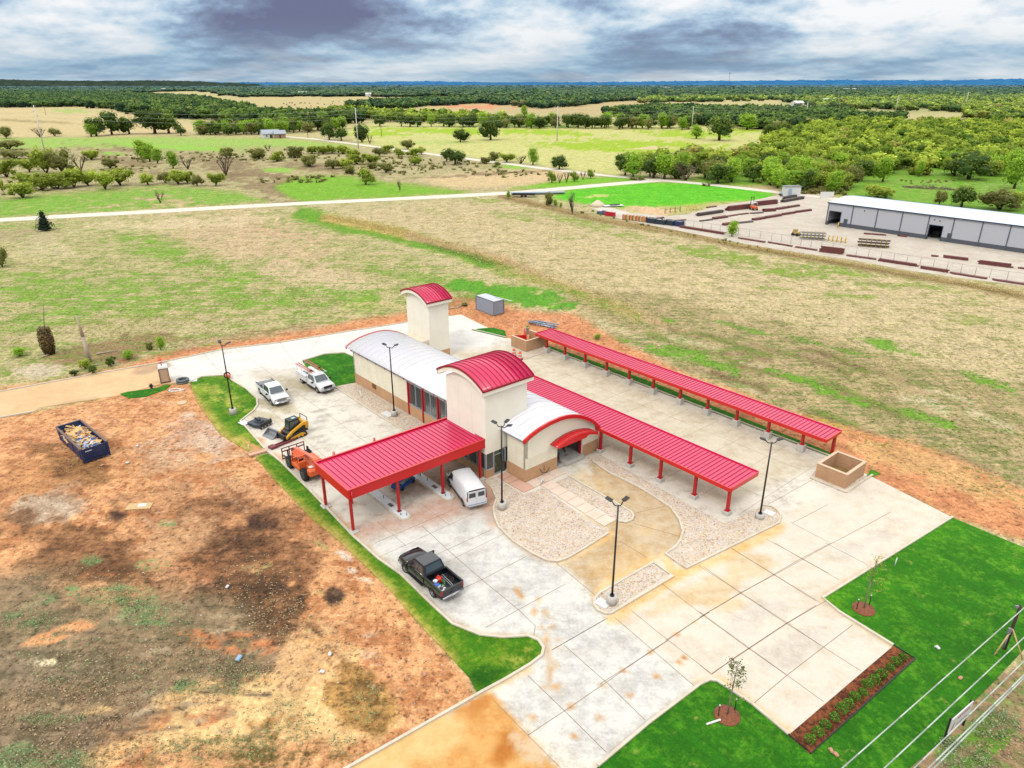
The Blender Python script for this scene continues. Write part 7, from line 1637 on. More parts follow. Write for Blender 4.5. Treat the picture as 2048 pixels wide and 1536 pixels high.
# thickets close to the ditch and tall weeds
def tufts():
    rs = np.random.RandomState(9); C = []; 
    def along(pts, n, wd, h):
        P = [np.array(G(*p)[:2]) for p in pts]
        for _ in range(n):
            i = rs.randint(len(P)-1); t = rs.rand(); q = P[i]*(1-t)+P[i+1]*t+rs.normal(0, wd, 2); C.append((q[0], q[1], rs.uniform(.05, h)))
    along([(650, 434), (800, 464), (1010, 532)], 3800, 1.5, .6); along([(1000, 520), (1150, 580), (1330, 650)], 1600, 2.2, .35); along([(1000, 393), (1200, 442), (1480, 494), (1700, 530), (2048, 592)], 5200, .7, .7)
    V, F_, sh = leaves_mesh('', C, .13, 3, None); V[:, 2] = np.abs(V[:, 2])
    tag(link_mesh('tall_weeds', np_mesh('tall_weeds', V, F_, [leaf_mat('dry_weeds', (176, 146, 88), (226, 206, 144), 0, .45)], {'shade': ('FLOAT', sh)})), 'tall straw coloured weeds along the ditch and fence line', 'weeds', kind='stuff')
    C = []
    def patch(x, y, rx, ry, n, h):
        for _ in range(n):
            a = rs.uniform(0, 6.28); r = math.sqrt(rs.rand()); p = G(x+cos(a)*r*rx, y+sin(a)*r*ry)
            for _k in range(3): C.append((p.x+rs.normal(0, .12), p.y+rs.normal(0, .12), rs.uniform(.02, h)))
    for x, y, rx, ry, n in ((60, 1240, 60, 30, 160), (210, 1195, 60, 24, 180), (265, 1205, 36, 20, 120), (60, 1520, 70, 24, 200), (150, 1525, 40, 20, 140), (375, 1375, 30, 14, 70), (450, 1380, 40, 14, 70), (320, 1235, 70, 30, 180), (100, 1440, 70, 10, 90), (230, 1300, 200, 100, 400), (560, 1450, 80, 50, 130), (440, 1500, 110, 30, 170), (1930, 1520, 60, 30, 260), (1990, 1450, 50, 30, 260), (1900, 1490, 20, 12, 120), (470, 1345, 60, 20, 90), (690, 1500, 30, 30, 40), (180, 1120, 20, 8, 30), (735, 1410, 40, 40, 90)):
        patch(x, y, rx, ry, n, .28)
    V, F_, sh = leaves_mesh('', C, .06, 4, None); V[:, 2] = np.maximum(V[:, 2], .02)
    tag(link_mesh('low_weeds', np_mesh('low_weeds', V, F_, [leaf_mat('grey_green_weeds', (112, 136, 84), (186, 202, 150), 0, .4)], {'shade': ('FLOAT', sh)})), 'low grey green weeds scattered over the dirt lot and verge', 'weeds', kind='stuff')
    C = []
    for x, y, rx, ry, n in ((520, 1180, 90, 70, 240), (300, 1350, 240, 60, 700), (120, 1420, 160, 60, 500), (240, 1500, 200, 30, 300), (490, 1340, 60, 12, 160), (150, 930, 60, 20, 60), (560, 1240, 60, 50, 200), (2000, 1500, 60, 60, 200), (200, 1160, 160, 30, 200)): patch(x, y, rx, ry, n, .2)
    V, F_, sh = leaves_mesh('', C, .07, 5, None); V[:, 2] = np.maximum(V[:, 2]*.6, .015)
    tag(link_mesh('dead_grass', np_mesh('dead_grass', V, F_, [leaf_mat('dead_grass_blades', (116, 90, 62), (206, 182, 144), 0, .3)], {'shade': ('FLOAT', sh)})), 'matted dead brown grass on the dirt lot', 'grass', kind='stuff')
    C = []
    for k in range(12000):
        x = rs.uniform(0, 1000); y = rs.uniform(520, 700)-abs(x-500)*.02
        if vn(x/60+3, y/22) < .45 or y > 742-x*.12: continue
        p = G(x, y); C.append((p.x, p.y, .05))
    for k in range(9000):
        x = rs.uniform(1120, 2048); y = rs.uniform(590, 1000)
        if y > 640+(x-1150)*.43 or vn(x/50, y/20) < .4: continue
        p = G(x, y); C.append((p.x, p.y, .1))
    V, F_, sh = leaves_mesh('', C, .17, 6, None); V[:, 2] = np.maximum(V[:, 2]*.5, .015)
    tag(link_mesh('grass_tussocks', np_mesh('grass_tussocks', V, F_, [leaf_mat('tussock_blades', (124, 156, 56), (220, 206, 150), 0, .45)], {'shade': ('FLOAT', sh)})), 'mixed green and straw tussocks of the rough fields', 'grass', kind='stuff')
tufts()
def undergrowth():
    rs = np.random.RandomState(21); V0, F0, S0 = tree_arrays('mesq', 70, .09, 5, .5); VV, FF, SH, n0 = [], [], [], 0
    def scat(poly, n, w, h, cl):
        nonlocal n0
        A_ = np.array(poly, float); lo, hi = A_.min(0), A_.max(0); k = 0; tr = 0
        while k < n and tr < n*30:
            tr += 1; x = rs.uniform(lo[0], hi[0]); y = rs.uniform(lo[1], hi[1])
            if sdist(np.array([x]), np.array([y]), A_)[0] < 0: continue
            p = G(x, y)
            if vn(np.array([p.x/28+cl]), np.array([p.y/28]))[0] < .5 or abs(y-(407+(600-x)*.055)) < 8: continue
            k += 1; ww = rs.uniform(*w); hh = rs.uniform(*h); a = rs.uniform(0, 6.28); c_, s_ = cos(a), sin(a)
            VV.append(np.stack([(V0[:, 0]*c_-V0[:, 1]*s_)*ww+p.x, (V0[:, 0]*s_+V0[:, 1]*c_)*ww+p.y, V0[:, 2]*hh-.2*hh], 1)); FF.append(F0+n0); n0 += len(V0); SH.append(S0*rs.uniform(.8, 1.1))
    scat([(0, 300), (700, 300), (940, 322), (1120, 352), (700, 366), (520, 366), (300, 372), (0, 392)], 520, (.8, 3.2), (.5, 1.8), 1)
    scat([(1240, 358), (1560, 386), (1690, 392), (1700, 372), (1400, 362)], 130, (1.5, 4), (1, 2.6), 5); scat([(1700, 380), (1850, 366), (1960, 364), (1800, 358)], 22, (.8, 2.0), (.4, 1.0), 3)
    scat([(60, 740), (350, 700), (420, 690), (350, 678), (100, 690)], 60, (.6, 1.6), (.3, .9), 7); scat([(1020, 396), (1480, 494), (1800, 548), (2048, 592), (2048, 584), (1480, 488), (1100, 402)], 60, (.5, 1.3), (.4, 1.0), 2)
    me = np_mesh('undergrowth', np.vstack(VV), np.vstack(FF), [leaf_mat('scrub_leaves', (112, 112, 58), (190, 188, 108), 0, .4)], {'shade': ('FLOAT', np.concatenate(SH))})
    tag(link_mesh('undergrowth', me), 'low mixed scrub and weeds between the pasture trees and along the wood edge', 'undergrowth', kind='stuff')
undergrowth()
def bush(px, py, w, h, kind, label, group=None):
    ptree(px, py, w, h, kind, label, group)
for x, y, w, h, l in ((100, 708, 40, 54, 'dead stump thickly wrapped in dark brown vines'),): 
    r = empty('vine_covered_stump', G(x, y), 0, l, 'stump'); hh = hgt(x, y, y-h); rs = np.random.RandomState(3); n = 1500; th = rs.uniform(0, 6.28, n); z = rs.uniform(0, 1, n); rad = (.55+.35*np.sin(z*3.0))*rs.uniform(.75, 1.08, n)*1.05
    V, F_, sh = leaves_mesh('', np.stack([np.cos(th)*rad, np.sin(th)*rad, z*hh], 1), .13, 3, None); link_mesh('vines', np_mesh('vines', V, F_, [leaf_mat('brown_vines', (56, 44, 26), (120, 100, 56), 0, .05)], {'shade': ('FLOAT', sh)}), r)
    MB().lathe([(.6, 0), (.75, hh*.4), (.7, hh*.8), (.3, hh)], 12).tube((.2, 0, hh), (.75, .3, hh+3.2), .05, .02).build('trunk', BARK, r)
h_ = hgt(180, 724, 631); d_ = MB().tube((0, 0, 0), (-.12, 0, h_*.55), .3, .22, 10).tube((-.12, 0, h_*.55), (-.3, 0, h_), .22, .1, 9).tube((-.12, 0, h_*.6), (.9, .2, h_*.72), .07, .03).tube((-.1, 0, h_*.5), (-1.2, -.1, h_*.56), .06, .02).tube((-.15, 0, h_*.7), (.3, .5, h_*.85), .05, .02)
tag(d_.build('dead_tree_trunk', M('bleached_wood', (196, 176, 156), .9, var=.2), loc=G(180, 724)), 'bleached dead tree trunk standing by the dirt road', 'dead tree')
for x, y, w, h, k, l in ((172, 738, 22, 20, 'mesq', 'green bush at the foot of the dead trunk'), (150, 752, 18, 12, 'oak', 'low dark bush left of the dead trunk on the road verge'), (186, 748, 18, 16, 'oak', 'dark bush right of the dead trunk'), (223, 732, 18, 16, 'oak', 'small dark green bush between the dead trunk and toilet'), (257, 718, 26, 14, 'tall', 'bright low bush above the dirt road'), (322, 700, 20, 22, 'tall', 'green bush on the field edge above the barrel'), (300, 700, 16, 16, 'olive', 'straw yellow bush left of the green field edge bush'), (40, 712, 30, 14, 'tall', 'low green clump at the left near the vine stump'), (1196, 678, 16, 8, 'tall', 'small green clump on the red dirt beside the far canopy end'),
                         (1055, 657, 8, 5, 'tall', 'tiny green tuft on the red dirt near the gated enclosure'), (930, 612, 14, 6, 'olive', 'low green tuft left of the shipping container')):
    ptree(x, y, w, h, k, l)
for k, (x, y, a, L_) in enumerate(((215, 706, .5, 2.6), (190, 732, .2, 2.0), (925, 612, .9, 3.0), (905, 618, .2, 2.2), (100, 710, 1.2, 2.4))):
    tag(MB().tube((-L_/2, 0, .12), (L_/2, .1, .15), .1, .05, 7).tube((0, 0, .13), (.4, .7, .3), .04, .02, 5).build('fallen_branch', M('bleached_wood'), loc=G(x, y), rz=a), ['pale fallen log in the rough grass right of the dead trunk', 'fallen branch right at the foot of the dead trunk', 'long branch on dirt left of the shipping container', 'branch by the tip of the back drive', 'fallen branch at the base of the vine covered stump'][k], 'branch')
# brush pile in the clearing
rs_ = random.Random(8); m = MB()
for i in range(240):
    t_ = rs_.uniform(-1, 1); y_ = rs_.uniform(-1, 1); z_ = max(.1, 2.2*(1-abs(t_))*(1-abs(y_))); a_ = rs_.uniform(0, 3.1); l_ = rs_.uniform(.6, 2.2); p_ = Vector((t_*8.5, y_*2.5, rs_.uniform(0, z_))); d_ = Vector((cos(a_), sin(a_), rs_.uniform(-.3, .4)))*l_; m.tube(p_-d_/2, p_+d_/2, .1, .04, 4)
tag(m.build('brush_pile', M('grey_brush', (132, 112, 98), .95, var=.3), loc=G(1858, 377), rz=-.5), 'long grey pile of cut brush in the clearing', 'brush pile')

# ================================================================== hills
def ridge(name, prof, base, depth, mat, seed, amp):
    """prof: (px, top py); base: photo row of the foot; the ridge rises from the foot over depth metres"""
    rs = np.random.RandomState(seed); xs = np.arange(prof[0][0], prof[-1][0], 3.0); ty = np.interp(xs, [p[0] for p in prof], [p[1] for p in prof])
    V, Fc = [], []; rows = 7
    for i, (x, t_) in enumerate(zip(xs, ty)):
        f = G(x, base); d = f.normalized(); top = f+d*depth; h = (-(top-Vector((0, 0, 0))).length)
        # height so that the crest shows at row t_
        b = (CY-t_)/FPX; dy = CT+b*ST; dz = -ST+b*CT; z = CAM_H+top.y*dz/dy+ (vn(np.array([x/9.+seed]), np.array([.5]))[0]-.5)*amp+rs.uniform(-.5, .5)*amp*.5
        for j in range(rows):
            u = j/(rows-2); q = f.lerp(top, min(u, 1.25)); zz = z*sin(min(u, 1)*pi/2)**.8 if u <= 1 else z*.3
            V.append((q.x, q.y, max(zz, 0)+(vn(np.array([x/6.]), np.array([j*3.1+seed]))[0]-.5)*amp*(0 < j < rows-2)))
    n = len(xs)
    for i in range(n-1):
        for j in range(rows-1): a = i*rows+j; Fc.append((a, a+rows, a+rows+1, a+1))
    o = link_mesh(name, np_mesh(name, V, Fc, [mat], smooth=False)); o['kind'] = 'structure'
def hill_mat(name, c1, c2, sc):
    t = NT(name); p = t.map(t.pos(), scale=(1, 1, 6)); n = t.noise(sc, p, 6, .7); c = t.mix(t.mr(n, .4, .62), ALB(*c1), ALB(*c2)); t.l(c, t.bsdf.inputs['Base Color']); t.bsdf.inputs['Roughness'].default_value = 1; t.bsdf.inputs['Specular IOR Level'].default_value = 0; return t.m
ridge('hills', [(-900, 160), (0, 163), (400, 164.5), (560, 165.5), (700, 165), (760, 163), (800, 162), (850, 162.5), (930, 163.5), (1000, 165), (1080, 164), (1100, 165), (1180, 163.5), (1240, 164), (1300, 162.5), (1450, 161.5), (1700, 160), (1900, 160.5), (2048, 157), (2400, 156), (3300, 160)], 172.5, 3500, hill_mat('haze_blue_hills', (40, 102, 156), (76, 134, 176), .006), 2, 14)  # blue of distance haze painted into the hill colour
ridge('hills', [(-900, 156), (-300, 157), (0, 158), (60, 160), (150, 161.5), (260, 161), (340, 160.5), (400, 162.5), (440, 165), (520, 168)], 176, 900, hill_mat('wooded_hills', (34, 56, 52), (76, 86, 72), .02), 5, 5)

# ================================================================== warehouse and yard
GW = vstripes('grey_metal_cladding', (196, 198, 206), .3, .95); DG = vstripes('dark_grey_cladding', (86, 90, 100), .3, .85); NAVT = M('dark_blue_trim', (46, 66, 96), .5)
def warehouse():
    p0 = G(1651, 449); r = empty('warehouse', p0, ANG, 'long low grey metal warehouse with pale roof and dark base band', 'warehouse')
    L_, W_, H_ = 92, 14.0, 5.75; cols = [0, 6.5, 12.65, 18.6, 24.7, 30.1, 36.0, 41.5, 47.5, 53.5, 59.5, 65.5, 71.5, 77.5, 83.5, 92]
    doors = [(.55, 3.6, 3.6), (25.1, 28.0, 3.4)]
    m = MB(); d = MB()
    segs = [(0, .55), (3.6, 25.1), (28.0, L_)]
    for a, b in segs: m.bb(a, b, 0, .2, 1.0, H_); d.bb(a, b, -.02, .2, 0, 1.0)
    for a, b, h in doors: m.bb(a, b, 0, .2, h, H_)
    m.bb(0, .2, .2, W_, 1.0, H_).bb(L_-.2, L_, .2, W_, 0, H_).bb(.2, L_-.2, W_-.2, W_, 0, H_); d.bb(-.02, .2, .2, W_, 0, 1.0)
    m.build('wall', GW, r); d.build('base_band', DG, r)
    MB().rings([[(x, -.25, H_), (x, W_*.62, H_+.8), (x, W_+.25, H_+.35), (x, W_+.25, H_+.2), (x, W_*.62, H_+.65), (x, -.25, H_-.15)] for x in (-.25, L_+.25)], 0, False).build('roof', M('pale_blue_roof', (226, 238, 250), .35, .2, var=.03), r)
    MB().bb(-.3, L_+.3, -.34, -.26, H_-.2, H_+.06).bb(-.3, L_+.3, W_+.26, W_+.34, H_+.1, H_+.42).build('gutter', NAVT, r)
    for c in cols: MB().bb(c-.1, c+.1, -.12, -.021, 0, H_-.16).build('downspout', DG, r)
    for a, b, h in doors:
        MB().bb(a-.12, a, -.06, .25, 0, h+.12).bb(b, b+.12, -.06, .25, 0, h+.12).bb(a, b, -.06, .25, h, h+.12).build('door_frame', NAVT if a > 10 else DG, r)
    for a in (4.6, 29.3): MB().bb(a, a+1.0, -.05, -.022, .05, 2.1).build('side_door', M('slate_door', (78, 84, 98), .6), r)
    for a, z in ((9.4, 4.7), (25.9, 4.7), (27.1, 4.6)): MB().tube((a, -.08, z), (a, 0, z), .14, n=10).build('wall_lamp', BLACK, r)
    MB().bb(.25, L_-.25, .25, W_-.25, .02, .06).build('floor', CONC, r); MB().bb(8, 8.2, .25, W_-.25, .06, 5).bb(20, 20.2, .25, W_-.25, .06, 5).bb(33, 33.2, .25, W_-.25, .06, 5).build('partition', M('pale_partition', (206, 212, 216), .8), r)
    for i in range(5): MB().box((25.5+i*.9, 4+i, .8), (1.5, .4, 1.2)).build('machine', DARK, r)
    MB().bb(46, L_, W_+.4, W_+9, 0, 5.2).rings([[(x, W_+.36, 5.8), (x, W_+5, 6.3), (x, W_+9.2, 5.3), (x, W_+9.2, 5.2), (x, W_+.36, 5.2)] for x in (45.8, L_+.2)], 1, False).build('rear_wing', [GW, M('pale_blue_roof')], r)
    tag(MB().tube((0, 0, 0), (0, 0, 1.25), .16, n=10).build('bollard', M('yellow_steel', (238, 186, 40), .5), loc=K2w(1902, 510)), 'yellow bollard by the left warehouse doorway', 'bollard')
def K2w(x, y): return G(*K2(x, y))
warehouse()
def yard():
    PIPE = M('maroon_pipe_stock', (116, 56, 52), .6, var=.35, scale=2); PD = M('dark_pipe_stock', (84, 70, 66), .6, var=.3, scale=2); YE = M('yellow_rack_steel', (232, 190, 44), .5)
    def stack(f, x0, y0, x1, y1, h, mat, lab, wd=1.0, grp='stacks of steel pipe in the yard', seed=0):
        a, b = G(*f(x0, y0)), G(*f(x1, y1)); d = b-a; L_ = d.length; rs = random.Random(int(x0+y0)); m = MB(); rr = .13; n = max(1, int(wd/(rr*2))); lay = max(1, int(h/(rr*2)))
        for k in range(lay):
            for i in range(n-min(k, n-1)//2): m.box((L_/2+rs.uniform(-.25, .25), (i-(n-1)/2)*rr*2.05+rs.uniform(-.03, .03), .18+k*rr*2.05), (L_*rs.uniform(.9, 1.02), rr*1.8, rr*1.8), rz=rs.uniform(-.01, .01))
        for q in (.15, .5, .85): m.box((L_*q, 0, .04), (.15, wd+.2, .09))
        tag(m.build('pipe_stack', mat, loc=a, rz=math.atan2(d.y, d.x)), lab, 'pipe stack', grp)
    T = [(200, 375, 505, 330, .9, 0, 1.4), (560, 312, 830, 280, 1.4, 1, 1.6), (880, 255, 1160, 225, 1.3, 1, 1.2), (1225, 210, 1480, 165, .9, 0, 1.4), (1250, 172, 1410, 140, .8, 0, 1.2), (240, 440, 390, 420, .3, 0, 1.0), (400, 415, 560, 390, .6, 1, 1.2), (575, 382, 695, 362, .3, 1, .8), (710, 360, 825, 345, .3, 1, .8), (850, 347, 990, 337, .3, 0, 1.2), (1000, 322, 1145, 312, .8, 1, 1.4),
         (1165, 298, 1290, 278, .7, 1, 1.2), (1300, 277, 1435, 255, .6, 1, .8), (515, 488, 690, 460, .7, 1, 1.2), (700, 462, 875, 444, .3, 0, 1.4), (880, 428, 1020, 405, .6, 1, 1.2), (1030, 402, 1220, 370, .7, 1, 1.2), (1220, 365, 1385, 340, .6, 1, .8), (1390, 335, 1580, 310, .6, 1, .8), (330, 275, 440, 260, .3, 1, .8)]
    for i, (x0, y0, x1, y1, h, c_, w) in enumerate(T): stack(K2, x0, y0, x1, y1, h, (PD, PIPE)[c_], 'low row of %s pipe lying on the gravel yard left of the warehouse' % ('dark grey', 'maroon')[c_], w, 'pipe rows on the gravel yard (%s)' % ('grey', 'maroon')[c_])
    for (f, x0, y0, x1, y1, h, l) in ((K2, 0, 512, 540, 598, .6, 'longest low maroon pipe stack along the yard fence'), (K2, 710, 645, 1025, 695, .3, 'thin pipe row right after the leafy tree by the fence'), (K2, 1060, 695, 1360, 745, .4, 'second thin pipe row by the yard fence'), (K2, 1395, 752, 1655, 792, .4, 'third thin pipe row by the yard fence'), (K2, 1690, 805, 1970, 838, 1.3, 'tall maroon pipe stack beside the yard fence'),
                                 (K3, 260, 710, 555, 750, .4, 'black and maroon pipe row right of the tall fence stack'), (K3, 590, 762, 975, 820, .6, 'long maroon pipe row by the fence below the open doorway'), (K3, 1010, 838, 1290, 880, .6, 'dark maroon pipe row by the fence, middle right'), (K3, 1310, 888, 1685, 948, .5, 'low maroon pipe row by the fence, far right'), (K3, 1730, 955, 2150, 1018, .5, 'last pipe row by the fence at the frame edge'),
                                 (K3, 1235, 728, 1495, 760, .6, 'open maroon pipe bundle on the gravel right of the racks'), (K3, 1590, 790, 1925, 832, .8, 'square maroon beam stack near the right frame edge'), (K3, 1990, 836, 2150, 856, .5, 'maroon beam stack cut by the right frame edge'), (K3, 440, 492, 660, 508, .15, 'single long pipe near the warehouse wall'), (K3, 780, 514, 870, 522, .3, 'short green grey pipe rack by the warehouse wall'), (K3, 1122, 716, 1180, 720, .5, 'tiny maroon pallet on the gravel'),
                                 (K1, 1560, 498, 1640, 488, .15, 'thin dark bar on the gravel by the dumpsters'), (K1, 1700, 530, 1890, 515, .3, 'flat brown beams on the gravel by the dumpsters')):
        stack(f, x0, y0, x1, y1, h, PIPE, l, 1.0, None)
    def rack(f, x0, y0, x1, y1, h, tiers, n, pipes, lab):
        a, b = G(*f(x0, y0)), G(*f(x1, y1)); d = b-a; L_ = d.length; r = empty('pipe_rack', a, math.atan2(d.y, d.x), lab, 'rack', 'yellow racks in the yard')
        m = MB()
        for i in range(n):
            x = L_*(i+.5)/n; m.bb(x-.08, x+.08, -.1, .1, 0, h)
            for k in range(tiers): z = h*(k+.3)/tiers; m.bb(x-.06, x+.06, -.9, .9, z-.06, z+.06)
        m.bb(0, L_, -.06, .06, h*.2, h*.26).build('frame', YE, r)
        if pipes:
            for k in range(tiers):
                q = MB(); z = h*(k+.3)/tiers+.1
                for y in (-.75, -.5, .35, .6, .8): q.box((L_/2+rnd.uniform(-.2, .2), y, z), (L_*1.06, .16, .14))
                q.build('pipe_load', pipes, r)
    rack(K2, 1455, 648, 1735, 662, 1.9, 3, 6, GREYM, 'tall yellow rack holding pale pipes, leftmost of the racks'); rack(K2, 1760, 668, 2015, 700, 1.3, 2, 5, None, 'empty yellow orange rack right of the leftmost rack'); rack(K3, 385, 610, 680, 632, 1.9, 3, 6, PD, 'yellow rack stacked with dark maroon pipe below the warehouse')
    for (f, x0, y0, x1, y1, mt, l) in ((K2, 75, 308, 200, 302, YE, 'yellow A-frame trestles on the edge of the green plot'), (K1, 1650, 438, 1820, 418, M('brown_trestle', (110, 84, 60), .7), 'brown trestles on the edge of the green plot')):
        a, b = G(*f(x0, y0)), G(*f(x1, y1)); d = b-a; L_ = d.length; m = MB()
        for i in range(4):
            x = L_*i/3; m.tube((x-.25, -.5, 0), (x, 0, 1.6), .06, n=5).tube((x+.25, .5, 0), (x, 0, 1.6), .06, n=5)
        o_ = m.tube((0, 0, 1.1), (L_, 0, 1.1), .05).build('trestle', mt, loc=a, rz=math.atan2(d.y, d.x)); tag(o_, l, 'trestle')
    # skips, crates, red boxes on the fence line
    DN = M('dark_navy_skip', (30, 44, 62), .6, var=.2)
    for i, (x0, x1, y, l) in enumerate(((1432, 1530, 558, 'leftmost dark skip in the row by the fence'), (1536, 1640, 572, 'middle dark skip with white bags by the fence'), (1646, 1735, 582, 'third dark skip by the fence'), (1740, 1818, 592, 'blue skip at the right end of the row by the fence'))):
        a, b = G(*K1(x0, y-14)), G(*K1(x1, y)); d = b-a; L_ = d.length; r = empty('waste_skip', a, math.atan2(d.y, d.x), l, 'skip', 'dark skips by the yard fence')
        MB().bb(0, L_, 0, .08, .1, 1.3).bb(0, L_, 1.7, 1.78, .1, 1.3).bb(0, .08, .08, 1.7, .1, 1.3).bb(L_-.08, L_, .08, 1.7, .1, 1.3).build('body', DN if i < 3 else NAVY, r)
        m = MB()
        for k in range(14): m.box((rnd.uniform(.3, L_-.3), rnd.uniform(.3, 1.5), 1.1), (rnd.uniform(.3, .8), rnd.uniform(.3, .6), .3), rz=rnd.uniform(0, 3), bevel=.05)
        m.build('contents', PLAST if i == 1 else GREYM, r)
    for i, x in enumerate((1195, 1232, 1270, 1308, 1345, 1382, 1415)):
        p = G(*K1(x, 508+i*4)); r = empty('wooden_crate', p, .3+ANG, 'open brown wooden crate in the row left of the dark skips', 'crate', 'wooden crates by the yard fence')
        MB().bb(-.55, .55, -.5, .5, .1, 1.3, bevel=.02).build('box', WOODM if i % 2 else M('orange_crate', (222, 140, 84), .8), r); MB().bb(-.6, -.5, -.55, .55, 0, 1.35).bb(.5, .6, -.55, .55, 0, 1.35).build('corner_post', BARK, r)
    for i, x in enumerate((985, 1010, 1037, 1065)):
        p = G(*K1(x, 464+i*3)); r = empty('red_drum_rack', p, ANG, 'small red bin in the row left of the wooden crates', 'bin', 'red bins by the yard fence'); MB().bb(-.4, .4, -.4, .4, .08, 1.1, bevel=.06).build('bin', M('crimson_bin', (206, 24, 50), .5), r); MB().bb(-.44, .44, -.44, .44, 1.1, 1.16).build('lid', REDDK, r)
    tag(MB().box((0, 0, .4), (3.2, 1.2, .7), bevel=.1).box((.6, 0, .9), (1.2, 1.0, .4), bevel=.1).build('covered_machine', M('blue_grey_cover', (64, 84, 108), .7), loc=G(*K1(935, 448)), rz=ANG), 'blue grey covered machine left of the red bins', 'machine')
    # aggregate heap and small trailer bed
    tag(MB().lathe([(2.9, 0), (1.6, .8), (.6, 1.5), (.05, 1.75)], 20).build('gravel_heap', M('beige_gravel', (228, 208, 180), .95, var=.15, bump=.5), loc=G(*K1(885, 350))), 'cone shaped heap of beige gravel on the green plot', 'gravel heap')
    tag(MB().box((0, 0, .35), (6.2, 2.0, .12)).box((0, 0, .5), (2.0, 1.0, .4), mi=1, bevel=.05).box((1.5, .2, .55), (1.2, .5, .3), mi=1, bevel=.05).build('low_trailer', [PLAST, DARK], loc=G(*K1(1060, 360)), rz=.25), 'low pale trailer with dark parts on the green plot', 'trailer')
    r = empty('flatbed_trailer', G(*K1(45, 250)), -.1, 'black flatbed trailer by the road at the fence line end', 'trailer')
    MB().box((0, 0, .75), (7.5, 2.2, .2)).bb(-3.7, 3.7, -1.1, -1.0, .85, 1.1).bb(-3.7, 3.7, 1.0, 1.1, .85, 1.1).build('deck', BLACK, r)
    for x in (-.6, .5):
        for s in (-1, 1): MB().tube((x, s*1.0, .4), (x, s*1.25, .4), .4, n=14).build('wheel', TYRE, r)
    tag(MB().bb(-9, 9, -.6, .6, .3, .9, bevel=.2).bb(-8.5, 9.4, .7, 1.7, .2, .6, bevel=.1).build('pipe_bundle', M('galvanised_steel'), loc=G(*K1(200, 222)), rz=.12), 'long silver pipe bundle lying on the road verge', 'pipes')
    # forklift
    r = empty('forklift', G(*K2(882, 300)), ANG+2.6, 'orange forklift with tall black mast among the pipe rows', 'forklift')
    MB().box((-.2, 0, .8), (2.4, 1.3, .8), bevel=.15).build('body', ORG_M, r); MB().box((-.2, 0, 2.2), (1.5, 1.2, .08)).tube((-.9, .55, 1.2), (-.9, .55, 2.2), .05).tube((-.9, -.55, 1.2), (-.9, -.55, 2.2), .05).tube((.5, .55, 1.2), (.5, .55, 2.2), .05).tube((.5, -.55, 1.2), (.5, -.55, 2.2), .05).build('cab_frame', PLAST, r)
    MB().bb(1.1, 1.25, -.5, -.38, .1, 3.6).bb(1.1, 1.25, .38, .5, .1, 3.6).bb(1.1, 1.25, -.38, .38, 3.4, 3.55).bb(1.1, 1.2, -.38, .38, 1.2, 1.4).bb(1.25, 2.3, -.4, -.28, .3, .36).bb(1.25, 2.3, .28, .4, .3, .36).build('mast', BLACK, r)
    for x in (.8, -1.0):
        for s in (-1, 1): MB().tube((x, s*.5, .38), (x, s*.75, .38), .38, n=14).build('wheel', TYRE, r)
    r = empty('yard_tractor', G(*K2(1395, 610)), ANG, 'small brown loader machine left of the yellow racks', 'machine'); MB().box((0, 0, .7), (1.8, 1.0, .7), bevel=.15).box((-.3, 0, 1.3), (.9, .9, .6), bevel=.1).build('body', M('khaki_paint', (190, 160, 96), .6), r)
    for x in (.6, -.6):
        for s in (-1, 1): MB().tube((x, s*.4, .35), (x, s*.65, .35), .35, n=12).build('wheel', TYRE, r)
    # site hut, sign board, parked car
    r = empty('site_hut', G(*K2(1330, 140)), .1, 'small white site hut by the far road beyond the yard', 'hut'); MB().bb(-2.6, 2.6, -1.3, 1.3, .2, 3.3).build('wall', PLAST, r); MB().bb(-1.6, -.4, -1.33, -1.301, .3, 2.7).build('door', M('pale_blue_door', (170, 190, 214), .5), r); MB().bb(-2.8, 2.8, -1.5, 1.5, 3.3, 3.45).build('roof', GREYM, r)
    tag(MB().bb(-2.2, 2.2, -.06, .06, .4, 1.9).tube((-2, 0, 0), (-2, 0, 1.8), .07).tube((2, 0, 0), (2, 0, 1.8), .07).build('sign_board', PLAST, loc=G(*K2(1765, 155)), rz=0), 'blank white board beside the far road behind the warehouse corner', 'sign board')
    r = empty('parked_car', G(*K2(1268, 132)), .3, 'dark blue car parked beside the white site hut', 'car'); MB().rings([sect(2.1, .75, .8, .6, .3, .6, .75), sect(1.8, .8, .85, .7, .25, .7, .85), sect(-1.9, .8, .85, .7, .25, .75, .95), sect(-2.1, .7, .8, .6, .3, .6, .85)], 0).build('body', M('navy_car', (40, 54, 84), .2, coat=1), r); cab(r, -1.6, 1.0, -1.1, .4, .78, .6, .88, 1.42, M('navy_car'))
    for x in (1.3, -1.3):
        for s in (-1, 1): wheel(r, x, s*.75, .32, .2, s)
    # fence
    P = [G(*K1(1870, 590)), K2w(60, 505), K2w(700, 605), K2w(1100, 670), K2w(1700, 768), G(*K3(240, 690)), G(*K3(1000, 812)), G(*K3(1700, 936)), G(*K3(2048, 985)), G(2200, 592)]
    r = empty('chain_link_fence', (0, 0, 0), 0, 'thin grey chain link fence along the near edge of the yard', 'fence'); m = MB(); n = 0; mesh = MB()
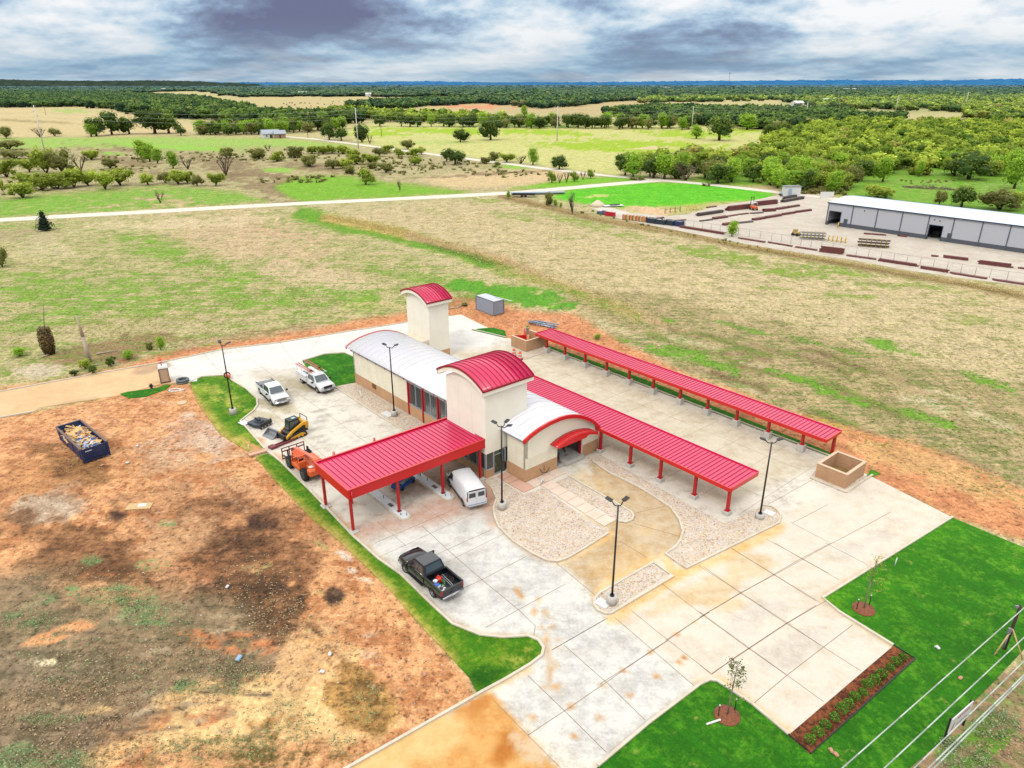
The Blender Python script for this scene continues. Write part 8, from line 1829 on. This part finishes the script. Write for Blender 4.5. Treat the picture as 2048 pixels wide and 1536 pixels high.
    for a, b in zip(P[:-1], P[1:]):
        k = max(1, round((b-a).length/2.6))
        for i in range(k):
            if n < 90: q = a.lerp(b, i/k); MB().tube((q.x, q.y, 0), (q.x, q.y, 1.8), .04, n=6).build('post', GREYM, r); n += 1
        m.tube(a+Vector((0, 0, 1.78)), b+Vector((0, 0, 1.78)), .025, n=5).tube(a+Vector((0, 0, .1)), b+Vector((0, 0, .1)), .012, n=4)
        mesh.poly([a+Vector((0, 0, .1)), b+Vector((0, 0, .1)), b+Vector((0, 0, 1.76)), a+Vector((0, 0, 1.76))])
    m.build('rail', GREYM, r)
    t = NT('chain_link'); tr = t.new('ShaderNodeBsdfTransparent'); ms = t.new('ShaderNodeMixShader'); ms.inputs[0].default_value = .12; t.l(tr.outputs[0], ms.inputs[1]); t.l(t.bsdf.outputs[0], ms.inputs[2]); t.l(ms.outputs[0], t.N['Material Output'].inputs[0]); t.bsdf.inputs['Base Color'].default_value = (.5, .5, .5, 1)
    mesh.build('wire_mesh', t.m, r)
yard()

# ================================================================== power line, houses, cattle
def line_poles():
    base = [(90, 305, 210), (717, 297, 216), (1114, 282, 212), (1383, 260, 212), (1612, 232, 203), (1791, 222, 193), (1930, 216, 184)]
    PM = M('pale_steel_pole', (226, 222, 212), .6); P = []; lab = ['leftmost white power pole in the scrub pasture', 'second white power pole, beside the diagonal road', 'third white power pole standing alone in the far field', 'fourth white power pole beside a small tree', 'fifth power pole rising from the wood', 'sixth power pole rising from the wood', 'rightmost and farthest white power pole']
    for (x, y, t_), l in zip(base, lab):
        p = G(x, y); h = hgt(x, y, t_); P.append((p, h)); w = .32 if p.y < 600 else .5
        r = empty('power_pole', p, 0, l, 'power pole', 'white power poles'); MB().tube((0, 0, 0), (0, 0, h), w, w*.6, 8).build('pole', PM, r)
        for k, z in enumerate((.98, .88, .78)): s = (-1)**k; MB().tube((0, 0, h*z), (s*.9, 0, h*z+.2), .09, .05, 5).tube((s*.9, 0, h*z+.2), (s*.9, 0, h*z-.5), .1, .1, 6).build('insulator', GREYM, r)
    P = [(P[0][0]*2-P[1][0], P[0][1])]+P+[(P[-1][0]*2-P[-2][0], P[-1][1])]
    WM = M('aluminium_wire')
    for i in range(len(P)-1):
        for k, z in enumerate((.98, .88, .78)):
            a = P[i][0]+Vector((((-1)**k)*.9, 0, P[i][1]*z-.4)); b = P[i+1][0]+Vector((((-1)**k)*.9, 0, P[i+1][1]*z-.4)); pts = [a.lerp(b, t/12)-Vector((0, 0, 3.2*(1-(2*t/12-1)**2))) for t in range(13)]
            tag(MB().path(pts, .05, 4).build('power_line', WM), '%s wire span of the white pole line, %s' % (('top', 'middle', 'bottom')[k], ('off to the left frame edge', 'between first and second pole', 'between second and third pole', 'between third and fourth pole', 'between fourth and fifth pole', 'between fifth and sixth pole', 'between sixth and seventh pole', 'beyond the rightmost pole')[i]), 'wire', 'wires of the white pole line')
    for (x, y, t_, l) in ((763, 272, 253, 'brown wooden pole in the green field behind the road'), (616, 276, 252, 'brown wooden pole beside the diagonal road by the house'), (92, 230, 215, 'small brown pole in the left straw field')):
        r = empty('utility_pole', G(x, y), 0, l, 'utility pole'); h = hgt(x, y, t_); MB().tube((0, 0, 0), (0, 0, h), .2, .14, 6).build('pole', BARK, r); MB().bb(-.9, .9, -.06, .06, h-.8, h-.65).build('crossarm', BARK, r)
    p = G(1457, 171.5); h = hgt(1457, 171.5, 138); r = empty('radio_mast', p, 0, 'thin lattice radio mast on the horizon right of centre', 'radio mast'); m = MB(); w = 3.0
    for a in range(3): m.tube((cos(a*2.1)*w, sin(a*2.1)*w, 0), (cos(a*2.1)*w*.6, sin(a*2.1)*w*.6, h), .5, .4, 4)
    for i in range(24):
        for a in range(3): m.tube((cos(a*2.1)*w*.9, sin(a*2.1)*w*.9, h*i/24), (cos(a*2.1+2.1)*w*.9, sin(a*2.1+2.1)*w*.9, h*(i+1)/24), .25, .25, 3)
    m.build('mast', GREYM, r); MB().bb(-6, 6, -6, 6, h-8, h, bevel=1).build('antenna', GREYM, r)
line_poles()
def house(px, py, w, d, h, rh, rz, wall, roof, label, cat='house', name='house'):
    r = empty(name, G(px, py), rz, label, cat); x, y = w/2, d/2
    MB().prism([(-y, 0), (y, 0), (y, h), (0, h+rh*.96), (-y, h)], 'x', -x, x).build('wall', wall, r)
    MB().rings([[(q, -y-.4, h-.12), (q, 0, h+rh), (q, y+.4, h-.12), (q, y+.4, h+.1), (q, 0, h+rh+.25), (q, -y-.4, h+.1)] for q in (-x-.4, x+.4)], 0, False).build('roof', roof, r)
    MB().bb(-x*.2, x*.1, -y-.04, -y-.001, .1, 2.2).build('door', M('dark_door', (60, 54, 52), .6), r)
    for q in (-.7, .45): f = MB().bb(x*q, x*q+w*.12, -y-.04, -y-.001, 1.0, 2.1).build('window', PLAST, r); MB().bb(x*q+.1, x*q+w*.12-.1, -y-.06, -y-.041, 1.1, 2.0).build('pane', GLASS, f)
PR = M('pale_metal_roof', (166, 174, 186), .5); TR = M('brown_shingles', (150, 120, 104), .8)
house(541, 275.5, 11, 9, 2.8, 2.2, .5, M('white_siding', (226, 224, 222), .7), PR, 'small house with grey metal roof at the end of the diagonal road'); house(560, 276, 7, 7, 2.8, 2.0, .4, M('red_brick_house', (186, 138, 110), .9), PR, 'brick wing of the small roadside house', 'house')
WS = M('white_siding')
for x, y, w, d, l in ((606, 190.5, 24, 12, 'tiny white farmhouse beyond the cattle pasture'), (737, 193.5, 14, 9, 'tiny white shed at the pasture wood edge'), (1665, 205.5, 46, 16, 'long white barn in the far right pasture'), (1824, 204, 18, 12, 'small white house among trees at the far right'), (1594, 212, 16, 12, 'pale shed half hidden in trees at the right'), (403, 199, 30, 14, 'grey roofed shed among the left woods'), (285, 182, 26, 14, 'left one of the white roofs in the distant left wood'), (330, 181.5, 30, 16, 'right one of the white roofs in the distant left wood'),
                       (700, 181.5, 20, 12, 'white speck of a farm building near the centre horizon'), (1225, 177, 40, 18, 'white building below the blue hills right of centre'), (1330, 178, 50, 20, 'long white building below the radio mast'), (1700, 182, 60, 22, 'group shed with pale roof on the far right plain'), (765, 180.5, 36, 16, 'sandy coloured farm building near the centre horizon')):
    house(x, y, w, d, 5.0 if y > 195 else 7, 2.4, rnd.uniform(-.4, .4), WS, M('white_barn_roof', (238, 236, 232), .5), l, 'barn', 'barn')
def cattle():
    m = MB(); m.rings([[(x, sin(a)*w, z+cos(a)*h) for a in [2*pi*i/10 for i in range(10)]] for x, w, z, h in ((-1.0, .12, 1.0, .2), (-.9, .32, .98, .38), (-.3, .36, .95, .42), (.4, .34, .98, .44), (.8, .26, 1.05, .38), (1.05, .14, 1.2, .24))], 0)
    m.rings([[(x, sin(a)*w, z+cos(a)*h) for a in [2*pi*i/8 for i in range(8)]] for x, w, z, h in ((.9, .14, 1.18, .22), (1.25, .11, 1.05, .16), (1.4, .12, .8, .13), (1.6, .07, .6, .08))], 0)
    for x in (-.8, .7):
        for s in (-1, 1): m.tube((x, s*.2, .8), (x+.05, s*.2, .4), .11, .06, 6).tube((x+.05, s*.2, .4), (x, s*.2, 0), .06, .05, 6)
    m.tube((-1.0, 0, 1.2), (-1.15, 0, .5), .03, .03, 4).box((1.3, .17, 1.12), (.05, .16, .06)).box((1.3, -.17, 1.12), (.05, .16, .06))
    pr = m.build('cow', M('black_hide', (44, 34, 30), .8)); us = [False]
    for x, y in ((245, 280), (270, 266), (290, 264), (313, 279), (352, 270), (362, 268), (390, 270), (428, 271), (440, 291), (492, 271), (500, 275), (548, 280), (600, 286), (612, 272), (617, 258), (665, 256), (222, 273), (272, 295), (288, 272), (705, 254), (735, 250), (650, 292), (515, 237), (310, 285)):
        place(pr, us, G(512+x/4, 140+y/4), rnd.uniform(0, 6.28), 1.25, label='dark cow grazing in the distant straw pasture', cat='cow', group='cattle in the distant pasture')
cattle()
